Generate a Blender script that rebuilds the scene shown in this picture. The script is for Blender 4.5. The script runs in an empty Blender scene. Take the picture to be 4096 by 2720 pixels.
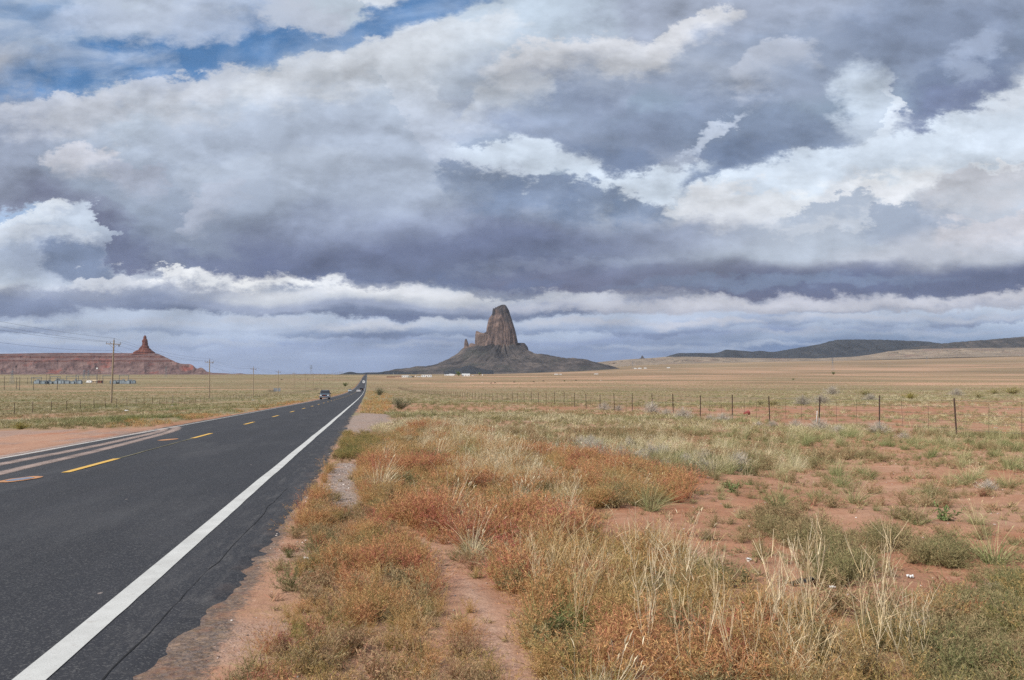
import bpy, bmesh, math, random
import numpy as np
from mathutils import Vector, Matrix

# ------------------------------------------------------------------ camera, sky, sun, exposure
SC = bpy.context.scene
COL = SC.collection
EYE = 1.5
PITCH = math.atan(140.0 / 3186.0)
F4 = 3186.0                      # focal length in pixels of the 4096 px wide photograph
cam_d = bpy.data.cameras.new('camera')
cam_d.lens = 28.0
cam_d.sensor_width = 36.0
cam_d.clip_start = 0.05
cam_d.clip_end = 60000.0
cam = bpy.data.objects.new('camera', cam_d)
COL.objects.link(cam)
cam.location = (0, 0, EYE)
cam.rotation_euler = (math.pi / 2 + PITCH, 0, 0)
SC.camera = cam
SC.render.resolution_x = 1024
SC.render.resolution_y = 680
SC.view_settings.view_transform = 'Standard'
SC.view_settings.look = 'None'
SC.view_settings.gamma = 1.0
SC.view_settings.exposure = 0.0
SC.view_settings.use_curve_mapping = False
SC.cycles.use_denoising = False
SC.cycles.max_bounces = 4
SC.cycles.diffuse_bounces = 2
SC.cycles.glossy_bounces = 2
SC.cycles.transparent_max_bounces = 12
SC.cycles.volume_bounces = 1

SUN_AZ = math.radians(234.0)     # clockwise from the view direction: behind and to the left
SUN_EL = math.radians(40.0)
sun_d = bpy.data.lights.new('sun', 'SUN')
sun_d.energy = 4.7
sun_d.angle = math.radians(0.53)
sun_d.color = (1.0, 0.94, 0.85)
sun = bpy.data.objects.new('sun', sun_d)
COL.objects.link(sun)
to_sun = Vector((math.sin(SUN_AZ) * math.cos(SUN_EL), math.cos(SUN_AZ) * math.cos(SUN_EL), math.sin(SUN_EL)))
sun.rotation_euler = to_sun.to_track_quat('Z', 'Y').to_euler()
sun.location = (0, 0, 50)


def lin(c):
    c = c / 255.0
    return c / 12.92 if c <= 0.04045 else ((c + 0.055) / 1.055) ** 2.4


def rgb(r, g, b, a=1.0):
    return (lin(r), lin(g), lin(b), a)


def pixdir(px, py):
    """world direction through a pixel of the 4096 x 2720 photograph"""
    xc = (px - 2048.0) / F4
    yc = (1360.0 - py) / F4
    return (xc, math.cos(PITCH) - yc * math.sin(PITCH), math.sin(PITCH) + yc * math.cos(PITCH))


class NT:
    """small helper to write node trees"""
    def __init__(self, tree):
        self.t = tree
        self.n = tree.nodes
        self.l = tree.links

    def node(self, kind, **kw):
        nd = self.n.new(kind)
        for k, v in kw.items():
            setattr(nd, k, v)
        return nd

    def put(self, sock, v):
        if isinstance(v, bpy.types.NodeSocket):
            self.l.new(v, sock)
        elif v is not None:
            sock.default_value = v

    def math(self, op, a, b=None, c=None, clamp=False):
        nd = self.node('ShaderNodeMath', operation=op, use_clamp=clamp)
        for i, v in enumerate((a, b, c)):
            if v is not None:
                self.put(nd.inputs[i], v)
        return nd.outputs[0]

    def vmath(self, op, a, b=None, scale=None):
        nd = self.node('ShaderNodeVectorMath', operation=op)
        self.put(nd.inputs[0], a)
        if b is not None:
            self.put(nd.inputs[1], b)
        if scale is not None:
            self.put(nd.inputs['Scale'], scale)
        return nd.outputs['Value'] if op in ('LENGTH', 'DOT_PRODUCT', 'DISTANCE') else nd.outputs[0]

    def comb(self, x, y, z=0.0):
        nd = self.node('ShaderNodeCombineXYZ')
        for i, v in enumerate((x, y, z)):
            self.put(nd.inputs[i], v)
        return nd.outputs[0]

    def sep(self, v):
        nd = self.node('ShaderNodeSeparateXYZ')
        self.put(nd.inputs[0], v)
        return nd.outputs

    def noise(self, vec, scale, detail=4.0, rough=0.5, dist=0.0, color=False, lac=2.0):
        nd = self.node('ShaderNodeTexNoise')
        nd.noise_dimensions = '3D'
        if vec is not None:
            self.put(nd.inputs['Vector'], vec)
        nd.inputs['Scale'].default_value = scale
        nd.inputs['Detail'].default_value = detail
        nd.inputs['Roughness'].default_value = rough
        nd.inputs['Lacunarity'].default_value = lac
        nd.inputs['Distortion'].default_value = dist
        return nd.outputs['Color'] if color else nd.outputs['Fac']

    def voro(self, vec, scale, feature='F1', out='Distance', rand=1.0):
        nd = self.node('ShaderNodeTexVoronoi', feature=feature)
        self.put(nd.inputs['Vector'], vec)
        nd.inputs['Scale'].default_value = scale
        nd.inputs['Randomness'].default_value = rand
        return nd.outputs[out]

    def mapr(self, v, a, b, c=0.0, d=1.0, smooth=False, clamp=True):
        nd = self.node('ShaderNodeMapRange', interpolation_type='SMOOTHSTEP' if smooth else 'LINEAR')
        if not smooth:
            nd.clamp = clamp
        for i, x in enumerate((v, a, b, c, d)):
            self.put(nd.inputs[i], x)
        return nd.outputs[0]

    def mix(self, fac, a, b, mode='MIX'):
        nd = self.node('ShaderNodeMix', data_type='RGBA', blend_type=mode)
        self.put(nd.inputs[0], fac)
        self.put(nd.inputs[6], a)
        self.put(nd.inputs[7], b)
        return nd.outputs[2]

    def ramp(self, v, stops, interp='LINEAR'):
        nd = self.node('ShaderNodeValToRGB')
        self.put(nd.inputs[0], v)
        cr = nd.color_ramp
        cr.interpolation = interp
        while len(cr.elements) < len(stops):
            cr.elements.new(0.5)
        for e, (p, c) in zip(cr.elements, sorted(stops, key=lambda q: q[0])):
            e.position = p
            e.color = c if len(c) == 4 else (*c, 1.0)
        return nd.outputs[0]

    def curve(self, v, pts):
        nd = self.node('ShaderNodeFloatCurve')
        self.put(nd.inputs['Value'], v)
        c = nd.mapping.curves[0]
        nd.mapping.use_clip = False
        nd.mapping.extend = 'HORIZONTAL'
        pts = sorted(pts)
        while len(c.points) < len(pts):
            c.points.new(0.5, 0.5)
        for p, (x, y) in zip(c.points, pts):
            p.location = (x, y)
            p.handle_type = 'AUTO_CLAMPED'
        nd.mapping.update()
        return nd.outputs[0]

# ------------------------------------------------------------------ sky with clouds (world)
def build_sky():
    world = bpy.data.worlds.new('World')
    SC.world = world
    world.use_nodes = True
    world.cycles.sampling_method = 'MANUAL'
    world.cycles.sample_map_resolution = 512
    t = NT(world.node_tree)
    t.n.clear()
    STR = 0.1
    sky = t.node('ShaderNodeTexSky', sky_type='NISHITA', sun_disc=False)
    sky.sun_elevation = SUN_EL
    sky.sun_rotation = SUN_AZ
    sky.altitude = 1700
    sky.air_density = 1.0
    sky.dust_density = 0.6
    sky.ozone_density = 1.5
    d = t.node('ShaderNodeTexCoord').outputs['Generated']
    x, y, z = t.sep(d)
    ay = t.math('ADD', t.math('ABSOLUTE', y), 0.03)
    s0 = t.math('DIVIDE', x, ay)
    t0 = t.math('DIVIDE', z, ay)
    # cloud-plane coordinates: rows of cloud crowd together towards the horizon
    zz = t.math('ADD', t.math('MAXIMUM', z, 0.0), 0.10)
    P = t.comb(t.math('DIVIDE', x, zz), t.math('DIVIDE', t.math('ABSOLUTE', y), zz), 3.7)
    # puffy relief coordinates, round near the horizon as well (sides of the clouds)
    Q = t.comb(t.math('MULTIPLY', s0, 3.0), t.math('MULTIPLY', t0, 5.2), 1.3)

    wc = t.noise(Q, 2.1, 6, 0.55, 0.0, color=True)
    wx, wy, wz = t.sep(wc)
    wf = t.noise(Q, 7.0, 6, 0.66, 0.0, color=True)
    fx, fy, fz = t.sep(wf)

    def warp(base, n1, a1, n2, a2):
        b = t.math('MULTIPLY_ADD', t.math('SUBTRACT', n1, 0.5), a1, base)
        return t.math('MULTIPLY_ADD', t.math('SUBTRACT', n2, 0.5), a2, b)
    tamp = t.mapr(t0, 0.02, 0.30, 0.22, 1.0)
    s = warp(s0, wx, 0.15, fx, 0.10)
    tt = t.math('ADD', t0, t.math('MULTIPLY', tamp, warp(0.0, wy, 0.10, fy, 0.085)))
    # nearly unwarped copy for big soft shading
    ss = t.math('MULTIPLY_ADD', t.math('SUBTRACT', wy, 0.5), 0.2, s0)
    ts = t.math('ADD', t0, t.math('MULTIPLY', tamp, warp(0.0, wz, 0.12, fz, 0.02)))
    U = t.math('MULTIPLY_ADD', s, 1.0 / 1.7, 0.5)
    US = t.math('MULTIPLY_ADD', ss, 1.0 / 1.7, 0.5)
    V = t.comb(s, tt, 1.0)

    def st(x2, y2):
        dx, dy, dz = pixdir(x2 * 4096 / 2361.0, y2 * 4096 / 2361.0)
        return dx / dy, dz / dy

    def edge(u, pts):
        """height of a cloud edge as a curve over azimuth; pts in picture units of a 2361 wide view"""
        out = []
        for (a, b) in pts:
            q = st(a, b)
            out.append((q[0] / 1.7 + 0.5, q[1] * 2.0))
        return t.math('MULTIPLY', t.curve(u, out), 0.5)

    def local(cx, cy, rx, ry, ang, vec):
        """coordinates in a tilted ellipse, as two dot products with (azimuth, height, 1)"""
        q = st(cx, cy)
        c, sn = math.cos(math.radians(ang)), math.sin(math.radians(ang))
        rx, ry = rx / 1836.0, ry / 1836.0
        lx = t.vmath('DOT_PRODUCT', vec, (c / rx, sn / rx, -(q[0] * c + q[1] * sn) / rx))
        ly = t.vmath('DOT_PRODUCT', vec, (-sn / ry, c / ry, -(-q[0] * sn + q[1] * c) / ry))
        return t.math('MULTIPLY_ADD', lx, lx, t.math('MULTIPLY', ly, ly)), ly

    def stroke(col, cx, cy, rx, ry, ang, c, soft=0.5, alpha=1.0, vec=None):
        r2, ly = local(cx, cy, rx, ry, ang, vec if vec is not None else V)
        m = t.mapr(r2, max(0.0, 1.0 - soft) ** 2, (1.0 + soft) ** 2, alpha, 0.0, smooth=True)
        return t.mix(m, col, c)

    def lobe(col, cx, cy, rx, ry, ang, c, alpha=0.9, up=1, e=0.16, vec=None):
        """billow: crisp on its lit top (or, up=-1, on its ragged underside), melting away on the other side"""
        r2, ly = local(cx, cy, rx, ry, ang, vec if vec is not None else VC)
        m = t.math('MULTIPLY', t.mapr(r2, (1.0 - e) ** 2, (1.0 + e) ** 2, alpha, 0.0, smooth=True), t.mapr(ly, -0.95 * up, 0.55 * up, smooth=True))
        return t.mix(m, col, c)

    VC = t.comb(warp(s0, wx, 0.10, fx, 0.085), warp(t0, wy, 0.07, fy, 0.075), 1.0)
    K = 1.0 / STR
    def C(r, g, b):
        c = rgb(r, g, b)
        return (c[0] * K, c[1] * K, c[2] * K, 1.0)
    VS = t.comb(ss, ts, 1.0)
    # clear sky, washed by thin high cloud low down and to the right
    clear = t.mix(0.6, sky.outputs[0], C(80, 132, 188))
    veil = t.math('MAXIMUM', t.mapr(t0, 0.40, 0.10, 0.0, 0.97, smooth=True), t.mapr(s0, -0.05, 0.2, 0.0, 1.0, smooth=True))
    col = t.mix(veil, clear, C(208, 220, 235))
    col = stroke(col, 1180, 400, 280, 70, 0, C(222, 232, 242), 0.6)
    col = stroke(col, 1500, 450, 320, 45, 0, C(228, 236, 244), 0.8)
    wn = t.noise(t.comb(t.math('MULTIPLY', s0, 2.2), t.math('MULTIPLY', t0, 5.0), 8.0), 3.0, 6, 0.6, 0.4)
    wisp = t.mapr(wn, 0.45, 0.72, 0, 0.95)

    # far rows of cloud, lowest first: each hides what stands above its base
    def row(col, base, top, stops, e0, e1, u=None, tv=None, topmask=None):
        u = u if u is not None else U
        tv = tv if tv is not None else tt
        b = edge(u, base)
        h = t.math('SUBTRACT', tv, b)
        m = t.mapr(h, -e0, e1, smooth=True)
        # shading grows from the dark base up to the lit crown
        bs = edge(US, base)
        hs = t.math('DIVIDE', t.math('SUBTRACT', ts, bs), top)
        c = t.ramp(hs, stops, 'EASE')
        if topmask is not None:
            m = t.math('MULTIPLY', m, topmask)
        return t.mix(m, col, c)

    px = 1.0 / 1836.0
    # haze of distant rain and cloud at the horizon
    col = t.mix(t.mapr(t0, 0.085, 0.03, smooth=True), col, t.ramp(t.math('MULTIPLY_ADD', s0, 0.75, 0.5),
            [(0.05, C(165, 180, 208)), (0.25, C(151, 166, 198)), (0.42, C(133, 150, 184)), (0.62, C(121, 139, 174)), (0.8, C(97, 124, 166)), (1.0, C(117, 144, 180))]))
    N2 = t.noise(P, 0.9, 5, 0.55, 0.3)
    col = t.mix(t.math('MULTIPLY', t.mapr(N2, 0.46, 0.64, 0, 0.5, smooth=True), t.mapr(t0, 0.012, 0.035, smooth=True)), col, C(174, 190, 216))
    col = row(col, [(-200, 818), (300, 815), (600, 800), (900, 802), (1200, 805), (1500, 790), (1900, 775), (2361, 780), (2600, 780)], 36 * px,
              [(0.0, C(130, 148, 182)), (0.35, C(139, 156, 192)), (0.75, C(170, 185, 211)), (1.0, C(176, 191, 215))], 5 * px, 7 * px,
              topmask=t.mapr(t.noise(P, 0.36, 3, 0.5), 0.38, 0.56, 0.15, 0.95))
    col = row(col, [(-200, 776), (200, 772), (450, 782), (700, 776), (900, 784), (1100, 778), (1300, 766), (1500, 772), (1800, 756), (2100, 760), (2361, 754), (2600, 752)], 32 * px,
              [(0.0, C(114, 130, 164)), (0.3, C(138, 155, 187)), (0.7, C(168, 182, 208)), (1.0, C(182, 195, 217))], 4 * px, 6 * px,
              topmask=t.mapr(t.noise(P, 0.45, 4, 0.5), 0.34, 0.52, 0.4, 1.0))
    # row with the long dark base
    col = row(col, [(-200, 730), (0, 730), (200, 724), (420, 730), (620, 738), (760, 734), (900, 744), (1150, 740), (1350, 728), (1600, 724), (1900, 728), (2361, 722), (2600, 722)], 74 * px,
              [(0.0, C(105, 118, 150)), (0.14, C(117, 130, 160)), (0.34, C(157, 168, 194)), (0.6, C(200, 206, 217)), (0.82, C(222, 226, 233)), (1.0, C(208, 216, 227))], 4 * px, 7 * px)
    col = stroke(col, 1800, 712, 500, 10, 0, C(206, 208, 218), 0.9, 0.7)
    col = stroke(col, 120, 700, 330, 24, 2, C(121, 134, 164), 0.9, 0.8)
    # open place on the left with white cumulus
    col = stroke(col, 140, 550, 220, 90, 0, C(198, 211, 228), 0.6, 0.9)
    col = stroke(col, 40, 500, 70, 22, 10, C(154, 188, 228), 0.7, 0.8)
    col = stroke(col, 60, 600, 150, 48, -6, C(177, 191, 212), 0.7, 0.8)
    # big slab
    tb = edge(U, [(-200, -300), (600, -300), (850, 120), (960, 300), (1040, 395), (1110, 432), (1250, 447), (1380, 440), (1420, 446), (1450, 470), (1500, 457), (1540, 478), (1600, 472), (1700, 458), (1800, 472), (1880, 484), (1950, 462), (2000, 432), (2060, 398), (2130, 400), (2160, 425), (2200, 440), (2270, 412), (2361, 402), (2600, 400)])
    topB = t.mapr(t.math('SUBTRACT', tb, tt), -6 * px, 10 * px, smooth=True)
    col = row(col, [(-200, 490), (0, 486), (60, 476), (150, 478), (240, 510), (290, 580), (340, 640), (420, 622), (600, 626), (800, 648), (950, 660), (1100, 662), (1200, 674), (1300, 686), (1420, 684), (1550, 684), (1650, 694), (1750, 690), (1880, 694), (2050, 688), (2200, 690), (2361, 680), (2600, 680)], 240 * px,
              [(0.0, C(106, 111, 138)), (0.10, C(113, 119, 146)), (0.22, C(126, 133, 158)), (0.40, C(154, 168, 187)), (0.60, C(169, 182, 201)), (0.85, C(181, 193, 209)), (1.0, C(187, 199, 213))], 6 * px, 10 * px, topmask=topB)
    # its parts
    col = stroke(col, 700, 585, 430, 60, 0, C(113, 126, 152), 0.8, 0.75, VS)
    col = stroke(col, 1060, 600, 420, 45, 2, C(109, 125, 152), 0.8, 0.8, VS)
    col = stroke(col, 1330, 612, 170, 10, 3, C(167, 181, 202), 0.9, 0.7)
    col = stroke(col, 1900, 555, 340, 56, 4, C(185, 195, 210), 0.9, 0.8, VS)
    col = stroke(col, 1700, 490, 190, 36, 4, C(226, 231, 238), 0.7, 0.95)
    col = stroke(col, 1600, 494, 36, 26, 0, C(159, 173, 191), 0.6, 0.85)
    col = stroke(col, 1838, 440, 46, 30, -15, C(226, 233, 241), 0.35, 0.95, VC)
    col = stroke(col, 1828, 432, 36, 20, -15, C(244, 247, 250), 0.6, 0.9, VC)
    col = stroke(col, 2060, 440, 135, 34, 22, C(240, 244, 249), 0.3, 1.0, VC)
    col = stroke(col, 2110, 420, 52, 30, 0, C(244, 247, 250), 0.5, 0.95, VC)
    col = stroke(col, 1990, 480, 170, 24, 12, C(230, 234, 241), 0.7, 0.9, VC)
    col = stroke(col, 2270, 412, 52, 10, 0, C(244, 247, 251), 0.3, 1.0, VC)
    col = stroke(col, 2080, 540, 90, 20, 8, C(159, 171, 192), 0.7, 0.85)
    col = stroke(col, 2180, 585, 220, 30, 6, C(195, 199, 210), 0.9, 0.7, VS)
    col = stroke(col, 1560, 652, 330, 34, 0, C(108, 115, 142), 0.8, 0.8, VS)
    col = stroke(col, 2150, 655, 380, 34, 2, C(98, 109, 140), 0.8, 0.85, VS)
    col = stroke(col, 1750, 658, 260, 10, 2, C(127, 144, 172), 0.9, 0.6)
    col = stroke(col, 1060, 518, 50, 14, 10, C(181, 197, 216), 0.8, 0.7)
    col = stroke(col, 900, 575, 560, 62, 2, C(108, 117, 148), 0.8, 0.8, VS)
    # lone dark scud
    col = stroke(col, 235, 614, 72, 38, -12, C(117, 132, 160), 0.3, 0.95)
    col = stroke(col, 208, 585, 30, 28, 0, C(123, 138, 166), 0.3, 0.9)
    # upper cloud on the right with its ragged underside
    cb = [(-200, -400), (500, -400), (850, -150), (960, 60), (1030, 200), (1090, 285), (1180, 315), (1250, 345), (1300, 365), (1350, 395), (1400, 405), (1465, 398), (1490, 350), (1540, 350), (1580, 410), (1620, 436), (1680, 400), (1740, 385), (1830, 365), (1900, 352), (1980, 332), (2000, 190), (2018, 200), (2036, 305), (2080, 300), (2150, 265), (2250, 225), (2330, 172), (2361, 150), (2600, 140)]
    col = row(col, cb, 280 * px,
              [(0.0, C(128, 142, 167)), (0.25, C(143, 160, 182)), (0.5, C(153, 166, 189)), (1.0, C(167, 178, 197))], 24 * px, 34 * px, topmask=t.mapr(ss, st(930, 200)[0], st(1270, 200)[0], smooth=True))
    col = stroke(col, 1420, 325, 190, 60, -12, C(128, 141, 166), 0.8, 0.85)
    col = stroke(col, 1720, 320, 170, 60, -8, C(128, 143, 169), 0.7, 0.85)
    col = stroke(col, 1950, 120, 280, 80, -6, C(143, 157, 181), 0.8, 0.85, VS)
    col = stroke(col, 2200, 110, 200, 80, 0, C(131, 145, 171), 0.8, 0.85, VS)
    col = stroke(col, 2190, 225, 150, 45, 20, C(121, 136, 164), 0.5, 0.85)
    col = stroke(col, 2230, 150, 30, 60, -30, C(180, 194, 219), 1.0, 0.5)
    col = stroke(col, 1610, 325, 60, 14, 40, C(204, 215, 233), 0.7, 0.8)
    col = stroke(col, 1150, 345, 60, 26, 0, C(159, 172, 192), 0.7, 0.8)
    col = stroke(col, 1480, 50, 340, 55, 4, C(165, 175, 195), 0.8, 0.85)
    col = stroke(col, 1200, 60, 160, 80, 0, C(189, 204, 219), 0.7, 0.85)
    # big grey mass, upper left: soft shading
    col = stroke(col, 760, 380, 420, 130, 0, C(170, 182, 204), 0.8, 0.7, VS)
    col = stroke(col, 60, 340, 120, 170, 8, C(150, 160, 181), 0.5, 0.9, VS)
    col = stroke(col, 40, 170, 100, 60, 0, C(197, 203, 216), 0.8, 0.8)
    col = stroke(col, 400, 500, 190, 60, -30, C(150, 163, 184), 0.8, 0.7)
    # blue openings
    VB = t.comb(t.math('MULTIPLY_ADD', t.math('SUBTRACT', wx, 0.5), 0.16, s0), warp(t0, wz, 0.09, fz, 0.06), 1.0)
    bl = t.mix(wisp, clear, C(200, 212, 231))
    bl2 = t.mix(t.math('MULTIPLY', wisp, 0.5), clear, C(186, 205, 232))
    col = stroke(col, 320, 175, 260, 66, 6, bl, 0.4, 1.0, VB)
    col = stroke(col, 600, 120, 190, 60, -4, bl2, 0.4, 1.0, VB)
    col = stroke(col, 620, 15, 100, 40, 0, bl2, 0.4, 1.0, VB)
    col = stroke(col, 1000, 34, 110, 36, 12, bl2, 0.4, 1.0, VB)
    col = stroke(col, 830, 90, 110, 34, 26, bl2, 0.5, 0.95, VB)
    col = stroke(col, 80, 70, 170, 60, 0, bl, 0.8, 0.7, VB)
    col = stroke(col, 705, 48, 74, 44, -10, C(190, 198, 213), 0.35, 0.92)
    col = stroke(col, 400, 60, 230, 46, 0, C(188, 200, 221), 0.7, 0.8)
    # the pale opening between the upper cloud and the slab
    G = C(212, 225, 240)
    for (cx, cy, rx, ry, an, sf, al) in ((1215, 392, 115, 36, -6, 0.7, 0.9), (1340, 426, 130, 18, 0, 0.7, 0.9), (1530, 436, 90, 30, 0, 0.7, 0.9), (1955, 255, 52, 66, -15, 0.6, 0.8), (2190, 350, 260, 56, 6, 0.7, 0.9), (1800, 415, 230, 36, 4, 0.5, 0.9)):
        col = stroke(col, cx, cy, rx, ry, an, G, sf, al, VC)
    W = C(236, 239, 243)
    for (cx, cy, rx, ry, an, c, al) in (
            (250, 392, 80, 52, -8, C(208, 210, 220), 0.85), (340, 440, 80, 42, -10, C(176, 183, 201), 0.8), (530, 490, 80, 42, 28, C(178, 186, 204), 0.85), (640, 430, 210, 70, 6, C(180, 191, 208), 0.7),
            (200, 300, 150, 50, 4, C(198, 203, 215), 0.8), (360, 275, 190, 60, 8, C(196, 202, 214), 0.8), (560, 252, 190, 62, 12, C(200, 206, 217), 0.85), (730, 216, 150, 60, 14, C(206, 212, 221), 0.85), (890, 174, 160, 70, 18, C(208, 214, 223), 0.85), (1070, 138, 150, 70, 14, C(206, 213, 222), 0.8),
            (1180, 250, 110, 50, 10, C(200, 207, 217), 0.7), (1330, 165, 200, 60, 12, C(212, 215, 222), 0.9), (1500, 150, 110, 45, 22, C(206, 210, 218), 0.85), (1600, 98, 105, 46, 26, C(214, 217, 224), 0.95), (1770, 190, 120, 56, 26, C(184, 192, 208), 0.9),
            (1600, 505, 70, 34, 0, C(224, 229, 236), 0.7), (1690, 488, 100, 40, 4, C(226, 230, 237), 0.7), (1780, 478, 80, 34, 0, C(222, 228, 236), 0.7), (1900, 512, 110, 36, 6, C(172, 185, 204), 0.9), (2060, 528, 120, 36, 6, C(162, 175, 196), 0.85), (2250, 480, 150, 66, 10, C(204, 207, 216), 0.9), (2270, 550, 140, 46, 6, C(208, 208, 216), 0.8),
            (440, 652, 60, 30, 0, W, 0.9), (540, 652, 80, 34, 0, W, 0.9), (650, 662, 90, 36, 0, C(240, 242, 244), 0.9), (760, 668, 80, 28, 0, W, 0.9), (880, 682, 90, 22, 0, C(226, 229, 235), 0.9), (1010, 692, 90, 18, 0, C(222, 225, 232), 0.85),
            (1330, 705, 90, 16, 0, C(206, 210, 220), 0.8),
            (90, 752, 120, 12, 0, C(190, 200, 216), 0.8), (330, 762, 110, 11, 2, C(184, 193, 211), 0.8), (590, 752, 90, 12, 0, C(188, 196, 212), 0.8), (860, 760, 120, 12, 0, C(200, 205, 217), 0.85), (1040, 752, 90, 11, 0, C(192, 199, 213), 0.8), (1330, 748, 120, 11, 0, C(194, 199, 213), 0.8), (1600, 752, 110, 10, 0, C(196, 200, 213), 0.8), (1900, 742, 150, 11, 0, C(190, 196, 211), 0.8), (2200, 748, 140, 10, 0, C(186, 194, 211), 0.8),
            (200, 792, 130, 9, 0, C(176, 187, 207), 0.8), (520, 798, 120, 8, 0, C(172, 183, 204), 0.7), (930, 800, 100, 8, 0, C(170, 181, 203), 0.6), (1500, 800, 110, 7, 0, C(164, 177, 201), 0.7), (1760, 800, 90, 7, 0, C(176, 189, 211), 0.7), (1800, 775, 120, 8, 0, C(176, 186, 206), 0.7), (2150, 778, 150, 8, 0, C(172, 184, 206), 0.7), (1620, 708, 90, 18, 0, C(208, 210, 220), 0.8), (1820, 706, 110, 18, 0, C(206, 208, 219), 0.8), (2080, 708, 120, 16, 0, C(208, 210, 220), 0.8), (2300, 700, 100, 18, 0, C(212, 213, 222), 0.8),
            (110, 508, 80, 30, 16, C(226, 233, 241), 0.75), (60, 560, 80, 38, 8, C(206, 214, 226), 0.8), (170, 566, 80, 34, 0, C(198, 207, 221), 0.8), (300, 668, 90, 30, 0, C(206, 211, 221), 0.8)):
        col = lobe(col, cx, cy, rx, ry, an, c, al, 1, 0.16 if ry > 25 else 0.55, None if ry > 25 else V)
    DB = C(127, 144, 173)
    for (cx, cy, rx, ry, an, c, al) in ((1100, 470, 90, 50, -14, C(133, 149, 176), 0.85), (1220, 490, 130, 52, 0, DB, 0.9), (1360, 488, 80, 50, 0, C(125, 142, 171), 0.9), (1480, 510, 90, 52, 0, C(123, 141, 170), 0.9)):
        col = lobe(col, cx, cy, rx, ry, an, c, al, 1, 0.2)
    for (cx, cy, rx, ry, an, c, al) in (
            (1250, 320, 100, 36, -14, C(139, 153, 179), 0.85), (1400, 365, 90, 44, -10, C(119, 135, 164), 0.9), (1460, 365, 50, 40, 0, C(119, 135, 164), 0.85), (1620, 405, 60, 34, 48, C(123, 140, 169), 0.9), (1700, 360, 110, 44, 8, C(121, 138, 168), 0.9), (1840, 335, 110, 34, 0, C(133, 149, 176), 0.85),
            (1135, 345, 48, 22, 10, C(141, 157, 183), 0.8), (1255, 432, 20, 18, 0, C(156, 173, 196), 0.9), (2085, 268, 66, 42, 32, C(121, 134, 165), 0.9), (2180, 228, 100, 38, 20, C(121, 133, 164), 0.85), (600, 600, 160, 36, -6, C(105, 115, 148), 0.7), (820, 632, 140, 28, -6, C(105, 117, 149), 0.7), (1120, 645, 140, 26, -4, C(105, 119, 152), 0.7)):
        col = lobe(col, cx, cy, rx, ry, an, c, al, -1, 0.38)
    # relief: light comes from behind and left, so upper left flanks are lit
    def lit_edges(scale, dx, dy, lo, hi, det):
        n1 = t.noise(Q, scale, det, 0.58, 0.0)
        n2 = t.noise(t.vmath('ADD', Q, (dx, dy, 0.0)), scale, det, 0.58, 0.0)
        return t.math('SUBTRACT', t.mapr(n1, lo, hi, smooth=True), t.mapr(n2, lo, hi, smooth=True))
    big = lit_edges(1.5, -0.06, 0.13, 0.40, 0.60, 7)
    sml = lit_edges(4.2, -0.03, 0.06, 0.40, 0.60, 6)
    q1 = t.noise(t.vmath('ADD', P, (4.0, 2.0, 0.0)), 0.7, 4, 0.55, 0.0)
    damp = t.mapr(t0, 0.0, 0.16, 0.30, 1.0)
    rel = t.math('ADD', t.math('MULTIPLY', big, 0.28), t.math('MULTIPLY', sml, 0.13))
    fac = t.math('MULTIPLY_ADD', rel, damp, 1.0)
    fac = t.math('ADD', fac, t.math('MULTIPLY', t.math('SUBTRACT', q1, 0.5), 0.15))
    fac = t.math('MAXIMUM', fac, 0.3)
    col = t.vmath('SCALE', col, scale=fac)
    bg = t.node('ShaderNodeBackground')
    t.put(bg.inputs['Color'], col)
    bg.inputs['Strength'].default_value = STR
    out = t.node('ShaderNodeOutputWorld')
    t.l.new(bg.outputs[0], out.inputs['Surface'])


build_sky()

# ------------------------------------------------------------------ helpers: noise, terrain height, pixels to ground
def _hash(ix, iy, seed):
    h = (ix.astype(np.int64) * 374761393 + iy.astype(np.int64) * 668265263 + seed * 144665) & 0xffffffff
    h = ((h ^ (h >> 13)) * 1274126177) & 0xffffffff
    h = (h ^ (h >> 16)) & 0xffffffff
    return h / 4294967295.0


def vnoise(x, y, seed=0):
    x = np.asarray(x, float)
    y = np.asarray(y, float)
    ix = np.floor(x).astype(np.int64)
    iy = np.floor(y).astype(np.int64)
    fx = x - ix
    fy = y - iy
    u = fx * fx * fx * (fx * (fx * 6 - 15) + 10)
    v = fy * fy * fy * (fy * (fy * 6 - 15) + 10)
    a = _hash(ix, iy, seed)
    b = _hash(ix + 1, iy, seed)
    c = _hash(ix, iy + 1, seed)
    d = _hash(ix + 1, iy + 1, seed)
    return (a * (1 - u) + b * u) * (1 - v) + (c * (1 - u) + d * u) * v


def fbm(x, y, octv=4, seed=0, gain=0.5):
    s = 0.0
    amp = 1.0
    tot = 0.0
    x = np.asarray(x, float)
    y = np.asarray(y, float)
    for i in range(octv):
        s = s + amp * vnoise(x, y, seed + i * 17)
        tot += amp
        amp *= gain
        x = x * 2.03 + 11.3
        y = y * 2.03 + 7.7
    return s / tot


def smooth(x, a, b):
    t = np.clip((np.asarray(x, float) - a) / (b - a), 0, 1)
    return t * t * (3 - 2 * t)


# the road runs straight, heading slightly left of the view direction
RD = np.array([-0.1811, 1.0]) / math.hypot(0.1811, 1.0)   # along the road
RN = np.array([RD[1], -RD[0]])                            # to the right of it
_A = np.array([-4000, -200, 0, 60, 155, 260, 380, 520, 670, 850, 1050, 1350, 1700, 2200, 3000, 3600, 6000, 14000, 40000], float)
_Z = np.array([12, 3.4, 0, -1.2, -3.05, -4.85, -6.45, -7.55, -8.0, -7.6, -6.5, -3.9, -1.5, 0.6, 2.0, 2.4, 0.6, -8, -40], float)


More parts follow.
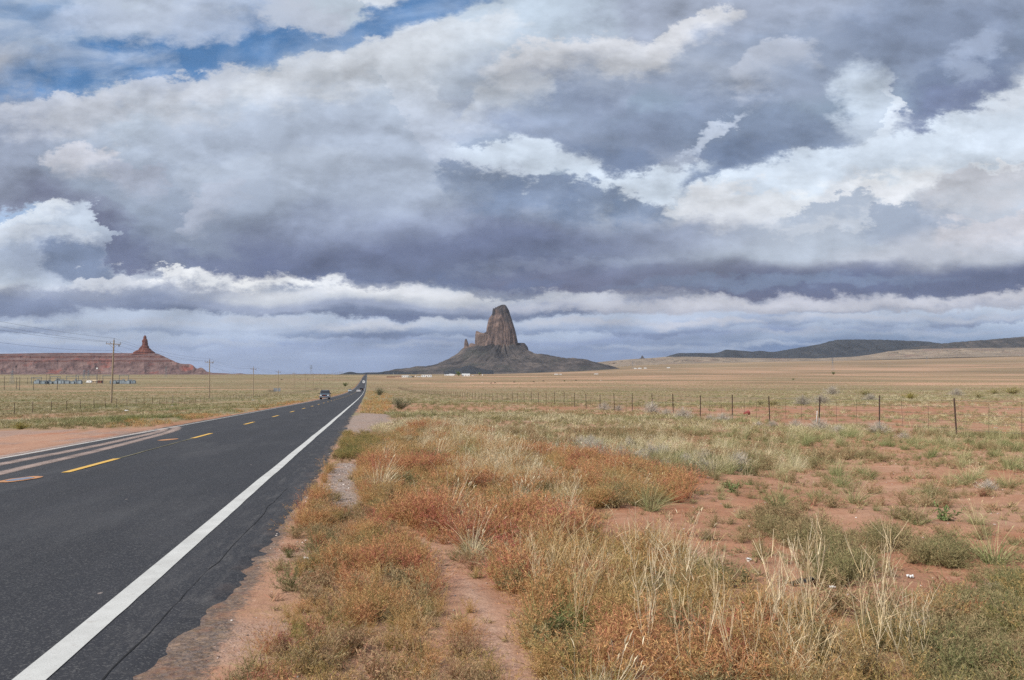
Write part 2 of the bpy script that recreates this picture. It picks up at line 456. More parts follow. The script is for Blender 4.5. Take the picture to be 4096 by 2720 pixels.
def _pchip(xs, ys):
    h = np.diff(xs)
    dl = np.diff(ys) / h
    m = np.zeros_like(ys)
    m[1:-1] = np.where(dl[:-1] * dl[1:] > 0, 2 * dl[:-1] * dl[1:] / (dl[:-1] + dl[1:] + 1e-12), 0)
    m[0], m[-1] = dl[0], dl[-1]

    def f(x):
        x = np.clip(np.asarray(x, float), xs[0], xs[-1])
        i = np.clip(np.searchsorted(xs, x) - 1, 0, len(xs) - 2)
        t = (x - xs[i]) / h[i]
        return ((2 * t**3 - 3 * t**2 + 1) * ys[i] + (t**3 - 2 * t**2 + t) * h[i] * m[i]
                + (-2 * t**3 + 3 * t**2) * ys[i + 1] + (t**3 - t**2) * h[i] * m[i + 1])
    return f


prof = _pchip(_A, _Z)
RIGHT_LINE, CENTRE, LEFT_LINE = -1.72, -5.33, -8.95
EDGE_R, EDGE_L = -0.98, -9.45


def to_al(X, Y):
    X = np.asarray(X, float)
    Y = np.asarray(Y, float)
    return X * RD[0] + Y * RD[1], X * RN[0] + Y * RN[1]


def to_xy(a, l):
    a = np.asarray(a, float)
    l = np.asarray(l, float)
    return a * RD[0] + l * RN[0], a * RD[1] + l * RN[1]


def road_z(a, l):
    """crowned road surface"""
    l = np.asarray(l, float)
    c = np.where(l > CENTRE, 0.05 - 0.05 * (l - CENTRE) / (RIGHT_LINE - CENTRE), 0.05 - 0.20 * (CENTRE - l) / (CENTRE - LEFT_LINE))
    return prof(a) + c


# skyline of the plain, in rows of the photograph, by column
_HX = np.array([-6000, -1500, 0, 900, 1471, 2000, 2300, 2600, 3000, 3500, 4096, 5500, 9000], float)
_HY = np.array([1492, 1492, 1493, 1496, 1497, 1493, 1476, 1455, 1446, 1436, 1420, 1395, 1380], float)


def ground_z(X, Y, detail=True):
    X = np.asarray(X, float)
    Y = np.asarray(Y, float)
    a, l = to_al(X, Y)
    # far away the profile follows the distance in front of the camera
    z = prof(a)
    # below the road on both sides
    z = z - 0.16 * smooth(l, 0.5, 14) - 0.10 * smooth(l, 14, 40)
    z = z - 0.15 * smooth(-l, -CENTRE, 9.5) - 0.42 * smooth(-l, 11, 26) + 0.2 * smooth(-l, 30, 60)
    # sunk bed under the road
    bed = smooth(l, EDGE_L - 0.35, EDGE_L + 0.25) * (1 - smooth(l, EDGE_R - 1.1, EDGE_R - 0.6))
    dist = np.hypot(X, Y)
    z = z - 0.024 * smooth(l, EDGE_R - 1.2, EDGE_R - 0.6) * (1 - smooth(l, EDGE_R + 0.5, EDGE_R + 1.6))
    z = z - bed * (0.07 + 0.0006 * np.clip(dist, 0, 2500))
    # the far plain climbs to the right
    yy = np.where(Y > 50, Y, 50)
    px = 2048 + F4 * X / yy
    hy = np.interp(px, _HX, _HY)
    ht = np.clip((1499 - hy) / F4, 0, None)
    r = smooth(Y, 1500, 6500)
    z = z + ht * Y * r
    z = z * np.where(Y > 0, 1, 1)
    if detail:
        side = smooth(l, EDGE_R - 0.1, EDGE_R + 1.6) + smooth(-l, -EDGE_L - 0.2, -EDGE_L + 1.6)
        n = (fbm(X * 0.35, Y * 0.35, 3, 5) - 0.5) * 0.16 + (fbm(X * 1.7, Y * 1.7, 3, 9) - 0.5) * 0.07
        n2 = (fbm(X * 0.045, Y * 0.045, 3, 3) - 0.5) * 0.5 * smooth(dist, 20, 80)
        n3 = (fbm(X * 0.003, Y * 0.003, 3, 13) - 0.5) * 2.0 * smooth(dist, 200, 900) * (1 - 0.6 * smooth(np.abs(l + 5), 200, 20))
        z = z + np.clip(side, 0, 1) * (n * (1 - smooth(dist, 40, 200)) + n2 + n3)
    return z


def gz(x, y):
    return float(ground_z(np.array([x]), np.array([y]))[0])


CP, SP = math.cos(PITCH), math.sin(PITCH)


def project(X, Y, Z):
    """pixel of the 4096 x 2720 photograph"""
    dz = np.asarray(Z, float) - EYE
    Y = np.asarray(Y, float)
    fw = Y * CP + dz * SP
    up = -Y * SP + dz * CP
    fw = np.where(fw > 0.05, fw, 0.05)
    return 2048 + F4 * np.asarray(X, float) / fw, 1360 - F4 * up / fw


def ground_at(px, py, tmax=6000.0):
    """where the view ray through a pixel meets the ground"""
    d = pixdir(px, py)
    ts = np.geomspace(2.0, tmax, 900)
    z = EYE + ts * d[2] - ground_z(ts * d[0], ts * d[1], False)
    k = np.nonzero(z < 0)[0]
    if len(k) == 0:
        t = tmax
    else:
        i = max(k[0], 1)
        t0, t1 = ts[i - 1], ts[i]
        for _ in range(30):
            tm = 0.5 * (t0 + t1)
            if EYE + tm * d[2] - float(ground_z(np.array([tm * d[0]]), np.array([tm * d[1]]), False)[0]) < 0:
                t1 = tm
            else:
                t0 = tm
        t = t1
    return t * d[0], t * d[1]


def at_dist(px, py, Y):
    """point at a given depth Y behind a pixel"""
    d = pixdir(px, py)
    k = Y / d[1]
    return Vector((d[0] * k, Y, EYE + d[2] * k))


def in_poly(px, py, poly):
    px = np.asarray(px, float)
    py = np.asarray(py, float)
    inside = np.zeros(px.shape, bool)
    n = len(poly)
    j = n - 1
    for i in range(n):
        xi, yi = poly[i]
        xj, yj = poly[j]
        if yi != yj:
            c = ((yi > py) != (yj > py)) & (px < (xj - xi) * (py - yi) / (yj - yi) + xi)
            inside ^= c
        j = i
    return inside


# ------------------------------------------------------------------ helpers: objects and meshes
def tag(o, label=None, cat=None, group=None, kind=None):
    if label:
        o['label'] = label
    if cat:
        o['category'] = cat
    if group:
        o['group'] = group
    if kind:
        o['kind'] = kind
    return o


def link(o, parent=None):
    COL.objects.link(o)
    if parent is not None:
        o.parent = parent
    return o


def empty(name, loc=(0, 0, 0), rz=0.0):
    o = bpy.data.objects.new(name, None)
    o.empty_display_size = 0.2
    o.location = loc
    o.rotation_euler = (0, 0, rz)
    return link(o)


def mesh_np(name, verts, faces, mat=None, smooth_sh=False):
    me = bpy.data.meshes.new(name)
    me.from_pydata([tuple(v) for v in verts] if not isinstance(verts, np.ndarray) else verts.tolist(), [], faces if isinstance(faces, list) else faces.tolist())
    if mat is not None:
        for m in (mat if isinstance(mat, (list, tuple)) else [mat]):
            me.materials.append(m)
    if smooth_sh:
        me.polygons.foreach_set('use_smooth', np.ones(len(me.polygons), bool))
    me.update()
    return me


def obj(name, me, parent=None, loc=None):
    o = bpy.data.objects.new(name, me)
    if loc is not None:
        o.location = loc
    return link(o, parent)


class MB:
    """collects boxes, tubes, lathes into one mesh"""
    def __init__(self):
        self.v = []
        self.f = []

    def add(self, vs, fs):
        b = len(self.v)
        self.v.extend([tuple(q) for q in vs])
        self.f.extend([tuple(i + b for i in q) for q in fs])
        return self

    def box(self, c, s, rot=None, taper=1.0):
        x, y, z = (k * 0.5 for k in s)
        vs = []
        for k, (dz, tp) in enumerate(((-z, 1.0), (z, taper))):
            for dx, dy in ((-x, -y), (x, -y), (x, y), (-x, y)):
                vs.append(Vector((dx * tp, dy * tp, dz)))
        if rot is not None:
            vs = [rot @ q for q in vs]
        vs = [q + Vector(c) for q in vs]
        return self.add(vs, [(3, 2, 1, 0), (4, 5, 6, 7), (0, 1, 5, 4), (1, 2, 6, 5), (2, 3, 7, 6), (3, 0, 4, 7)])

    def tube(self, p0, p1, r0, r1=None, n=8, caps=True):
        r1 = r0 if r1 is None else r1
        p0 = Vector(p0)
        p1 = Vector(p1)
        q = (p1 - p0).to_track_quat('Z', 'Y')
        vs = []
        for p, r in ((p0, r0), (p1, r1)):
            for i in range(n):
                an = 2 * math.pi * i / n
                vs.append(p + q @ Vector((math.cos(an) * r, math.sin(an) * r, 0)))
        fs = [(i, (i + 1) % n, n + (i + 1) % n, n + i) for i in range(n)]
        if caps:
            fs.append(tuple(range(n - 1, -1, -1)))
            fs.append(tuple(range(n, 2 * n)))
        return self.add(vs, fs)

    def poly_tube(self, pts, rs, n=6):
        vs = []
        fs = []
        pts = [Vector(p) for p in pts]
        for k, p in enumerate(pts):
            d = pts[min(k + 1, len(pts) - 1)] - pts[max(k - 1, 0)]
            q = d.to_track_quat('Z', 'Y')
            r = rs[k] if isinstance(rs, (list, tuple)) else rs
            for i in range(n):
                an = 2 * math.pi * i / n
                vs.append(p + q @ Vector((math.cos(an) * r, math.sin(an) * r, 0)))
            if k:
                for i in range(n):
                    fs.append(((k - 1) * n + i, (k - 1) * n + (i + 1) % n, k * n + (i + 1) % n, k * n + i))
        fs.append(tuple(range(n - 1, -1, -1)))
        fs.append(tuple(range((len(pts) - 1) * n, len(pts) * n)))
        return self.add(vs, fs)

    def prism(self, prof2, x0, x1, axis='X'):
        """extrude a closed 2-D outline (y,z) between x0 and x1"""
        n = len(prof2)
        vs = []
        for xx in (x0, x1):
            for (a, b) in prof2:
                vs.append((xx, a, b) if axis == 'X' else ((a, xx, b) if axis == 'Y' else (a, b, xx)))
        fs = [(i, (i + 1) % n, n + (i + 1) % n, n + i) for i in range(n)]
        fs.append(tuple(range(n - 1, -1, -1)))
        fs.append(tuple(range(n, 2 * n)))
        return self.add(vs, fs)

    def mesh(self, name, mat, smooth_sh=False):
        return mesh_np(name, self.v, self.f, mat, smooth_sh)

    def build(self, name, mat, parent=None, loc=None, smooth_sh=False):
        return obj(name, self.mesh(name, mat, smooth_sh), parent, loc)


def copy_tree(o, parent=None):
    c = o.copy()
    COL.objects.link(c)
    c.parent = parent
    for ch in list(o.children):
        copy_tree(ch, c)
    return c


# ------------------------------------------------------------------ materials
def new_mat(name):
    m = bpy.data.materials.new(name)
    m.use_nodes = True
    t = NT(m.node_tree)
    t.n.clear()
    out = t.node('ShaderNodeOutputMaterial')
    p = t.node('ShaderNodeBsdfPrincipled')
    t.l.new(p.outputs[0], out.inputs['Surface'])
    p.inputs['Specular IOR Level'].default_value = 0.3
    return m, t, p, out


def bump(t, p, h, strength=0.3, dist=0.02):
    b = t.node('ShaderNodeBump')
    b.inputs['Strength'].default_value = strength
    b.inputs['Distance'].default_value = dist
    t.put(b.inputs['Height'], h)
    t.l.new(b.outputs[0], p.inputs['Normal'])
    return b


_simple = {}


def mat_simple(name, col, rough=0.7, metal=0.0, vary=0.15, scale=6.0, bumpy=0.0):
    """painted / wooden / metal surface with mottling and faint relief"""
    if name in _simple:
        return _simple[name]
    m, t, p, out = new_mat(name)
    co = t.node('ShaderNodeTexCoord').outputs['Object']
    n = t.noise(co, scale, 5, 0.6)
    dark = tuple(c * (1 - vary) for c in col[:3]) + (1,)
    lite = tuple(min(1, c * (1 + vary)) for c in col[:3]) + (1,)
    t.put(p.inputs['Base Color'], t.mix(t.mapr(n, 0.3, 0.7), dark, lite))
    t.put(p.inputs['Roughness'], t.mapr(n, 0.3, 0.7, rough * 0.9, min(1, rough * 1.1)))
    p.inputs['Metallic'].default_value = metal
    if bumpy:
        bump(t, p, n, bumpy, 0.02)
    _simple[name] = m
    return m

# ------------------------------------------------------------------ ground
P2 = 4096.0 / 2361.0


def poly2(pts):
    return [(a * P2, b * P2) for a, b in pts]


# areas of the roadside, outlined on the photograph and thrown onto the ground
Z_DRIVE = poly2([(-900, 985), (-200, 990), (0, 992), (120, 992), (250, 990), (330, 985), (372, 982), (350, 1000), (200, 1025), (0, 1060), (-600, 1150), (-1200, 1240)])
Z_PAD = poly2([(795, 962), (835, 952), (900, 956), (905, 972), (880, 985), (850, 998), (790, 1000), (770, 995)])
Z_GRAVEL = poly2([(725, 1178), (742, 1120), (775, 1070), (830, 1055), (828, 1115), (808, 1175), (765, 1190)])
Z_PATH = poly2([(925, 1240), (985, 1243), (1040, 1288), (1070, 1332), (1100, 1390), (1145, 1438), (1175, 1490), (1210, 1568), (1235, 1640), (1180, 1640), (1150, 1545), (1108, 1455), (1062, 1395), (1035, 1340), (1000, 1330), (960, 1302)])
Z_RUST = poly2([(890, 1005), (1000, 985), (1110, 1005), (1250, 1052), (1400, 1070), (1570, 1118), (1600, 1150), (1480, 1172), (1350, 1185), (1330, 1215), (1400, 1240), (1480, 1275), (1580, 1300), (1660, 1340), (1740, 1400), (1850, 1440), (1960, 1480), (2040, 1568), (2080, 1720), (1300, 1720), (1290, 1600), (1215, 1470), (1170, 1390), (1120, 1300), (1010, 1235), (930, 1215), (880, 1150), (850, 1080)])
Z_BROWN = poly2([(690, 1215), (745, 1190), (830, 1165), (880, 1160), (935, 1235), (960, 1310), (1040, 1410), (1110, 1450), (1160, 1560), (1190, 1720), (520, 1720), (560, 1560), (640, 1440), (700, 1330), (720, 1270)])
Z_EDGE = poly2([(650, 1170), (720, 1060), (770, 985), (830, 985), (880, 1010), (860, 1080), (880, 1160), (800, 1170), (700, 1215), (640, 1210)])
Z_OLIVE = poly2([(2361, 1330), (2500, 1330), (2600, 1720), (2060, 1720), (2010, 1540), (2030, 1440), (2150, 1400), (2260, 1390)])
Z_OLIVE2 = poly2([(1740, 1190), (1830, 1190), (1900, 1230), (1990, 1310), (1950, 1370), (1860, 1330), (1800, 1270), (1750, 1230)])
Z_OLIVE3 = poly2([(2010, 1232), (2080, 1245), (2250, 1290), (2240, 1315), (2120, 1300), (2030, 1265)])
Z_GREY = poly2([(1240, 1040), (1330, 1035), (1450, 1030), (1620, 1060), (1720, 1080), (1730, 1110), (1600, 1105), (1500, 1085), (1350, 1070), (1240, 1060)])
Z_BARE = poly2([(1560, 1120), (1760, 1100), (2000, 1060), (2361, 1030), (2700, 1000), (2700, 1420), (2150, 1395), (1950, 1440), (1760, 1390), (1560, 1290), (1330, 1215), (1350, 1190), (1480, 1172)])
Z_BUNCH = poly2([(1480, 975), (1560, 962), (1700, 966), (2361, 1005), (2700, 1030), (2700, 1090), (2361, 1062), (2080, 1060), (1800, 1050), (1640, 1030), (1520, 1000)])
Z_BUNCH2 = poly2([(1880, 1090), (2050, 1075), (2361, 1060), (2361, 1130), (2150, 1140), (1950, 1130)])
Z_REDFAR = poly2([(1560, 975), (1640, 950), (1760, 938), (2000, 932), (2361, 918), (2700, 905), (2700, 1015), (2361, 1008), (1900, 985), (1700, 975)])
Z_ORANGE = poly2([(845, 905), (858, 900), (905, 912), (900, 940), (880, 955), (820, 965), (800, 962), (818, 935)])


def srgb_attr(me, name, data):
    at = me.attributes.new(name, 'FLOAT', 'POINT')
    at.data.foreach_set('value', np.ascontiguousarray(data, dtype=np.float32))


def soft_poly(X, Y, Z, poly, seed, wob=0.10):
    """membership of ground points in an outlined area, with a ragged natural edge"""
    px, py = project(X, Y, Z)
    sc = np.clip(py - 1480, 6, None)
    qx = px + sc * wob * 5 * (fbm(X * 0.9, Y * 0.9, 3, seed) - 0.5)
    qy = py + sc * wob * 2 * (fbm(X * 0.9 + 40, Y * 0.9, 3, seed + 3) - 0.5)
    return (in_poly(qx, qy, poly) & (Y > 1.0)).astype(float)


def build_ground_material():
    m, t, p, out = new_mat('desert_ground')
    pos = t.node('ShaderNodeNewGeometry').outputs['Position']

    def att(n):
        return t.node('ShaderNodeAttribute', attribute_name=n).outputs['Fac']
    n_big = t.noise(pos, 0.23, 5, 0.6)
    n_mid = t.noise(pos, 1.4, 6, 0.62)
    n_fine = t.noise(pos, 14.0, 6, 0.7)
    n_grit = t.noise(pos, 90.0, 3, 0.7)
    red = t.mix(t.mapr(n_mid, 0.3, 0.7), (0.28, 0.122, 0.072, 1), (0.39, 0.190, 0.118, 1))
    pale = t.mix(t.mapr(n_mid, 0.3, 0.7), (0.36, 0.208, 0.142, 1), (0.47, 0.295, 0.210, 1))
    col = t.mix(t.mapr(n_big, 0.40, 0.62, 0.05, 0.8), red, pale)
    # trodden roadside dirt is paler and pinker
    col = t.mix(att('pale'), col, t.mix(t.mapr(n_fine, 0.3, 0.7), (0.34, 0.20, 0.14, 1), (0.47, 0.305, 0.225, 1)))
    # dark damp rust soil
    rs = t.mapr(t.noise(pos, 0.55, 4, 0.55), 0.56, 0.70)
    col = t.mix(t.math('MULTIPLY', rs, 0.6), col, (0.36, 0.125, 0.065, 1))
    # gravel
    vor = t.node('ShaderNodeTexVoronoi', feature='F1')
    t.put(vor.inputs['Vector'], pos)
    vor.inputs['Scale'].default_value = 38.0
    vs = t.sep(vor.outputs['Color'])
    gcol = t.mix(vs[0], (0.15, 0.12, 0.11, 1), (0.40, 0.34, 0.315, 1))
    col = t.mix(t.math('MULTIPLY', att('gravel'), t.mapr(n_fine, 0.25, 0.5, 0.55, 1.0)), col, gcol)
    n_c0 = t.noise(pos, 3.0, 4, 0.6)
    # crumbs of broken asphalt along the edge of the road
    ncr = t.noise(pos, 32.0, 5, 0.75)
    cr = t.mapr(t.math('ADD', t.math('MULTIPLY', att('crumb'), 0.42), t.math('MULTIPLY', t.math('ADD', ncr, t.math('MULTIPLY', n_c0, 0.5)), 0.5)), 0.60, 0.68, 0, 0.85)
    col = t.mix(cr, col, t.mix(vs[0], (0.05, 0.048, 0.05, 1), (0.14, 0.125, 0.12, 1)))
    # scattered small stones and dark grit over the bare soil
    st = t.math('MULTIPLY', t.mapr(vor.outputs['Distance'], 0.16, 0.10), t.math('GREATER_THAN', vs[1], 0.86))
    col = t.mix(t.math('MULTIPLY', st, 0.8), col, t.mix(vs[2], (0.16, 0.10, 0.08, 1), (0.66, 0.56, 0.50, 1)))
    col = t.mix(t.mapr(n_grit, 0.56, 0.72, 0, 0.6), col, (0.20, 0.105, 0.07, 1))
    n_c = t.noise(pos, 5.0, 6, 0.7)
    col = t.mix(t.mapr(n_c, 0.52, 0.68, 0, 0.5), col, (0.27, 0.125, 0.082, 1))
    col = t.mix(t.mapr(n_c, 0.44, 0.30, 0, 0.4), col, (0.55, 0.37, 0.27, 1))
    # dry litter between the plants
    lit = t.noise(t.vmath('MULTIPLY', pos, (1, 1, 1)), 22.0, 5, 0.75, 1.2)
    col = t.mix(t.math('MULTIPLY', att('litter'), t.mapr(lit, 0.44, 0.60, 0, 0.8)), col, (0.36, 0.235, 0.125, 1))
    # grassland beyond: too far to tell plants apart
    v1 = t.noise(pos, 0.9, 7, 0.72)
    v2 = t.noise(pos, 0.055, 5, 0.6)
    v3 = t.noise(pos, 0.012, 5, 0.6)
    grass = t.ramp(v1, [(0.30, (0.09, 0.075, 0.046, 1)), (0.44, (0.18, 0.155, 0.092, 1)), (0.56, (0.255, 0.222, 0.138, 1)), (0.74, (0.36, 0.315, 0.21, 1))])
    green = t.ramp(v1, [(0.30, (0.085, 0.085, 0.042, 1)), (0.5, (0.21, 0.198, 0.108, 1)), (0.72, (0.33, 0.30, 0.18, 1))])
    v4 = t.noise(t.vmath('MULTIPLY', pos, (0.25, 1.0, 1.0)), 0.010, 6, 0.65)
    grass = t.mix(t.mapr(t.math('ADD', t.math('MULTIPLY', v2, 0.4), t.math('MULTIPLY', v4, 0.6)), 0.38, 0.54), grass, green)
    grass = t.mix(t.mapr(t.noise(t.vmath('MULTIPLY', pos, (0.2, 1.0, 1.0)), 0.021, 6, 0.7), 0.54, 0.66, 0, 0.45), grass, (0.28, 0.205, 0.14, 1))
    sand = t.mix(v1, (0.40, 0.225, 0.145, 1), (0.56, 0.36, 0.25, 1))
    veg = t.math('MULTIPLY', att('veg'), t.math('SUBTRACT', 1.0, t.math('MULTIPLY', att('sand'), t.mapr(v3, 0.2, 0.55, 0.65, 1.0))))
    veg = t.math('MULTIPLY', veg, t.mapr(t.noise(pos, 0.16, 6, 0.68), 0.36, 0.50, 0.45, 1.0))
    # broad belts of scrub and of bare pale ground over the far plain
    sc = t.vmath('MULTIPLY', pos, (0.35, 1.0, 1.0))
    b1 = t.noise(sc, 0.0030, 7, 0.66)
    b2 = t.noise(t.vmath('ADD', sc, (900.0, 300.0, 0.0)), 0.0016, 7, 0.66)
    farw = att('far')
    grass = t.mix(t.math('MULTIPLY', farw, t.mapr(b1, 0.49, 0.58, 0, 0.9)), grass, (0.13, 0.118, 0.066, 1))
    grass = t.mix(t.math('MULTIPLY', farw, t.mapr(b1, 0.46, 0.38, 0, 0.85)), grass, (0.32, 0.275, 0.165, 1))
    grass = t.mix(t.math('MULTIPLY', farw, t.mapr(b2, 0.565, 0.62, 0, 0.5)), grass, (0.42, 0.275, 0.185, 1))
    grass = t.mix(att('scrub'), grass, t.mix(v1, (0.085, 0.082, 0.045, 1), (0.17, 0.155, 0.09, 1)))  # scrub tone, with cloud shade painted into the far plain
    dirt = t.mix(att('sand'), col, sand)
    col = t.mix(veg, dirt, grass)
    p.inputs['Roughness'].default_value = 0.95
    p.inputs['Specular IOR Level'].default_value = 0.1
    t.put(p.inputs['Base Color'], col)
    h = t.math('ADD', t.math('MULTIPLY', n_fine, 0.6), t.math('MULTIPLY', n_mid, 1.5))
    h = t.math('ADD', h, t.math('MULTIPLY', t.mapr(vor.outputs['Distance'], 0.35, 0.0), t.math('MULTIPLY_ADD', att('gravel'), 0.5, 0.04)))
    bump(t, p, h, 0.8, 0.04)
    return m


MAT_GROUND = build_ground_material()


def build_ground():
    a1 = np.arange(1.0, 26, 0.16)
    a2 = 26 * 1.034 ** np.arange(1, 200)
    a2 = a2[a2 < 15000]
    a0 = -np.array([0, 2, 5, 10, 20, 40, 80, 160, 320, 700, 1500, 3500])[::-1]
    aa = np.concatenate([a0, a1, a2, [15000]])
    lm = np.arange(-14, 20, 0.17)
    lr = 20 * 1.06 ** np.arange(0.3, 140)
    lr = lr[lr < 12000]
    ll = -14 * 1.06 ** np.arange(0.3, 140)
    ll = ll[ll > -12000][::-1]
    le = np.array([EDGE_L - 0.3, EDGE_L + 0.2, EDGE_R - 0.3, EDGE_R + 0.05])
    al = np.unique(np.round(np.concatenate([[-12000], ll, lm, le, lr, [12000]]), 3))
    A, L = np.meshgrid(aa, al, indexing='ij')
    X, Y = to_xy(A, L)
    Z = ground_z(X, Y)
    na, nl = A.shape
    v = np.stack([X.ravel(), Y.ravel(), Z.ravel()], 1)
    i = np.arange((na - 1))[:, None] * nl + np.arange(nl - 1)[None, :]
    f = np.stack([i, i + 1, i + nl + 1, i + nl], -1).reshape(-1, 4)
    f = f[:, ::-1]
    me = bpy.data.meshes.new('ground')
    me.vertices.add(len(v))
    me.vertices.foreach_set('co', v.ravel())
    me.loops.add(f.size)
    me.loops.foreach_set('vertex_index', f.ravel().astype(np.int32))
    me.polygons.add(len(f))
    me.polygons.foreach_set('loop_start', (np.arange(len(f)) * 4).astype(np.int32))
    me.polygons.foreach_set('use_smooth', np.ones(len(f), bool))
    me.update(calc_edges=True)
    me.validate()
    x, y, z = X.ravel(), Y.ravel(), Z.ravel()
    a, l = A.ravel(), L.ravel()
    dist = np.hypot(x, y)
    drive = soft_poly(x, y, z, Z_DRIVE, 31, 0.03)
    pad = soft_poly(x, y, z, Z_PAD, 33, 0.06)
    grv = soft_poly(x, y, z, Z_GRAVEL, 35, 0.06)
    path = soft_poly(x, y, z, Z_PATH, 37, 0.02)
    rust = soft_poly(x, y, z, Z_RUST, 39)
    brown = soft_poly(x, y, z, Z_BROWN, 41)
    shoulder = smooth(l, EDGE_R + 2.4, EDGE_R + 0.3) * (l > EDGE_R - 0.5) * (dist < 60)
    shl = smooth(-l, -EDGE_L + 1.4, -EDGE_L + 0.2) * (l < EDGE_L + 0.5)
    gr = np.clip(grv + 0.9 * pad + 0.5 * drive * (fbm(x * 0.4, y * 0.4, 3, 51) > 0.5) + 0.35 * shoulder * (fbm(x * 1.2, y * 1.2, 3, 53) > 0.55), 0, 1)
    pale = np.clip(0.9 * path + 0.6 * drive + 0.25 * pad + 0.45 * shoulder, 0, 1)
    lit = np.clip(0.9 * rust + 0.85 * brown + 0.35, 0, 1) * (1 - path) * (1 - drive)
    # grassland: none on the near bare soil, full further out
    far = smooth(dist, 22, 60)
    nz = fbm(x * 0.03, y * 0.03, 4, 61)
    veg = far * np.where(l > 0, 0.80, 0.92)
    veg *= 1 - 0.9 * smooth(nz, 0.52, 0.60) * (1 - 0.85 * smooth(dist, 50, 160))
    veg = veg * (1 - drive) * (1 - pad) * (1 - 0.9 * np.clip(shl, 0, 1))
    redfar = soft_poly(x, y, z, Z_REDFAR, 59, 0.10)
    veg = veg * (1 - 0.85 * redfar)
    crumb = smooth(l, EDGE_R + 0.45, EDGE_R - 0.10) * (l > EDGE_R - 0.7) * (dist < 80)
    # long strips of bare sand across the plain
    ad = np.clip(a, 1, None)
    wob = (fbm(x * 0.004, y * 0.004, 3, 71) - 0.5)
    sand = np.zeros_like(x)
    for (c, w, l0, l1, s) in ((330, 26, -400, -70, 0.8), (480, 22, -900, -60, 0.9), (700, 60, -900, -90, 0.8), (640, 45, 26, 240, 0.7), (850, 120, 40, 900, 1.0), (1300, 130, 30, 3000, 0.7),
                              (560, 25, 200, 1400, 0.55), (1900, 250, 200, 5000, 0.9), (3300, 500, 400, 9000, 0.8)):
        bb = np.exp(-((ad + wob * c * 0.5 - c) / w) ** 2) * smooth(l, l0 - 30, l0 + 30) * (1 - smooth(l, l1 - 60, l1 + 60))
        sand = np.maximum(sand, s * bb)
    sand = np.maximum(sand, 0.35 * smooth(dist, 4200, 7000) * smooth(x, 200, 1800))
    sand *= smooth(fbm(x * 0.01, y * 0.01, 4, 73), 0.30, 0.5)
    scrub = np.zeros_like(x)  # dark belts: scrub, plus cloud shade painted in as the strong right-hand band
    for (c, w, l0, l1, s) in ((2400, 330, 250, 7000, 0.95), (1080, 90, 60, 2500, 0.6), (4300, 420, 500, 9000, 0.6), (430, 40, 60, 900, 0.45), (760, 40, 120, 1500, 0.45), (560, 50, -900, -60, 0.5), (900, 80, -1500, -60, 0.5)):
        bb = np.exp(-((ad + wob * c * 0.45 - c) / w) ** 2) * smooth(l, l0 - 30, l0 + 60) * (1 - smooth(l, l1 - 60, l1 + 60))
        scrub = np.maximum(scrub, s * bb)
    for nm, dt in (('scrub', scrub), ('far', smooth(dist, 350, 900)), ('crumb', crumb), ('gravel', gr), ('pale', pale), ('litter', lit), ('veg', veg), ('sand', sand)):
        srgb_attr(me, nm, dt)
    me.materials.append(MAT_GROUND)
    o = obj('ground', me)
    tag(o, 'red desert soil of the open plain', kind='structure')
    return o


GROUND = build_ground()

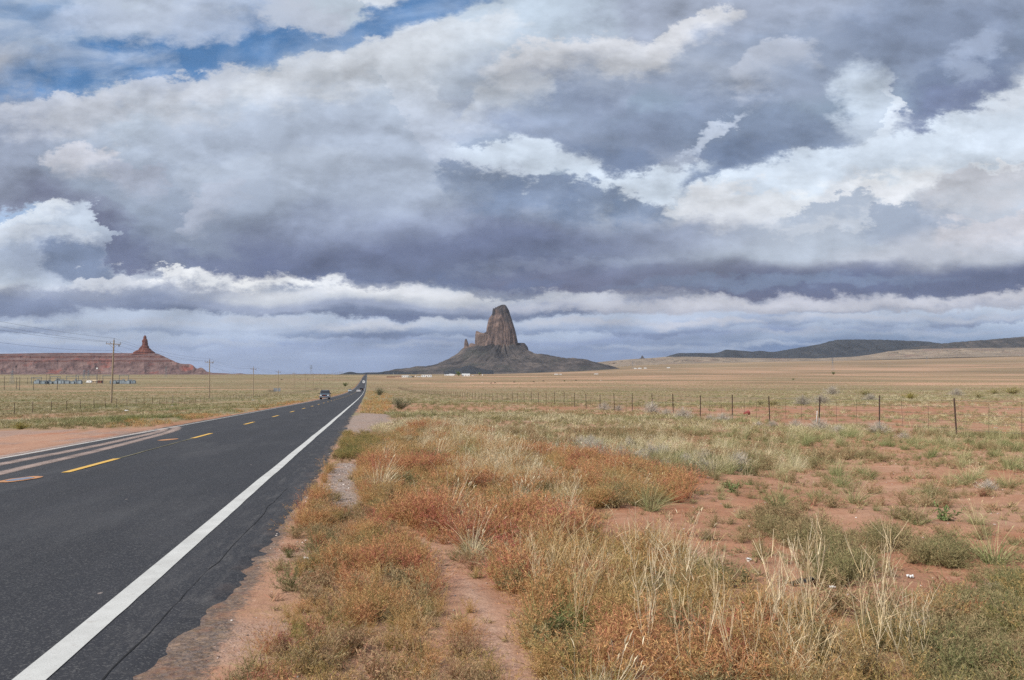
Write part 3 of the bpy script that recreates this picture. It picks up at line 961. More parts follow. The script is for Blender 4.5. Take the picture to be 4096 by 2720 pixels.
# ------------------------------------------------------------------ road
def asphalt_material():
    m, t, p, out = new_mat('asphalt')
    pos = t.node('ShaderNodeNewGeometry').outputs['Position']
    uv = t.node('ShaderNodeAttribute', attribute_name='road').outputs['Vector']   # x = across, y = along
    ux, uy, uz = t.sep(uv)
    grain = t.noise(pos, 160.0, 3, 0.8)
    chips = t.voro(pos, 95.0, out='Color')
    cx, cy, cz = t.sep(chips)
    mott = t.noise(pos, 0.7, 6, 0.65)
    streak = t.noise(t.comb(t.math('MULTIPLY', ux, 2.6), t.math('MULTIPLY', uy, 0.05), 0), 1.0, 5, 0.6)
    base = t.mix(t.mapr(mott, 0.3, 0.7), (0.019, 0.020, 0.026, 1), (0.033, 0.034, 0.042, 1))
    base = t.mix(t.mapr(streak, 0.35, 0.68, 0, 0.65), base, (0.020, 0.021, 0.026, 1))
    # darker wheel paths
    for c in (-2.75, -4.35, -6.3, -7.95):
        w = t.mapr(t.math('ABSOLUTE', t.math('SUBTRACT', ux, c)), 0.0, 0.5, 0.25, 0.0, smooth=True)
        base = t.mix(w, base, (0.018, 0.019, 0.023, 1))
    blot = t.noise(t.comb(t.math('MULTIPLY', ux, 0.9), t.math('MULTIPLY', uy, 0.16), 3.0), 1.0, 6, 0.7)
    base = t.mix(t.mapr(blot, 0.50, 0.68, 0, 0.5), base, (0.062, 0.062, 0.067, 1))
    base = t.mix(t.mapr(blot, 0.46, 0.34, 0, 0.5), base, (0.018, 0.019, 0.023, 1))
    # scuffed, dusty shoulder outside the edge line
    scf = t.noise(t.comb(t.math('MULTIPLY', ux, 9.0), t.math('MULTIPLY', uy, 1.4), 1.0), 1.0, 6, 0.72)
    base = t.mix(t.math('MULTIPLY', t.mapr(scf, 0.50, 0.64), t.mapr(ux, -1.62, -1.40, 0, 0.5)), base, (0.10, 0.095, 0.095, 1))
    stone = t.math('MULTIPLY', t.math('GREATER_THAN', cx, 0.80), 1.0)
    base = t.mix(t.math('MULTIPLY', stone, 0.6), base, t.mix(cy, (0.06, 0.06, 0.066, 1), (0.13, 0.127, 0.125, 1)))
    base = t.mix(t.mapr(grain, 0.58, 0.75, 0, 0.6), base, (0.018, 0.018, 0.02, 1))
    # dust blown in from the sides
    dust = t.math('MULTIPLY', t.mapr(t.noise(pos, 2.2, 6, 0.7), 0.46, 0.70), t.math('MAXIMUM', t.mapr(ux, -8.6, -9.4, 0, 0.75), t.mapr(ux, -1.15, -0.85, 0, 0.5)))
    base = t.mix(dust, base, (0.30, 0.20, 0.15, 1))
    # pale scuffs and specks
    sp = t.node('ShaderNodeTexVoronoi', feature='F1')
    t.put(sp.inputs['Vector'], t.comb(ux, t.math('MULTIPLY', uy, 0.55), 0))
    sp.inputs['Scale'].default_value = 2.2
    q = t.sep(sp.outputs['Color'])
    spm = t.math('MULTIPLY', t.mapr(sp.outputs['Distance'], 0.05, 0.03), t.math('GREATER_THAN', q[0], 0.72))
    base = t.mix(t.math('MULTIPLY', spm, 0.55), base, (0.36, 0.30, 0.27, 1))
    t.put(p.inputs['Base Color'], base)
    t.put(p.inputs['Roughness'], t.mapr(mott, 0.3, 0.7, 0.72, 0.9))
    p.inputs['Specular IOR Level'].default_value = 0.35
    bump(t, p, t.math('ADD', t.math('MULTIPLY', cx, 0.5), grain), 0.6, 0.006)
    return m


MAT_ASPHALT = asphalt_material()


def paint_material(name, c0, c1, wear):
    m, t, p, out = new_mat(name)
    pos = t.node('ShaderNodeNewGeometry').outputs['Position']
    n = t.noise(pos, 3.0, 6, 0.65)
    f = t.noise(pos, 120.0, 3, 0.8)
    c = t.mix(t.mapr(n, 0.3, 0.7), c0, c1)
    c = t.mix(t.mapr(t.noise(pos, 0.9, 5, 0.7), 0.50, 0.72, 0, 0.35), c, (0.30, 0.285, 0.265, 1))
    c = t.mix(t.mapr(f, 0.55, 0.72, 0, wear), c, (0.09, 0.088, 0.085, 1))
    c = t.mix(t.mapr(t.noise(pos, 9.0, 5, 0.7), 0.60, 0.72, 0, wear * 0.7), c, (0.28, 0.24, 0.21, 1))
    t.put(p.inputs['Base Color'], c)
    p.inputs['Roughness'].default_value = 0.75
    bump(t, p, f, 0.4, 0.004)
    return m


MAT_WHITE_LINE = paint_material('white_line_paint', (0.46, 0.46, 0.445, 1), (0.57, 0.572, 0.555, 1), 0.55)
MAT_YELLOW_LINE = paint_material('yellow_line_paint', (0.60, 0.36, 0.07, 1), (0.66, 0.41, 0.10, 1), 0.45)
MAT_OLD_YELLOW = paint_material('worn_yellow_paint', (0.11, 0.10, 0.06, 1), (0.16, 0.14, 0.07, 1), 0.8)
MAT_CRACK = mat_simple('crack_tar', (0.012, 0.012, 0.013, 1), 0.9)


def strip(name, l0, l1, aa, dz, mat, parent=None, rag0=None, rag1=None, cols=1, skirt=0.0):
    """ribbon along the road between offsets l0 and l1, following the crown"""
    aa = np.asarray(aa, float)
    L0 = np.full(len(aa), l0, float) + (rag0 if rag0 is not None else 0)
    L1 = np.full(len(aa), l1, float) + (rag1 if rag1 is not None else 0)
    vs = []
    ruv = []
    rows = []
    ks = np.linspace(0, 1, cols + 1)
    for k in ks:
        L = L0 * (1 - k) + L1 * k
        X, Y = to_xy(aa, L)
        Z = road_z(aa, L) + dz
        rows.append(np.stack([X, Y, Z], 1))
        ruv.append(np.stack([L, aa, np.zeros(len(aa))], 1))
    if skirt:
        for e, sgn in ((0, -1), (-1, 1)):
            u = ruv[e].copy()
            for (out_, down) in ((0.13, 0.020), (0.17, skirt)):      # feathered edge, then the buried side
                r = (rows[0] if e == 0 else rows[-1]).copy()
                if down == 0.020:
                    wv_ = out_ * (0.5 + fbm(aa * 6.0, aa * 0 + e, 3, 87))
                else:
                    wv_ = np.full(len(aa), 0.03)
                r[:, 2] -= down
                r[:, 0] += sgn * wv_ * RN[0]
                r[:, 1] += sgn * wv_ * RN[1]
                if e == 0:
                    rows.insert(0, r)
                    ruv.insert(0, u)
                else:
                    rows.append(r)
                    ruv.append(u)
    v = np.concatenate(rows)
    u = np.concatenate(ruv)
    n = len(aa)
    f = []
    for c in range(len(rows) - 1):
        i = c * n + np.arange(n - 1)
        f.append(np.stack([i, i + n, i + n + 1, i + 1], 1))
    f = np.concatenate(f)
    me = mesh_np(name, v, f, mat)
    at = me.attributes.new('road', 'FLOAT_VECTOR', 'POINT')
    at.data.foreach_set('vector', u.astype(np.float32).ravel())
    return obj(name, me, parent)


def build_road():
    aa = np.concatenate([np.arange(-40, 0, 4), np.arange(0, 30, 0.07), np.arange(30, 80, 0.3), np.arange(80, 300, 4), np.arange(300, 3900, 12)])
    fine = (aa < 75) & (aa >= 0)
    rg = np.where(fine, (fbm(aa * 0.45, aa * 0 + 3, 3, 81) - 0.5) * 0.36 + (fbm(aa * 3.5, aa * 0 + 9, 5, 83, 0.75) - 0.5) * 0.20, 0) - 0.26 * (1 - smooth(aa, 3.5, 11))
    lg = np.where(fine, (fbm(aa * 0.8, aa * 0 + 13, 3, 85) - 0.5) * 0.5, 0)
    road = strip('road', EDGE_L, EDGE_R, aa, 0.0, MAT_ASPHALT, None, lg, rg, cols=10, skirt=0.14)
    tag(road, 'dark two-lane asphalt highway running straight to the horizon', kind='structure')
    ab = np.concatenate([np.arange(-40, 40, 0.25), np.arange(40, 300, 2), np.arange(300, 3900, 12)])
    wv = (fbm(ab * 0.3, ab * 0 + 2, 3, 91) - 0.5) * 0.03
    d = 0.004 + 0.00008 * np.clip(ab, 0, 3000)
    w = 0.085
    strip('edge_line', RIGHT_LINE - w, RIGHT_LINE + w, ab, d, MAT_WHITE_LINE, road, wv, wv + (fbm(ab * 3, ab * 0, 2, 93) - 0.5) * 0.008)
    strip('edge_line', LEFT_LINE - 0.07, LEFT_LINE + 0.07, ab, d, MAT_WHITE_LINE, road, wv, wv)
    # centre dashes
    k = 0
    a = 15.6
    while a < 420:
        da = np.linspace(a, a + 3.0, 6)
        strip('centre_dash', CENTRE - 0.075, CENTRE + 0.075, da, 0.004 + 0.00008 * a, MAT_YELLOW_LINE, road)
        a += 10.6
        k += 1
    da = np.linspace(18.65, 26.1, 30)
    strip('worn_line', CENTRE - 0.03, CENTRE + 0.03, da, 0.003, MAT_OLD_YELLOW, road, (fbm(da * 1.3, da * 0, 2, 7) - 0.5) * 0.05, (fbm(da * 1.3, da * 0 + 5, 2, 8) - 0.5) * 0.05)
    # long crack between lane and shoulder
    ca = np.arange(3.0, 13, 0.06)
    cl = -1.32 + 0.10 * smooth(ca, 4, 14) + (fbm(ca * 0.9, ca * 0, 4, 97) - 0.5) * 0.10
    cw = 0.0012 + 0.008 * np.clip(fbm(ca * 4, ca * 0 + 4, 3, 99) - 0.25, 0, 1)
    strip('crack', 0, 0, ca, 0.003, MAT_CRACK, road, cl - cw, cl + cw)
    # dirt carried onto the tarmac by vehicles turning in from the left
    mt, t, p, out = new_mat('dirt_track')
    pos = t.node('ShaderNodeNewGeometry').outputs['Position']
    ed = t.node('ShaderNodeAttribute', attribute_name='edge').outputs['Fac']
    n = t.noise(pos, 1.6, 6, 0.7)
    f = t.noise(pos, 18.0, 5, 0.75)
    al = t.math('MULTIPLY', ed, t.mapr(t.math('ADD', t.math('MULTIPLY', n, 0.6), t.math('MULTIPLY', f, 0.4)), 0.34, 0.60, 0.15, 0.95))
    t.put(p.inputs['Base Color'], t.mix(f, (0.33, 0.235, 0.20, 1), (0.52, 0.41, 0.365, 1)))
    p.inputs['Roughness'].default_value = 0.95
    tr = t.node('ShaderNodeBsdfTransparent')
    mx = t.node('ShaderNodeMixShader')
    t.put(mx.inputs[0], al)
    t.l.new(tr.outputs[0], mx.inputs[1])
    t.l.new(p.outputs[0], mx.inputs[2])
    t.l.new(mx.outputs[0], out.inputs['Surface'])

    def track(pts, w, dz, k):
        P = [ground_at(a * P2, b * P2) for a, b in pts]
        P = [np.array(q) for q in P]
        # smooth path
        pp = []
        for i in range(len(P) - 1):
            p0, p1, p2, p3 = P[max(i - 1, 0)], P[i], P[i + 1], P[min(i + 2, len(P) - 1)]
            for u in np.linspace(0, 1, 12, endpoint=False):
                pp.append(0.5 * ((2 * p1) + (-p0 + p2) * u + (2 * p0 - 5 * p1 + 4 * p2 - p3) * u * u + (-p0 + 3 * p1 - 3 * p2 + p3) * u ** 3))
        pp = np.array(pp)
        d = np.gradient(pp, axis=0)
        nn = np.stack([-d[:, 1], d[:, 0]], 1) / (np.linalg.norm(d, axis=1, keepdims=True) + 1e-9)
        V, E = [], []
        offs = (-1.0, -0.55, 0.0, 0.55, 1.0)
        ee = (0.0, 0.75, 1.0, 0.75, 0.0)
        m = len(pp)
        for j, o in enumerate(offs):
            q = pp + nn * (o * w * (1 + 0.25 * (fbm(np.arange(m) * 0.15, np.full(m, j + k), 2, 17 + k)[:, None] - 0.5)))
            a_, l_ = to_al(q[:, 0], q[:, 1])
            V.append(np.stack([q[:, 0], q[:, 1], road_z(a_, l_) + dz], 1))
            fade = np.minimum(1, np.minimum(np.arange(m), np.arange(m)[::-1]) / 8.0)
            E.append(ee[j] * fade)
        V = np.concatenate(V)
        F = []
        for j in range(4):
            i = j * m + np.arange(m - 1)
            F.append(np.stack([i, i + 1, i + m + 1, i + m], 1))
        me = mesh_np('dirt_track', V, np.concatenate(F), mt)
        srgb_attr(me, 'edge', np.concatenate(E))
        obj('dirt_track', me, road)
    track([(-260, 1100), (-60, 1072), (60, 1052), (180, 1028), (280, 1010), (335, 1000), (345, 993), (325, 990), (290, 992)], 0.34, 0.005, 1)
    track([(-260, 1128), (-60, 1092), (60, 1068), (200, 1040), (310, 1015), (368, 1000), (372, 992), (345, 987), (300, 988)], 0.30, 0.006, 2)
    track([(-260, 1165), (-60, 1118), (60, 1088), (200, 1054), (320, 1022), (395, 1000), (405, 990), (380, 985), (330, 986)], 0.26, 0.007, 3)
    track([(-260, 1082), (-100, 1066), (0, 1058), (120, 1034), (220, 1016), (300, 1000)], 0.30, 0.008, 4)
    # potholes: broken rim, red earth, a little water
    mw, t, p, out = new_mat('puddle_water')
    p.inputs['Base Color'].default_value = (0.06, 0.055, 0.05, 1)
    p.inputs['Roughness'].default_value = 0.03
    me_e = mat_simple('pothole_earth', (0.44, 0.22, 0.11, 1), 0.95, 0, 0.35, 9.0)

    def hole(px, py, rx, ry, wet, k):
        cx, cy = ground_at(px * P2, py * P2)
        r = np.random.default_rng(k)

        def patch(name, s, dz, mat):
            n = 26
            an = np.linspace(0, 2 * math.pi, n, endpoint=False)
            rr = s * (1 + 0.35 * (fbm(np.cos(an) * 1.6 + k, np.sin(an) * 1.6, 3, k) - 0.5) * 2)
            c = np.stack([cx + np.cos(an) * rx * rr, cy + np.sin(an) * ry * rr], 1)
            a_, l_ = to_al(c[:, 0], c[:, 1])
            V = np.concatenate([np.stack([c[:, 0], c[:, 1], road_z(a_, l_) + dz], 1), [[cx, cy, float(road_z(*[float(q) for q in to_al(cx, cy)])) + dz]]])
            F = [(i, (i + 1) % n, n) for i in range(n)]
            return obj(name, mesh_np(name, V, F, mat), road)
        patch('pothole', 1.0, 0.005, me_e)
        if wet:
            patch('puddle', 0.62, 0.009, mw)
    hole(45, 1121, 0.30, 0.42, True, 3)
    hole(386, 1022, 0.26, 0.40, False, 5)
    return road


ROAD = build_road()

# ------------------------------------------------------------------ plants: materials
def plant_material(name, stops, spread=0.25, rnd=0.12, trans=0.14):
    m, t, p, out = new_mat(name)
    tint = t.node('ShaderNodeAttribute', attribute_type='INSTANCER', attribute_name='tint').outputs['Fac']
    tone = t.node('ShaderNodeAttribute', attribute_name='tone').outputs['Fac']
    rn = t.node('ShaderNodeObjectInfo').outputs['Random']
    v = t.math('MULTIPLY_ADD', t.math('SUBTRACT', tone, 0.5), spread, tint)
    v = t.math('MULTIPLY_ADD', t.math('SUBTRACT', rn, 0.5), rnd, v)
    c = t.ramp(v, stops)
    br = t.math('MULTIPLY_ADD', t.math('FRACT', t.math('MULTIPLY', tone, 7.31)), 0.7, 0.65)
    c = t.vmath('SCALE', c, scale=br)
    t.put(p.inputs['Base Color'], c)
    p.inputs['Roughness'].default_value = 0.75
    p.inputs['Specular IOR Level'].default_value = 0.2
    tr = t.node('ShaderNodeBsdfTranslucent')
    t.put(tr.inputs['Color'], c)
    mx = t.node('ShaderNodeMixShader')
    mx.inputs[0].default_value = trans
    t.l.new(p.outputs[0], mx.inputs[1])
    t.l.new(tr.outputs[0], mx.inputs[2])
    t.l.new(mx.outputs[0], out.inputs['Surface'])
    return m


MAT_WEED = plant_material('weed_foliage', [
    (0.00, (0.15, 0.165, 0.060, 1)), (0.18, (0.27, 0.225, 0.080, 1)), (0.36, (0.44, 0.31, 0.125, 1)), (0.52, (0.52, 0.335, 0.155, 1)),
    (0.68, (0.54, 0.285, 0.130, 1)), (0.84, (0.46, 0.195, 0.115, 1)), (1.00, (0.40, 0.120, 0.100, 1))], 0.40, 0.22)
MAT_THISTLE = plant_material('thistle_foliage', [
    (0.00, (0.12, 0.16, 0.060, 1)), (0.25, (0.21, 0.20, 0.090, 1)), (0.5, (0.32, 0.255, 0.135, 1)), (0.75, (0.40, 0.27, 0.155, 1)), (1.0, (0.36, 0.125, 0.10, 1))], 0.34, 0.18)
MAT_GRASS = plant_material('grass_blades', [
    (0.00, (0.10, 0.165, 0.045, 1)), (0.25, (0.18, 0.215, 0.085, 1)), (0.5, (0.31, 0.30, 0.145, 1)), (0.75, (0.50, 0.43, 0.245, 1)), (1.0, (0.64, 0.56, 0.40, 1))], 0.55, 0.16)
MAT_STRAW = plant_material('straw_stalks', [
    (0.0, (0.42, 0.31, 0.15, 1)), (0.5, (0.56, 0.43, 0.25, 1)), (1.0, (0.70, 0.60, 0.43, 1))], 0.6, 0.3)
MAT_DEAD = plant_material('dead_twigs', [
    (0.0, (0.27, 0.23, 0.185, 1)), (0.5, (0.43, 0.385, 0.325, 1)), (1.0, (0.60, 0.55, 0.48, 1))], 0.6, 0.2, 0.1)
MAT_LEAF = plant_material('green_leaves', [
    (0.0, (0.085, 0.13, 0.045, 1)), (0.5, (0.16, 0.21, 0.080, 1)), (1.0, (0.28, 0.29, 0.13, 1))], 0.6, 0.1)
MAT_SAGE = plant_material('sage_leaves', [
    (0.0, (0.085, 0.11, 0.065, 1)), (0.5, (0.17, 0.19, 0.115, 1)), (1.0, (0.28, 0.28, 0.19, 1))], 0.6, 0.1)
MAT_FLOWER = plant_material('yellow_flowers', [
    (0.0, (0.30, 0.28, 0.055, 1)), (0.5, (0.42, 0.38, 0.09, 1)), (1.0, (0.44, 0.41, 0.22, 1))], 0.5, 0.1)
MAT_TWIG = mat_simple('twig_wood', (0.20, 0.13, 0.075, 1), 0.85)


class Ribs:
    """collects thin tapering ribbons (blades, twigs, small leaves)"""
    def __init__(self, seed):
        self.r = np.random.default_rng(seed)
        self.V = []
        self.F = []
        self.T = []
        self.M = []
        self.n = 0

    def ribbons(self, P0, D, L, W, seg=3, droop=0.3, wtip=0.15, tone=None, mat=0, wind=(0, 0), belly=False):
        """P0 (N,3) roots, D (N,3) unit directions, L lengths, W widths"""
        N = len(P0)
        L = np.broadcast_to(L, (N,))
        W = np.broadcast_to(W, (N,))
        droop = np.broadcast_to(droop, (N,))
        if tone is None:
            tone = self.r.random(N)
        side = np.cross(D, self.r.normal(size=(N, 3)))
        side /= np.linalg.norm(side, axis=1, keepdims=True) + 1e-9
        hor = D.copy()
        hor[:, 2] = 0
        hl = np.linalg.norm(hor, axis=1, keepdims=True) + 1e-6
        hor /= hl
        pts = []
        for k in range(seg + 1):
            u = k / seg
            c = P0 + D * (L * u)[:, None]
            bend = (droop * L * u * u)[:, None]
            c = c + hor * bend * 0.6
            c[:, 2] -= bend[:, 0] * 0.55
            c[:, 0] += wind[0] * L * u * u
            c[:, 1] += wind[1] * L * u * u
            if belly:
                w = W * (math.sin(math.pi * min(0.97, 0.12 + 0.85 * u)))
            else:
                w = W * (1 - u * (1 - wtip))
            pts.append(c - side * (w * 0.5)[:, None])
            pts.append(c + side * (w * 0.5)[:, None])
        V = np.stack(pts, 1)                       # N, 2(seg+1), 3
        base = self.n + np.arange(N)[:, None] * (2 * (seg + 1))
        F = []
        for k in range(seg):
            F.append(np.stack([base[:, 0] + 2 * k, base[:, 0] + 2 * k + 1, base[:, 0] + 2 * k + 3, base[:, 0] + 2 * k + 2], 1))
        F = np.concatenate(F)
        self.V.append(V.reshape(-1, 3))
        self.F.append(F)
        self.M.append(np.full(len(F), mat))
        self.T.append(np.repeat(tone, 2 * (seg + 1)))
        self.n += V.shape[0] * V.shape[1]
        mid = V.reshape(N, seg + 1, 2, 3).mean(2)
        return mid                                  # centre lines

    def mesh(self, name, mats):
        V = np.concatenate(self.V)
        F = np.concatenate(self.F)
        me = bpy.data.meshes.new(name)
        me.vertices.add(len(V))
        me.vertices.foreach_set('co', V.ravel())
        me.loops.add(F.size)
        me.loops.foreach_set('vertex_index', F.ravel().astype(np.int32))
        me.polygons.add(len(F))
        me.polygons.foreach_set('loop_start', (np.arange(len(F)) * 4).astype(np.int32))
        for m in mats:
            me.materials.append(m)
        me.polygons.foreach_set('material_index', np.concatenate(self.M).astype(np.int32))
        me.update(calc_edges=True)
        srgb_attr(me, 'tone', np.concatenate(self.T))
        return me


def dirs(r, N, lean0, lean1, az=None):
    az = r.random(N) * 2 * math.pi if az is None else az
    ln = lean0 + (lean1 - lean0) * r.random(N)
    return np.stack([np.cos(az) * np.sin(ln), np.sin(az) * np.sin(ln), np.cos(ln)], 1)


def disc(r, N, rad):
    an = r.random(N) * 2 * math.pi
    q = rad * np.sqrt(r.random(N))
    return np.stack([np.cos(an) * q, np.sin(an) * q, np.zeros(N)], 1)


def m_bunch(seed, N=150, H=0.42, spread=0.95, rad=0.07, w=0.0045, wind=0.16, seg=4):
    b = Ribs(seed)
    r = b.r
    P = disc(r, N, rad)
    D = dirs(r, N, 0.03, spread, np.arctan2(P[:, 1], P[:, 0]) + r.normal(size=N) * 0.7)
    b.ribbons(P, D, H * (0.45 + 0.65 * r.random(N)), w * (0.7 + 0.6 * r.random(N)), seg, 0.15 + 0.45 * r.random(N), 0.2, wind=(wind, 0.03))
    k = N // 9                                    # a few seed stalks
    P = disc(r, k, rad * 0.7)
    D = dirs(r, k, 0.02, spread * 0.55)
    c = b.ribbons(P, D, H * (0.95 + 0.35 * r.random(k)), w * 0.7, seg, 0.12, 0.6, tone=0.85 + 0.15 * r.random(k), wind=(wind, 0.02))
    b.ribbons(c[:, -1], D, 0.06, w * 1.7, 2, 0.5, 0.3, tone=0.9 + 0.1 * r.random(k), belly=True)
    return b.mesh('bunch_grass', [MAT_GRASS])


def m_straw(seed, N=26, H=0.72, w=0.0031, rad=0.20):
    b = Ribs(seed)
    r = b.r
    P = disc(r, N, rad)
    D = dirs(r, N, 0.05, 0.62)
    L = H * (0.40 + 0.65 * r.random(N))
    c = b.ribbons(P, D, L, w, 5, 0.10 + 0.2 * r.random(N), 0.6, wind=(0.10, 0.0))
    for lev, q in ((3, 2), (4, 3), (5, 2)):       # wispy seed heads
        for _ in range(q):
            k = N
            D2 = D + r.normal(size=(k, 3)) * 0.34 + np.array([0.15, 0, 0.25])
            D2 /= np.linalg.norm(D2, axis=1, keepdims=True)
            b.ribbons(c[:, lev], D2, 0.05 + 0.08 * r.random(k), w * 0.9, 2, 0.3, 0.4)
    k = N // 2
    b.ribbons(disc(r, k, rad), dirs(r, k, 0.2, 1.1), H * (0.15 + 0.25 * r.random(k)), w * 1.1, 3, 0.5, 0.2)
    return b.mesh('straw_grass', [MAT_STRAW])


def bush(b, stems, sub, leaves, H, spread, ll, lw, sw=0.004, mat_leaf=0, mat_twig=0, droop=0.1, up=0.5, lift=0.35, rad=0.03):
    """a branching weed: stems, side twigs and many narrow leaves"""
    r = b.r
    P = disc(r, stems, rad)
    D = dirs(r, stems, 0.08, spread)
    L = H * (0.75 + 0.45 * r.random(stems)) / np.clip(D[:, 2], 0.55, 1) ** 0.5
    c = b.ribbons(P, D, L, sw, 4, droop, 0.5, mat=mat_twig)
    tips = []
    for k in range(sub):
        lev = 1 + (k % 4)
        D2 = D + r.normal(size=(stems, 3)) * 0.55 + np.array([0, 0, lift])
        D2 /= np.linalg.norm(D2, axis=1, keepdims=True)
        f = r.random(stems)[:, None] * 0.9
        root = c[:, lev] * (1 - f) + c[:, lev - 1] * f
        c2 = b.ribbons(root, D2, H * (0.22 + 0.30 * r.random(stems)), sw * 0.6, 2, 0.15, 0.5, mat=mat_twig)
        tips.append((c2, D2))
    for c2, D2 in tips:
        for j in range(leaves):
            f = r.random(stems)[:, None]
            root = np.where(f < 0.5, c2[:, 0] * (1 - 2 * f) + c2[:, 1] * (2 * f), c2[:, 1] * (2 - 2 * f) + c2[:, 2] * (2 * f - 1))
            D3 = D2 * up + r.normal(size=(stems, 3)) * 0.55
            D3[:, 2] += 0.25
            D3 /= np.linalg.norm(D3, axis=1, keepdims=True)
            b.ribbons(root, D3, ll * (0.6 + 0.8 * r.random(stems)), lw * (0.7 + 0.6 * r.random(stems)), 1, 0.1, 0.25, mat=mat_leaf)


def m_weed(seed, H=0.36):
    b = Ribs(seed)
    bush(b, 22, 9, 6, H, 0.95, 0.030, 0.0052, 0.0034)
    return b.mesh('rust_weed', [MAT_WEED])


def m_thistle(seed, H=0.20, spread=1.25):
    b = Ribs(seed)
    bush(b, 24, 8, 6, H, spread, 0.024, 0.0048, 0.0034, droop=0.05, lift=0.45)
    return b.mesh('thistle', [MAT_THISTLE])


def m_dead(seed, R=0.3, N=90):
    """round dry tumbleweed of curved grey twigs"""
    b = Ribs(seed)
    r = b.r
    P = disc(r, N, 0.03) + np.array([0, 0, 0.02])
    D = dirs(r, N, 0.1, 1.5)
    c = b.ribbons(P, D, R * (0.9 + 0.6 * r.random(N)), 0.0055, 5, -0.35 + 0.3 * r.random(N), 0.5)
    for lev in (2, 3, 4, 5):
        for _ in range(3):
            D2 = D + r.normal(size=(N, 3)) * 0.8
            D2 /= np.linalg.norm(D2, axis=1, keepdims=True)
            b.ribbons(c[:, lev], D2, R * (0.25 + 0.35 * r.random(N)), 0.0038, 2, -0.2, 0.5)
    return b.mesh('tumbleweed', [MAT_DEAD])


def m_stalk(seed, H=0.8):
    """tall bare branching stalks, bleached"""
    b = Ribs(seed)
    r = b.r
    n = 3
    P = disc(r, n, 0.05)
    D = dirs(r, n, 0.02, 0.28)
    for tw in (0, 1):
        r2 = np.random.default_rng(seed + 5)
        c = b.ribbons(P, D, np.full(n, H) * (0.8 + 0.3 * r2.random(n)), 0.0055, 7, 0.06, 0.35, tone=np.full(n, 0.6))
    for lev in range(2, 8):
        for _ in range(2):
            D2 = D + dirs(r, n, 0.5, 0.95)
            D2 /= np.linalg.norm(D2, axis=1, keepdims=True)
            c2 = b.ribbons(c[:, lev], D2, H * (0.42 - 0.04 * lev) * (0.7 + 0.6 * r.random(n)), 0.0034, 4, -0.15, 0.5)
            for l2 in (2, 3, 4):
                D3 = D2 + r.normal(size=(n, 3)) * 0.4 + np.array([0, 0, 0.3])
                D3 /= np.linalg.norm(D3, axis=1, keepdims=True)
                b.ribbons(c2[:, l2], D3, 0.07 + 0.08 * r.random(n), 0.0032, 2, -0.1, 0.5)
    return b.mesh('bare_stalk', [MAT_STRAW])


def m_leafy(seed, H=0.28):
    b = Ribs(seed)
    bush(b, 12, 5, 3, H, 1.0, 0.07, 0.028, 0.005, lift=0.3)
    return b.mesh('leafy_plant', [MAT_LEAF])


def m_sprout(seed):
    b = Ribs(seed)
    r = b.r
    b.ribbons(disc(r, 9, 0.02), dirs(r, 9, 0.1, 1.0), 0.05 + 0.06 * r.random(9), 0.004, 2, 0.2, 0.3)
    k = 16
    b.ribbons(disc(r, k, 0.03) + np.array([0, 0, 0.02]), dirs(r, k, 0.2, 1.3), 0.02 + 0.02 * r.random(k), 0.005, 1, 0.2, 0.3)
    return b.mesh('sprout', [MAT_THISTLE])


def m_shrub(seed, H=0.9, mats=None, leaves=7, ll=0.06, lw=0.018, spread=1.1, stems=46, sub=14):
    b = Ribs(seed)
    bush(b, stems, sub, leaves, H, spread, ll, lw, 0.012, 0, 1, droop=0.08, lift=0.4, rad=0.15)
    return b.mesh('shrub', mats or [MAT_SAGE, MAT_TWIG])


def m_far_grass(seed, H=0.36, N=34, w=0.014):
    b = Ribs(seed)
    r = b.r
    P = disc(r, N, 0.22)
    D = dirs(r, N, 0.05, 0.95)
    b.ribbons(P, D, H * (0.5 + 0.6 * r.random(N)), w * (0.6 + 0.8 * r.random(N)), 2, 0.3, 0.25, wind=(0.15, 0))
    return b.mesh('far_grass', [MAT_GRASS])


def m_far_weed(seed, H=0.28, N=70, mat=None):
    b = Ribs(seed)
    r = b.r
    P = disc(r, N, 0.24)
    P[:, 2] = H * r.random(N) * (1 - (np.hypot(P[:, 0], P[:, 1]) / 0.24) ** 2 * 0.7)
    b.ribbons(P, dirs(r, N, 0.0, 1.3), 0.06 + 0.08 * r.random(N), 0.018, 1, 0.1, 0.3)
    return b.mesh('far_weed', [mat or MAT_WEED])


def m_pebble(seed):
    r = np.random.default_rng(seed)
    bm = bmesh.new()
    bmesh.ops.create_icosphere(bm, subdivisions=1, radius=0.5)
    for v in bm.verts:
        v.co = Vector((v.co.x * 1.2, v.co.y, v.co.z * 0.6)) * (0.75 + 0.5 * r.random())
    me = bpy.data.meshes.new('pebble')
    bm.to_mesh(me)
    bm.free()
    me.materials.append(MAT_PEBBLE)
    return me


def pebble_material():
    m, t, p, out = new_mat('pebble_stone')
    rn = t.node('ShaderNodeObjectInfo').outputs['Random']
    t.put(p.inputs['Base Color'], t.ramp(rn, [(0.0, (0.11, 0.085, 0.08, 1)), (0.3, (0.30, 0.23, 0.20, 1)), (0.65, (0.46, 0.38, 0.34, 1)), (1.0, (0.62, 0.57, 0.53, 1))]))
    p.inputs['Roughness'].default_value = 0.85
    return m


MAT_PEBBLE = pebble_material()

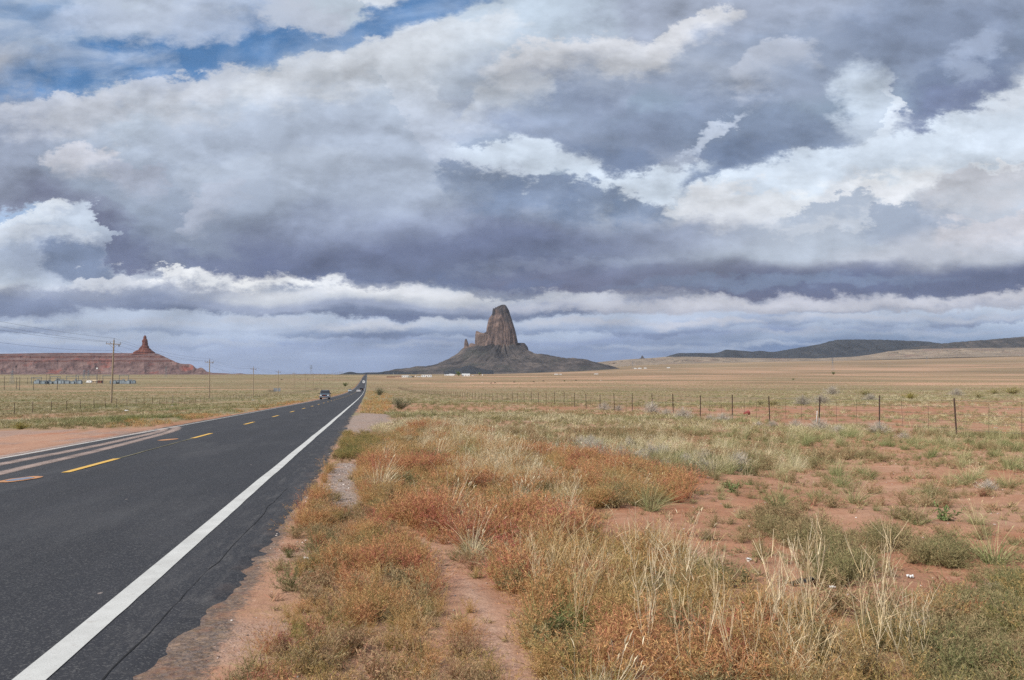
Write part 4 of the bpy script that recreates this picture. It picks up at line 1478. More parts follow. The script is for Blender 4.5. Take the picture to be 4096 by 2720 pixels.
G_BUNCH = [m_bunch(100 + i, H=0.40 + 0.05 * (i % 3), spread=0.75 + 0.12 * (i % 3)) for i in range(5)]
G_STRAW = [m_straw(120 + i, H=0.62 + 0.10 * (i % 3)) for i in range(4)]
G_WEED = [m_weed(140 + i, H=0.30 + 0.05 * (i % 3)) for i in range(6)]
G_THIST = [m_thistle(160 + i, H=0.17 + 0.03 * (i % 3)) for i in range(5)]
G_DEAD = [m_dead(180 + i) for i in range(3)]
G_STALK = [m_stalk(190 + i) for i in range(4)]
G_LEAFY = [m_leafy(200 + i) for i in range(2)]
G_SPROUT = [m_sprout(210 + i) for i in range(4)]
G_FGRASS = [m_far_grass(220 + i) for i in range(4)]
G_FWEED = [m_far_weed(230 + i) for i in range(3)]
G_FTHIS = [m_far_weed(240 + i, 0.18, 60, MAT_THISTLE) for i in range(3)]
G_PEB = [m_pebble(250 + i) for i in range(4)]


# ------------------------------------------------------------------ plants: scattering
def gn_group():
    g = bpy.data.node_groups.new('scatter', 'GeometryNodeTree')
    g.interface.new_socket('Geometry', in_out='INPUT', socket_type='NodeSocketGeometry')
    g.interface.new_socket('Plants', in_out='INPUT', socket_type='NodeSocketCollection')
    g.interface.new_socket('Geometry', in_out='OUTPUT', socket_type='NodeSocketGeometry')
    gi = g.nodes.new('NodeGroupInput')
    go = g.nodes.new('NodeGroupOutput')
    ci = g.nodes.new('GeometryNodeCollectionInfo')
    ci.inputs['Separate Children'].default_value = True
    ci.inputs['Reset Children'].default_value = True
    ip = g.nodes.new('GeometryNodeInstanceOnPoints')
    ip.inputs['Pick Instance'].default_value = True

    def named(n, ty):
        a = g.nodes.new('GeometryNodeInputNamedAttribute')
        a.data_type = ty
        a.inputs['Name'].default_value = n
        return a.outputs['Attribute']
    g.links.new(gi.outputs[0], ip.inputs['Points'])
    g.links.new(gi.outputs[1], ci.inputs['Collection'])
    g.links.new(ci.outputs[0], ip.inputs['Instance'])
    g.links.new(named('pick', 'INT'), ip.inputs['Instance Index'])
    e2r = g.nodes.new('FunctionNodeEulerToRotation')
    g.links.new(named('turn', 'FLOAT_VECTOR'), e2r.inputs[0])
    g.links.new(e2r.outputs[0], ip.inputs['Rotation'])
    g.links.new(named('size', 'FLOAT_VECTOR'), ip.inputs['Scale'])
    g.links.new(ip.outputs[0], go.inputs[0])
    return g


GN = gn_group()
RNG = np.random.default_rng(7)


def scatter(name, label, meshes, X, Y, size, tint, tilt=0.15, sink=0.01, Z=None):
    """one mass of plants: instances on points that stand on the ground"""
    n = len(X)
    if n == 0:
        return None
    c = bpy.data.collections.new(name + '_kinds')
    for i, me in enumerate(meshes):
        o = bpy.data.objects.new('%s_kind_%02d' % (name, i), me)
        c.objects.link(o)
    if Z is None:
        Z = ground_z(X, Y) - sink
    me = bpy.data.meshes.new(name)
    me.vertices.add(n)
    me.vertices.foreach_set('co', np.stack([X, Y, Z], 1).astype(np.float32).ravel())
    a = me.attributes.new('pick', 'INT', 'POINT')
    a.data.foreach_set('value', RNG.integers(0, len(meshes), n).astype(np.int32))
    a = me.attributes.new('turn', 'FLOAT_VECTOR', 'POINT')
    tr = np.stack([RNG.normal(size=n) * tilt, RNG.normal(size=n) * tilt, RNG.normal(size=n) * 1.0 + RNG.integers(0, 2, n) * math.pi * 0.0], 1)
    tr[:, 2] = RNG.random(n) * 2 * math.pi if tilt > 0.11 else RNG.normal(size=n) * 0.7
    a.data.foreach_set('vector', tr.astype(np.float32).ravel())
    a = me.attributes.new('size', 'FLOAT_VECTOR', 'POINT')
    sz = np.asarray(size)
    sv = np.stack([sz, sz, sz * (0.85 + 0.3 * RNG.random(n))], 1)
    a.data.foreach_set('vector', sv.astype(np.float32).ravel())
    srgb_attr(me, 'tint', np.broadcast_to(tint, (n,)))
    o = obj(name, me)
    md = o.modifiers.new('scatter', 'NODES')
    md.node_group = GN
    for it in GN.interface.items_tree:
        if it.item_type == 'SOCKET' and it.in_out == 'INPUT' and it.name == 'Plants':
            md[it.identifier] = c
    tag(o, label, kind='stuff')
    return o


def frustum_points(y0, y1, per_m2, margin=1.06):
    """random ground points in the wedge the camera sees, between two depths"""
    hw = 2048.0 / F4 * margin
    area = hw * (y1 * y1 - y0 * y0)
    n = int(area * per_m2)
    Y = np.sqrt(y0 * y0 + (y1 * y1 - y0 * y0) * RNG.random(n))
    X = (RNG.random(n) * 2 - 1) * (hw * Y + 1.2)
    return X, Y


_ORD = ['first', 'second', 'third', 'fourth', 'fifth', 'sixth', 'seventh', 'eighth', 'ninth', 'tenth', 'eleventh', 'twelfth', 'thirteenth', 'fourteenth', 'fifteenth', 'sixteenth', 'seventeenth', 'eighteenth', 'nineteenth']
_TENS = {2: 'twenty', 3: 'thirty', 4: 'forty', 5: 'fifty', 6: 'sixty', 7: 'seventy', 8: 'eighty', 9: 'ninety'}


def ordinal(i):
    """0 -> first"""
    i += 1
    if i < 20:
        return _ORD[i - 1]
    t_, u = divmod(i, 10)
    return (_TENS[t_][:-1] + 'ieth') if u == 0 else _TENS[t_] + '-' + _ORD[u - 1]


def build_plants():
    out = {k: [] for k in ('weed', 'thistle', 'bunch', 'straw', 'stalk', 'sprout', 'dead', 'fgrass', 'fweed', 'fthis')}
    single = {'bunch': [], 'thistle': []}

    def put(k, m, X, Y, size, tint):
        if m.any():
            out[k].append((X[m], Y[m], np.broadcast_to(size, X.shape)[m], np.broadcast_to(tint, X.shape)[m]))

    # ---------------- near: single plants can be seen
    X, Y = frustum_points(2.4, 30, 150.0)
    n = len(X)
    Z = ground_z(X, Y, False)
    a, l = to_al(X, Y)
    px, py = project(X, Y, Z)
    R = RNG.random(n)
    g = RNG.normal(size=n)
    dns = 150.0
    n1 = fbm(X * 0.8, Y * 0.8, 3, 201)
    n2 = fbm(X * 0.33, Y * 0.33, 3, 203)
    n3 = fbm(X * 1.6, Y * 1.6, 2, 205)
    c1 = smooth(fbm(X * 1.1, Y * 1.1, 3, 207), 0.30, 0.70)
    c2 = smooth(fbm(X * 0.45, Y * 0.45, 3, 209), 0.32, 0.68)
    c3 = smooth(fbm(X * 2.2, Y * 2.2, 2, 211), 0.25, 0.75)

    def zone(p, s):
        return soft_poly(X, Y, Z, p, s, 0.05) > 0.5
    path = soft_poly(X, Y, Z, Z_PATH, 37, 0.02) > 0.5
    pad = zone(Z_PAD, 33)
    grv = zone(Z_GRAVEL, 35)
    drive = soft_poly(X, Y, Z, Z_DRIVE, 31, 0.03) > 0.5
    rust = zone(Z_RUST, 39) & ~path
    brown = zone(Z_BROWN, 41) & ~path & ~rust
    edge = zone(Z_EDGE, 43) & ~rust & ~brown & ~pad & ~grv
    olive = zone(Z_OLIVE, 45) & ~rust
    olive2 = (zone(Z_OLIVE2, 47) | zone(Z_OLIVE3, 49)) & ~rust
    grey = zone(Z_GREY, 51) & ~rust
    bunch = zone(Z_BUNCH, 53)
    bunch2 = zone(Z_BUNCH2, 55)
    bare = zone(Z_BARE, 57) & ~(rust | olive | olive2 | grey | bunch)
    offroad = (l > EDGE_R + 0.25) | (l < EDGE_L - 0.3)
    rightside = l > EDGE_R + 0.25
    fence = l > 19.9
    known = path | pad | grv | drive | rust | brown | edge | olive | olive2 | grey | bunch | bare
    rest = ~known & offroad

    def pick(zn, d, base=0.0):
        """thin candidates to d plants per square metre"""
        q = (R >= base) & (R < base + np.broadcast_to(d, R.shape) / dns)
        return zn & q & offroad
    g2 = RNG.normal(size=n)
    ZS = in_poly(px, py, poly2([(1270, 1330), (1400, 1250), (1520, 1285), (1640, 1330), (1760, 1390), (1880, 1440), (1980, 1500), (2040, 1568), (2060, 1720), (1250, 1720), (1240, 1500)]))
    sb = in_poly(px, py, poly2([(960, 1060), (1000, 985), (1080, 990), (1200, 1070), (1250, 1100), (1330, 1150), (1300, 1235), (1180, 1215), (1090, 1130)]))
    # rust-coloured weeds: patches of orange, red and yellow-olive
    tint = 0.44 + 0.20 * (c2 - 0.5) + 0.26 * (c1 - 0.5) + 0.14 * g
    tint = np.clip(np.where(tint < 0.32, 0.32 - (0.32 - tint) * 0.5, tint) + 0.05, 0.12, 1.0)
    put('weed', pick(rust, 20.0 + 40.0 * smooth(c3, 0.15, 0.6)), X, Y, 0.30 + 0.42 * c1 * c3 + 0.16 * c2 + 0.10 * g2, tint)
    put('thistle', pick(rust, 8.0, 0.45), X, Y, 0.9 + 0.1 * g2, 0.25 + 0.4 * n1)
    strawd = (2.2 + 2.4 * ZS + 8.0 * sb) * smooth(c3, 0.45, 0.8)
    put('straw', pick(rust | (ZS & ~path), strawd, 0.62), X, Y, 0.72 + 0.14 * g2, 0.5 + 0.15 * g)
    put('bunch', pick(rust, 0.9 * smooth(c3, 0.4, 0.8) + 5.0 * sb * smooth(c3, 0.3, 0.7) + 0.7 * ZS * smooth(c3, 0.5, 0.9), 0.90), X, Y, 0.85 + 0.15 * g2, 0.93 + 0.08 * g)
    put('stalk', pick((rust & sb) | (ZS & ~path), 0.4 * smooth(n3, 0.40, 0.6) + 0.15 * ZS, 0.78), X, Y, 0.62 + 0.15 * g2, 0.45 + 0.2 * g)
    put('bunch', pick(rust, 0.9 * smooth(n2, 0.5, 0.6), 0.85), X, Y, 0.8, 0.12)
    # dry brown growth by the wheel track
    bt = np.clip(0.43 + 0.24 * (c2 - 0.5) + 0.26 * (c1 - 0.5) + 0.12 * g, 0.05, 0.85)
    put('weed', pick(brown, 30.0 + 62.0 * smooth(c3, 0.2, 0.6)), X, Y, 0.20 + 0.28 * c1 * c3 + 0.10 * c2 + 0.06 * g2, bt)
    put('thistle', pick(brown, 26.0 * smooth(n1, 0.12, 0.40), 0.60), X, Y, 0.62 + 0.12 * g2, 0.55 + 0.5 * (n2 - 0.5) + 0.1 * g)
    put('sprout', pick(brown | edge, 30.0, 0.78), X, Y, 1.2 + 0.4 * g2, 0.6 + 0.1 * g)
    put('sprout', pick(path, 16.0, 0.75), X, Y, 1.0, 0.6)
    put('weed', pick(path, 4.0, 0.9), X, Y, 0.3, 0.5)
    put('straw', pick(brown, 2.0 * smooth(c3, 0.5, 0.8), 0.97), X, Y, 0.40 + 0.1 * g2, 0.35)
    put('weed', pick(edge, 52.0 * smooth(n1, 0.38, 0.54)), X, Y, 0.36 + 0.25 * n1 + 0.05 * g2, np.clip(0.38 + 0.4 * (c2 - 0.5) + 0.13 * g, 0.0, 0.85))
    put('thistle', pick(edge, 16.0 * smooth(n1, 0.36, 0.52), 0.5), X, Y, 0.65, 0.3 + 0.5 * n2)
    put('thistle', pick(pad | grv, 1.6, 0.3), X, Y, 0.6 + 0.15 * g2, 0.45 + 0.12 * g)
    put('sprout', pick(pad | grv, 5.0, 0.5), X, Y, 1.2, 0.6)
    # roadside strip of trodden soil
    strip_ = rest & rightside & (l < EDGE_R + 1.9) & (Y < 16)
    put('sprout', pick(strip_, 40.0 * smooth(n1, 0.30, 0.55), 0.2), X, Y, 1.2 + 0.4 * g2, 0.65 + 0.1 * g)
    put('weed', pick(strip_ & (l > EDGE_R + 0.9), 26.0 * smooth(n1, 0.40, 0.54), 0.7), X, Y, 0.28 + 0.06 * g2, 0.5 + 0.15 * g)
    put('thistle', pick(strip_, 12.0 * smooth(n1, 0.42, 0.56), 0.5), X, Y, 0.55 + 0.12 * g2, 0.55 + 0.15 * g)
    # olive mats
    put('thistle', pick(olive, 80.0 * smooth(n1, 0.18, 0.36)), X, Y, 0.55 + 0.2 * n1 + 0.06 * g2, 0.44 + 0.4 * (n2 - 0.5) + 0.08 * g)
    put('weed', pick(olive, 8.0, 0.6), X, Y, 0.5, 0.35 + 0.15 * g)
    put('thistle', pick(olive2, 48.0 * smooth(n1, 0.25, 0.42)), X, Y, 0.68 + 0.2 * n1 + 0.06 * g2, 0.47 + 0.4 * (n2 - 0.5) + 0.07 * g)
    put('straw', pick(olive, 0.25, 0.7), X, Y, 0.6, 0.8)
    # bleached grey and straw patch
    put('dead', pick(grey, 3.0), X, Y, 0.55 + 0.1 * g2, 0.5)
    put('bunch', pick(grey, 5.0, 0.2), X, Y, 0.80 + 0.1 * g2, 0.62 + 0.5 * (n1 - 0.5) + 0.1 * g)
    put('straw', pick(grey, 1.6, 0.5), X, Y, 0.6, 0.75)
    put('thistle', pick(grey, 4.5, 0.7), X, Y, 1.0, 0.3 + 0.1 * g)
    # bare soil: separate clumps, tiny sprouts
    put('sprout', pick(bunch, 20.0, 0.6), X, Y, 1.2, 0.6 + 0.1 * g)
    put('sprout', pick(bare, 26.0 * smooth(n1, 0.28, 0.6)), X, Y, 1.1 + 0.45 * g2, 0.55 + 0.35 * (n2 - 0.5) + 0.12 * g)
    cl = pick(bare & ~bunch2, 0.8 + 2.4 * smooth(n2, 0.52, 0.64), 0.4)
    single['thistle'].append((X[cl], Y[cl], (0.60 + 0.45 * n1 + 0.14 * g2)[cl], np.clip(0.50 + 0.5 * (n2 - 0.5) + 0.10 * g, 0.1, 0.9)[cl]))
    put('thistle', pick(bare, 4.5 * smooth(n1, 0.42, 0.6), 0.5), X, Y, 0.42 + 0.1 * g2, 0.55 + 0.1 * g)
    cl = pick(bare, 0.22 + 1.1 * bunch2, 0.6)
    single['bunch'].append((X[cl], Y[cl], (0.72 + 0.3 * n1 + 0.16 * g2)[cl], np.clip(0.44 + 0.12 * g, 0.1, 0.75)[cl]))
    put('bunch', pick(bare, 0.5, 0.75), X, Y, 0.38, 0.46 + 0.15 * g)
    # green bunch grass belt along the fence
    put('bunch', pick(bunch & ~bare, 6.0 * smooth(n1, 0.44, 0.56)), X, Y, 0.62 + 0.18 * g2, 0.46 + 0.5 * (n2 - 0.5) + 0.10 * g)
    put('thistle', pick(bunch & ~bare, 5.0 * smooth(n2, 0.42, 0.56), 0.4), X, Y, 0.8, 0.45 + 0.3 * (n2 - 0.5) + 0.1 * g)
    put('dead', pick(bunch & fence, 0.05, 0.6), X, Y, 0.9, 0.6)
    # everything else on the right: mixed dry grass and brown weeds with red gaps
    rr = rest & rightside & ~fence & ~strip_
    put('bunch', pick(rr, 8.0 * smooth(n2, 0.48, 0.58)), X, Y, 0.60 + 0.15 * g2, 0.64 + 0.45 * (n1 - 0.5) + 0.1 * g)
    put('thistle', pick(rr, 18.0 * smooth(n2, 0.62, 0.44) * smooth(n1, 0.38, 0.52), 0.3), X, Y, 0.95 + 0.2 * g2, 0.52 + 0.4 * (n1 - 0.5) + 0.1 * g)
    put('straw', pick(rr, 0.5, 0.6), X, Y, 0.5, 0.6)
    put('sprout', pick(rr, 18.0, 0.8), X, Y, 1.2, 0.6)
    fr = rest & fence
    rf = soft_poly(X, Y, Z, Z_REDFAR, 59, 0.10) > 0.5
    fr &= ~(rf & (R * 7.31 % 1 < 0.5))
    put('bunch', pick(fr, 2.6 * smooth(n2, 0.46, 0.6)), X, Y, 0.65 + 0.15 * g2, 0.55 + 0.3 * (n1 - 0.5) + 0.1 * g)
    put('thistle', pick(fr, 6.0 * smooth(n1, 0.48, 0.58), 0.3), X, Y, 0.9 + 0.2 * g2, 0.52 + 0.1 * g)
    put('sprout', pick(fr, 18.0, 0.8), X, Y, 1.4, 0.6)
    # left of the road
    lf = rest & (l < EDGE_L - 0.3)
    put('bunch', pick(lf, 7.0), X, Y, 0.85 + 0.2 * g2, 0.58 + 0.4 * (n1 - 0.5) + 0.1 * g)
    put('weed', pick(lf & (l > EDGE_L - 2.2), 8.0, 0.4), X, Y, 0.6, 0.5 + 0.1 * g)

    # ---------------- middle distance
    def field(y0, y1, per, size, seed):
        X, Y = frustum_points(y0, y1, per)
        n = len(X)
        R = RNG.random(n)
        g = RNG.normal(size=n)
        Z = ground_z(X, Y, False)
        a, l = to_al(X, Y)
        n1 = fbm(X * 0.25, Y * 0.25, 3, seed)
        n2 = fbm(X * 0.06, Y * 0.06, 3, seed + 2)
        ok = ((l > EDGE_R + 0.5) | (l < EDGE_L - 0.5)) & (soft_poly(X, Y, Z, Z_DRIVE, 31, 0.03) < 0.5) & (soft_poly(X, Y, Z, Z_PAD, 33, 0.06) < 0.5)
        rf = soft_poly(X, Y, Z, Z_REDFAR, 59, 0.10) > 0.5
        ok &= ~(rf & (RNG.random(n) < 0.55))
        org = (in_poly(*project(X, Y, Z), Z_ORANGE) & ok) | (ok & (l < EDGE_L - 0.4) & (l > EDGE_L - 2.4) & (n1 > 0.44))
        ok &= ~org
        right = l > 0
        beyond = l > 19.9
        nz = fbm(X * 0.03, Y * 0.03, 4, 61)
        keep = (1 - 0.85 * smooth(nz, 0.52, 0.59)) * smooth(n1, 0.30, 0.48) * np.where(beyond & (Y < 60), 0.6, 1.0)
        gr = ok & (R < 0.72 * keep)
        tn = np.where(right, 0.66, 0.64) + 0.5 * (n1 - 0.5) + 1.2 * (n2 - 0.5) + 0.10 * g
        put('fgrass', gr, X, Y, size * (0.9 + 0.2 * g).clip(0.5, 1.6), np.clip(tn, 0.2, 0.95))
        th = ok & (R > 0.72) & (n2 > 0.42)
        put('fthis', th, X, Y, size * (1.0 + 0.2 * g).clip(0.5, 1.6), np.clip(0.45 + 0.5 * (n1 - 0.5), 0.1, 0.8))
        put('fweed', org & (R < 0.62), X, Y, size * 0.9, np.clip(0.46 + 0.4 * (n1 - 0.5) + 0.1 * g, 0.2, 0.8))
        put('fgrass', org & (R > 0.70), X, Y, size * 0.9, np.clip(0.7 + 0.1 * g, 0.2, 0.95))
    field(30, 60, 7.0, 0.85, 301)
    field(60, 130, 2.2, 1.05, 311)
    field(130, 420, 0.30, 1.3, 321)
    field(420, 1100, 0.045, 1.8, 331)
    field(1100, 2600, 0.005, 2.6, 341)

    def cat(k):
        q = out[k]
        return [np.concatenate([e[i] for e in q]) for i in range(4)] if q else None
    for k, nm, lb, ms, tl in (
            ('weed', 'rust_weeds', 'dense rust orange and olive dry weeds growing along the roadside', G_WEED, 0.16),
            ('thistle', 'low_thistle_mat', 'low olive brown thistles matted over the red soil', G_THIST, 0.15),
            ('bunch', 'bunch_grass_cover', 'green and straw coloured bunch grass growing along the fence', G_BUNCH, 0.10),
            ('straw', 'tall_straw_grass', 'tall pale straw grass standing among the rust weeds', G_STRAW, 0.10),
            ('stalk', 'bare_stalk_growth', 'bleached bare branching stalks sticking out of the weeds', G_STALK, 0.12),
            ('sprout', 'ground_sprouts', 'tiny dry sprouts dotted over the bare soil', G_SPROUT, 0.2),
            ('dead', 'grey_dead_twigs', 'bleached grey dead twigs tangled in the grass', G_DEAD, 0.3),
            ('fgrass', 'field_grass', 'pale green and straw grass covering the open range', G_FGRASS, 0.10),
            ('fthis', 'field_scrub', 'low brown scrub scattered across the open range', G_FTHIS, 0.15),
            ('fweed', 'verge_weeds', 'orange brown weeds lining the far road verges', G_FWEED, 0.15)):
        q = cat(k)
        if q:
            scatter(nm, lb, ms, q[0], q[1], np.clip(q[2], 0.25, 3.0), q[3], tl)

    # ---------------- plants on the bare soil that can be told apart are things of their own
    for k, ms, nm, lb, ct, gp in (
            ('bunch', G_BUNCH, 'grass_tuft', 'grass tuft', 'grass tuft', 'grass tufts on the bare red soil'),
            ('thistle', G_THIST, 'thistle_clump', 'thistle clump', 'thistle', 'thistle clumps on the bare red soil')):
        q = [np.concatenate([e[i] for e in single[k]]) for i in range(4)]
        order = np.argsort(q[1])[:280]
        zz = ground_z(q[0], q[1]) - 0.01
        pxs, pys = project(q[0], q[1], zz)
        order = [j for j in order if -20 < pxs[j] < 4116]
        made = {}
        for j in sorted(order, key=lambda j: pxs[j]):
            o = bpy.data.objects.new(nm, ms[int(RNG.integers(0, len(ms)))])
            o.location = (q[0][j], q[1][j], zz[j])
            o.rotation_euler = (0, 0, float(RNG.normal() * 0.7) if k == 'bunch' else float(RNG.random() * 6.28))
            s = float(np.clip(q[2][j], 0.35, 1.6))
            o.scale = (s, s, s * float(0.68 + 0.25 * RNG.random()))
            o['tint'] = float(q[3][j])
            link(o)
            size = 'small' if s < 0.72 else ('large' if s > 0.95 else 'middling')
            tn = q[3][j]
            hue = (('green' if tn < 0.42 else 'straw-tipped') if k == 'bunch' else ('olive' if tn < 0.42 else ('brown' if tn < 0.62 else 'reddish')))
            far_ = 'close to the foreground weeds' if q[1][j] < 9 else ('halfway to the fence' if q[1][j] < 15 else 'towards the right fence')
            made.setdefault((size, hue, far_), []).append(o)
            tag(o, None, ct, gp)
        for (size, hue, far_), objs in made.items():
            for i, o in enumerate(objs):
                o['label'] = '%s %s %s on bare soil %s%s' % (size, hue, lb, far_, '' if len(objs) == 1 else ', %s from the left' % ordinal(i))


def build_pebbles():
    X, Y = frustum_points(2.4, 22, 60.0)
    Z = ground_z(X, Y, False)
    a, l = to_al(X, Y)
    R = RNG.random(len(X))
    grv = soft_poly(X, Y, Z, Z_GRAVEL, 35, 0.06) > 0.5
    pad = soft_poly(X, Y, Z, Z_PAD, 33, 0.06) > 0.5
    sh = (l > EDGE_R) & (l < EDGE_R + 2.0)
    m = (grv & (R < 1.0)) | (pad & (R < 0.5)) | (sh & (R < 0.35)) | ((l > EDGE_R) & (R < 0.16))
    m &= l > EDGE_R + 0.02
    n = int(m.sum())
    sz = 0.008 + 0.026 * RNG.random(n) ** 4 + 0.012 * RNG.random(n) * grv[m]
    scatter('gravel', 'grey and tan gravel scattered along the road shoulder', G_PEB, X[m], Y[m], sz, 0.5, 0.4, sink=-0.001)


build_plants()
build_pebbles()

# ------------------------------------------------------------------ far rocks, mesas and hills
def rock_material(name, stops, scale=0.02, streak=0.0, red=None, band=None, speck=None, rough=0.95, bstr=0.8):
    m, t, p, out = new_mat(name)
    pos = t.node('ShaderNodeNewGeometry').outputs['Position']
    x, y, z = t.sep(pos)
    n = t.noise(pos, scale, 8, 0.65)
    if streak:
        s = t.noise(t.comb(x, y, t.math('MULTIPLY', z, 0.15)), scale * 3.0, 6, 0.65)
        n = t.math('ADD', t.math('MULTIPLY', n, 1 - streak), t.math('MULTIPLY', s, streak))
    c = t.ramp(n, stops)
    if red:
        r = t.noise(pos, red[0], 6, 0.6)
        c = t.mix(t.mapr(r, red[1], red[1] + 0.10, 0, red[3]), c, red[2])
    if band:
        w = t.noise(t.comb(t.math('MULTIPLY', x, 0.15), t.math('MULTIPLY', y, 0.15), t.math('MULTIPLY', z, 1.0)), band[0], 4, 0.6)
        c = t.mix(t.mapr(w, 0.52, 0.60, 0, band[2]), c, band[1])
    if speck:
        v = t.voro(pos, speck[0])
        c = t.mix(t.mapr(v, 0.30, 0.15, 0, speck[2]), c, speck[1])
    t.put(p.inputs['Base Color'], c)
    p.inputs['Roughness'].default_value = rough
    p.inputs['Specular IOR Level'].default_value = 0.1
    bump(t, p, t.noise(pos, scale * 2.0, 9, 0.7), bstr, 0.25 / scale)
    return m


def tower_material():
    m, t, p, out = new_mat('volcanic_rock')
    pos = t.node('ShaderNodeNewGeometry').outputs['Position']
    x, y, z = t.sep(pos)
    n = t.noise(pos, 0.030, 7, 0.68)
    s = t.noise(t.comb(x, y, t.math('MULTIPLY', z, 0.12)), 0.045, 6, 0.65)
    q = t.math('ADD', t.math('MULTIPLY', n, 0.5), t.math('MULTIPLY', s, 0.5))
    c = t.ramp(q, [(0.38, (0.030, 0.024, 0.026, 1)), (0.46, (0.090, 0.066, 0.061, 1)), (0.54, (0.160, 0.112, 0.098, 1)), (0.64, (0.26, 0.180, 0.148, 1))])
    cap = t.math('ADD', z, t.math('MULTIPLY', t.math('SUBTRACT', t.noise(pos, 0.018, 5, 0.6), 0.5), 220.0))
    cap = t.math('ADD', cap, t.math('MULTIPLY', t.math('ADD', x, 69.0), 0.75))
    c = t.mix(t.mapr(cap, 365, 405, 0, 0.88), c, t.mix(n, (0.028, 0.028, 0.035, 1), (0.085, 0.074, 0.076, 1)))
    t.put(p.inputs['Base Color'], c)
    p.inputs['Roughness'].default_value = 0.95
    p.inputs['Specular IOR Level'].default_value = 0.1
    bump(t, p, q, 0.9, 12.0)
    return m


MAT_TOWER = tower_material()
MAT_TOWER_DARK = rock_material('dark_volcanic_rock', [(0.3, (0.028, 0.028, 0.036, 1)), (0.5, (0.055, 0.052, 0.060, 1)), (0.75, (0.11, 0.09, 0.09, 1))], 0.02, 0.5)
MAT_SPUR = rock_material('sunlit_rock', [(0.3, (0.085, 0.065, 0.062, 1)), (0.5, (0.165, 0.12, 0.105, 1)), (0.75, (0.26, 0.19, 0.155, 1))], 0.02, 0.6)  # lighter, warmer rock: sunlight on the left spur painted into its colour
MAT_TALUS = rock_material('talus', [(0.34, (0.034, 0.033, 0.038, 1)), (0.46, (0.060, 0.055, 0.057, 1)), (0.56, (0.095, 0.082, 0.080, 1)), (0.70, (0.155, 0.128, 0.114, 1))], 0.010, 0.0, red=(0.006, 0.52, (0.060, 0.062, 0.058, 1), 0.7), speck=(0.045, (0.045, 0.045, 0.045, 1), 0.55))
MAT_DARKHILL = rock_material('juniper_hill', [(0.3, (0.020, 0.025, 0.035, 1)), (0.5, (0.035, 0.041, 0.053, 1)), (0.75, (0.060, 0.062, 0.068, 1))], 0.006, 0.0, speck=(0.022, (0.018, 0.024, 0.020, 1), 0.7))
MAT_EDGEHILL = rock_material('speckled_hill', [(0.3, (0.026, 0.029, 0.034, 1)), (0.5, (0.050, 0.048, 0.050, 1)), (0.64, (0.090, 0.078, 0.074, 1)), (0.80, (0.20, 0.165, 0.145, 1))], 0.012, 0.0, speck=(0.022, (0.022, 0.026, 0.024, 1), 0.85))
MAT_PALEHILL = rock_material('pale_hill', [(0.3, (0.17, 0.135, 0.105, 1)), (0.5, (0.26, 0.205, 0.155, 1)), (0.75, (0.35, 0.275, 0.21, 1))], 0.006, 0.0, red=(0.004, 0.55, (0.22, 0.14, 0.115, 1), 0.7), speck=(0.03, (0.10, 0.095, 0.07, 1), 0.5))
MAT_MESA = rock_material('mesa_slope', [(0.3, (0.078, 0.048, 0.049, 1)), (0.46, (0.130, 0.082, 0.080, 1)), (0.58, (0.185, 0.122, 0.114, 1)), (0.75, (0.25, 0.172, 0.155, 1))], 0.02, 0.0,
                         red=(0.012, 0.55, (0.24, 0.080, 0.066, 1), 0.85), speck=(0.12, (0.10, 0.065, 0.06, 1), 0.45))
MAT_MESA_CLIFF = rock_material('mesa_cliff', [(0.3, (0.070, 0.036, 0.036, 1)), (0.5, (0.13, 0.066, 0.062, 1)), (0.75, (0.24, 0.13, 0.11, 1))], 0.03, 0.5)
MAT_OWL = rock_material('red_sandstone', [(0.3, (0.090, 0.034, 0.030, 1)), (0.5, (0.155, 0.060, 0.048, 1)), (0.75, (0.24, 0.105, 0.08, 1))], 0.03, 0.0, band=(0.09, (0.15, 0.055, 0.045, 1), 0.7))


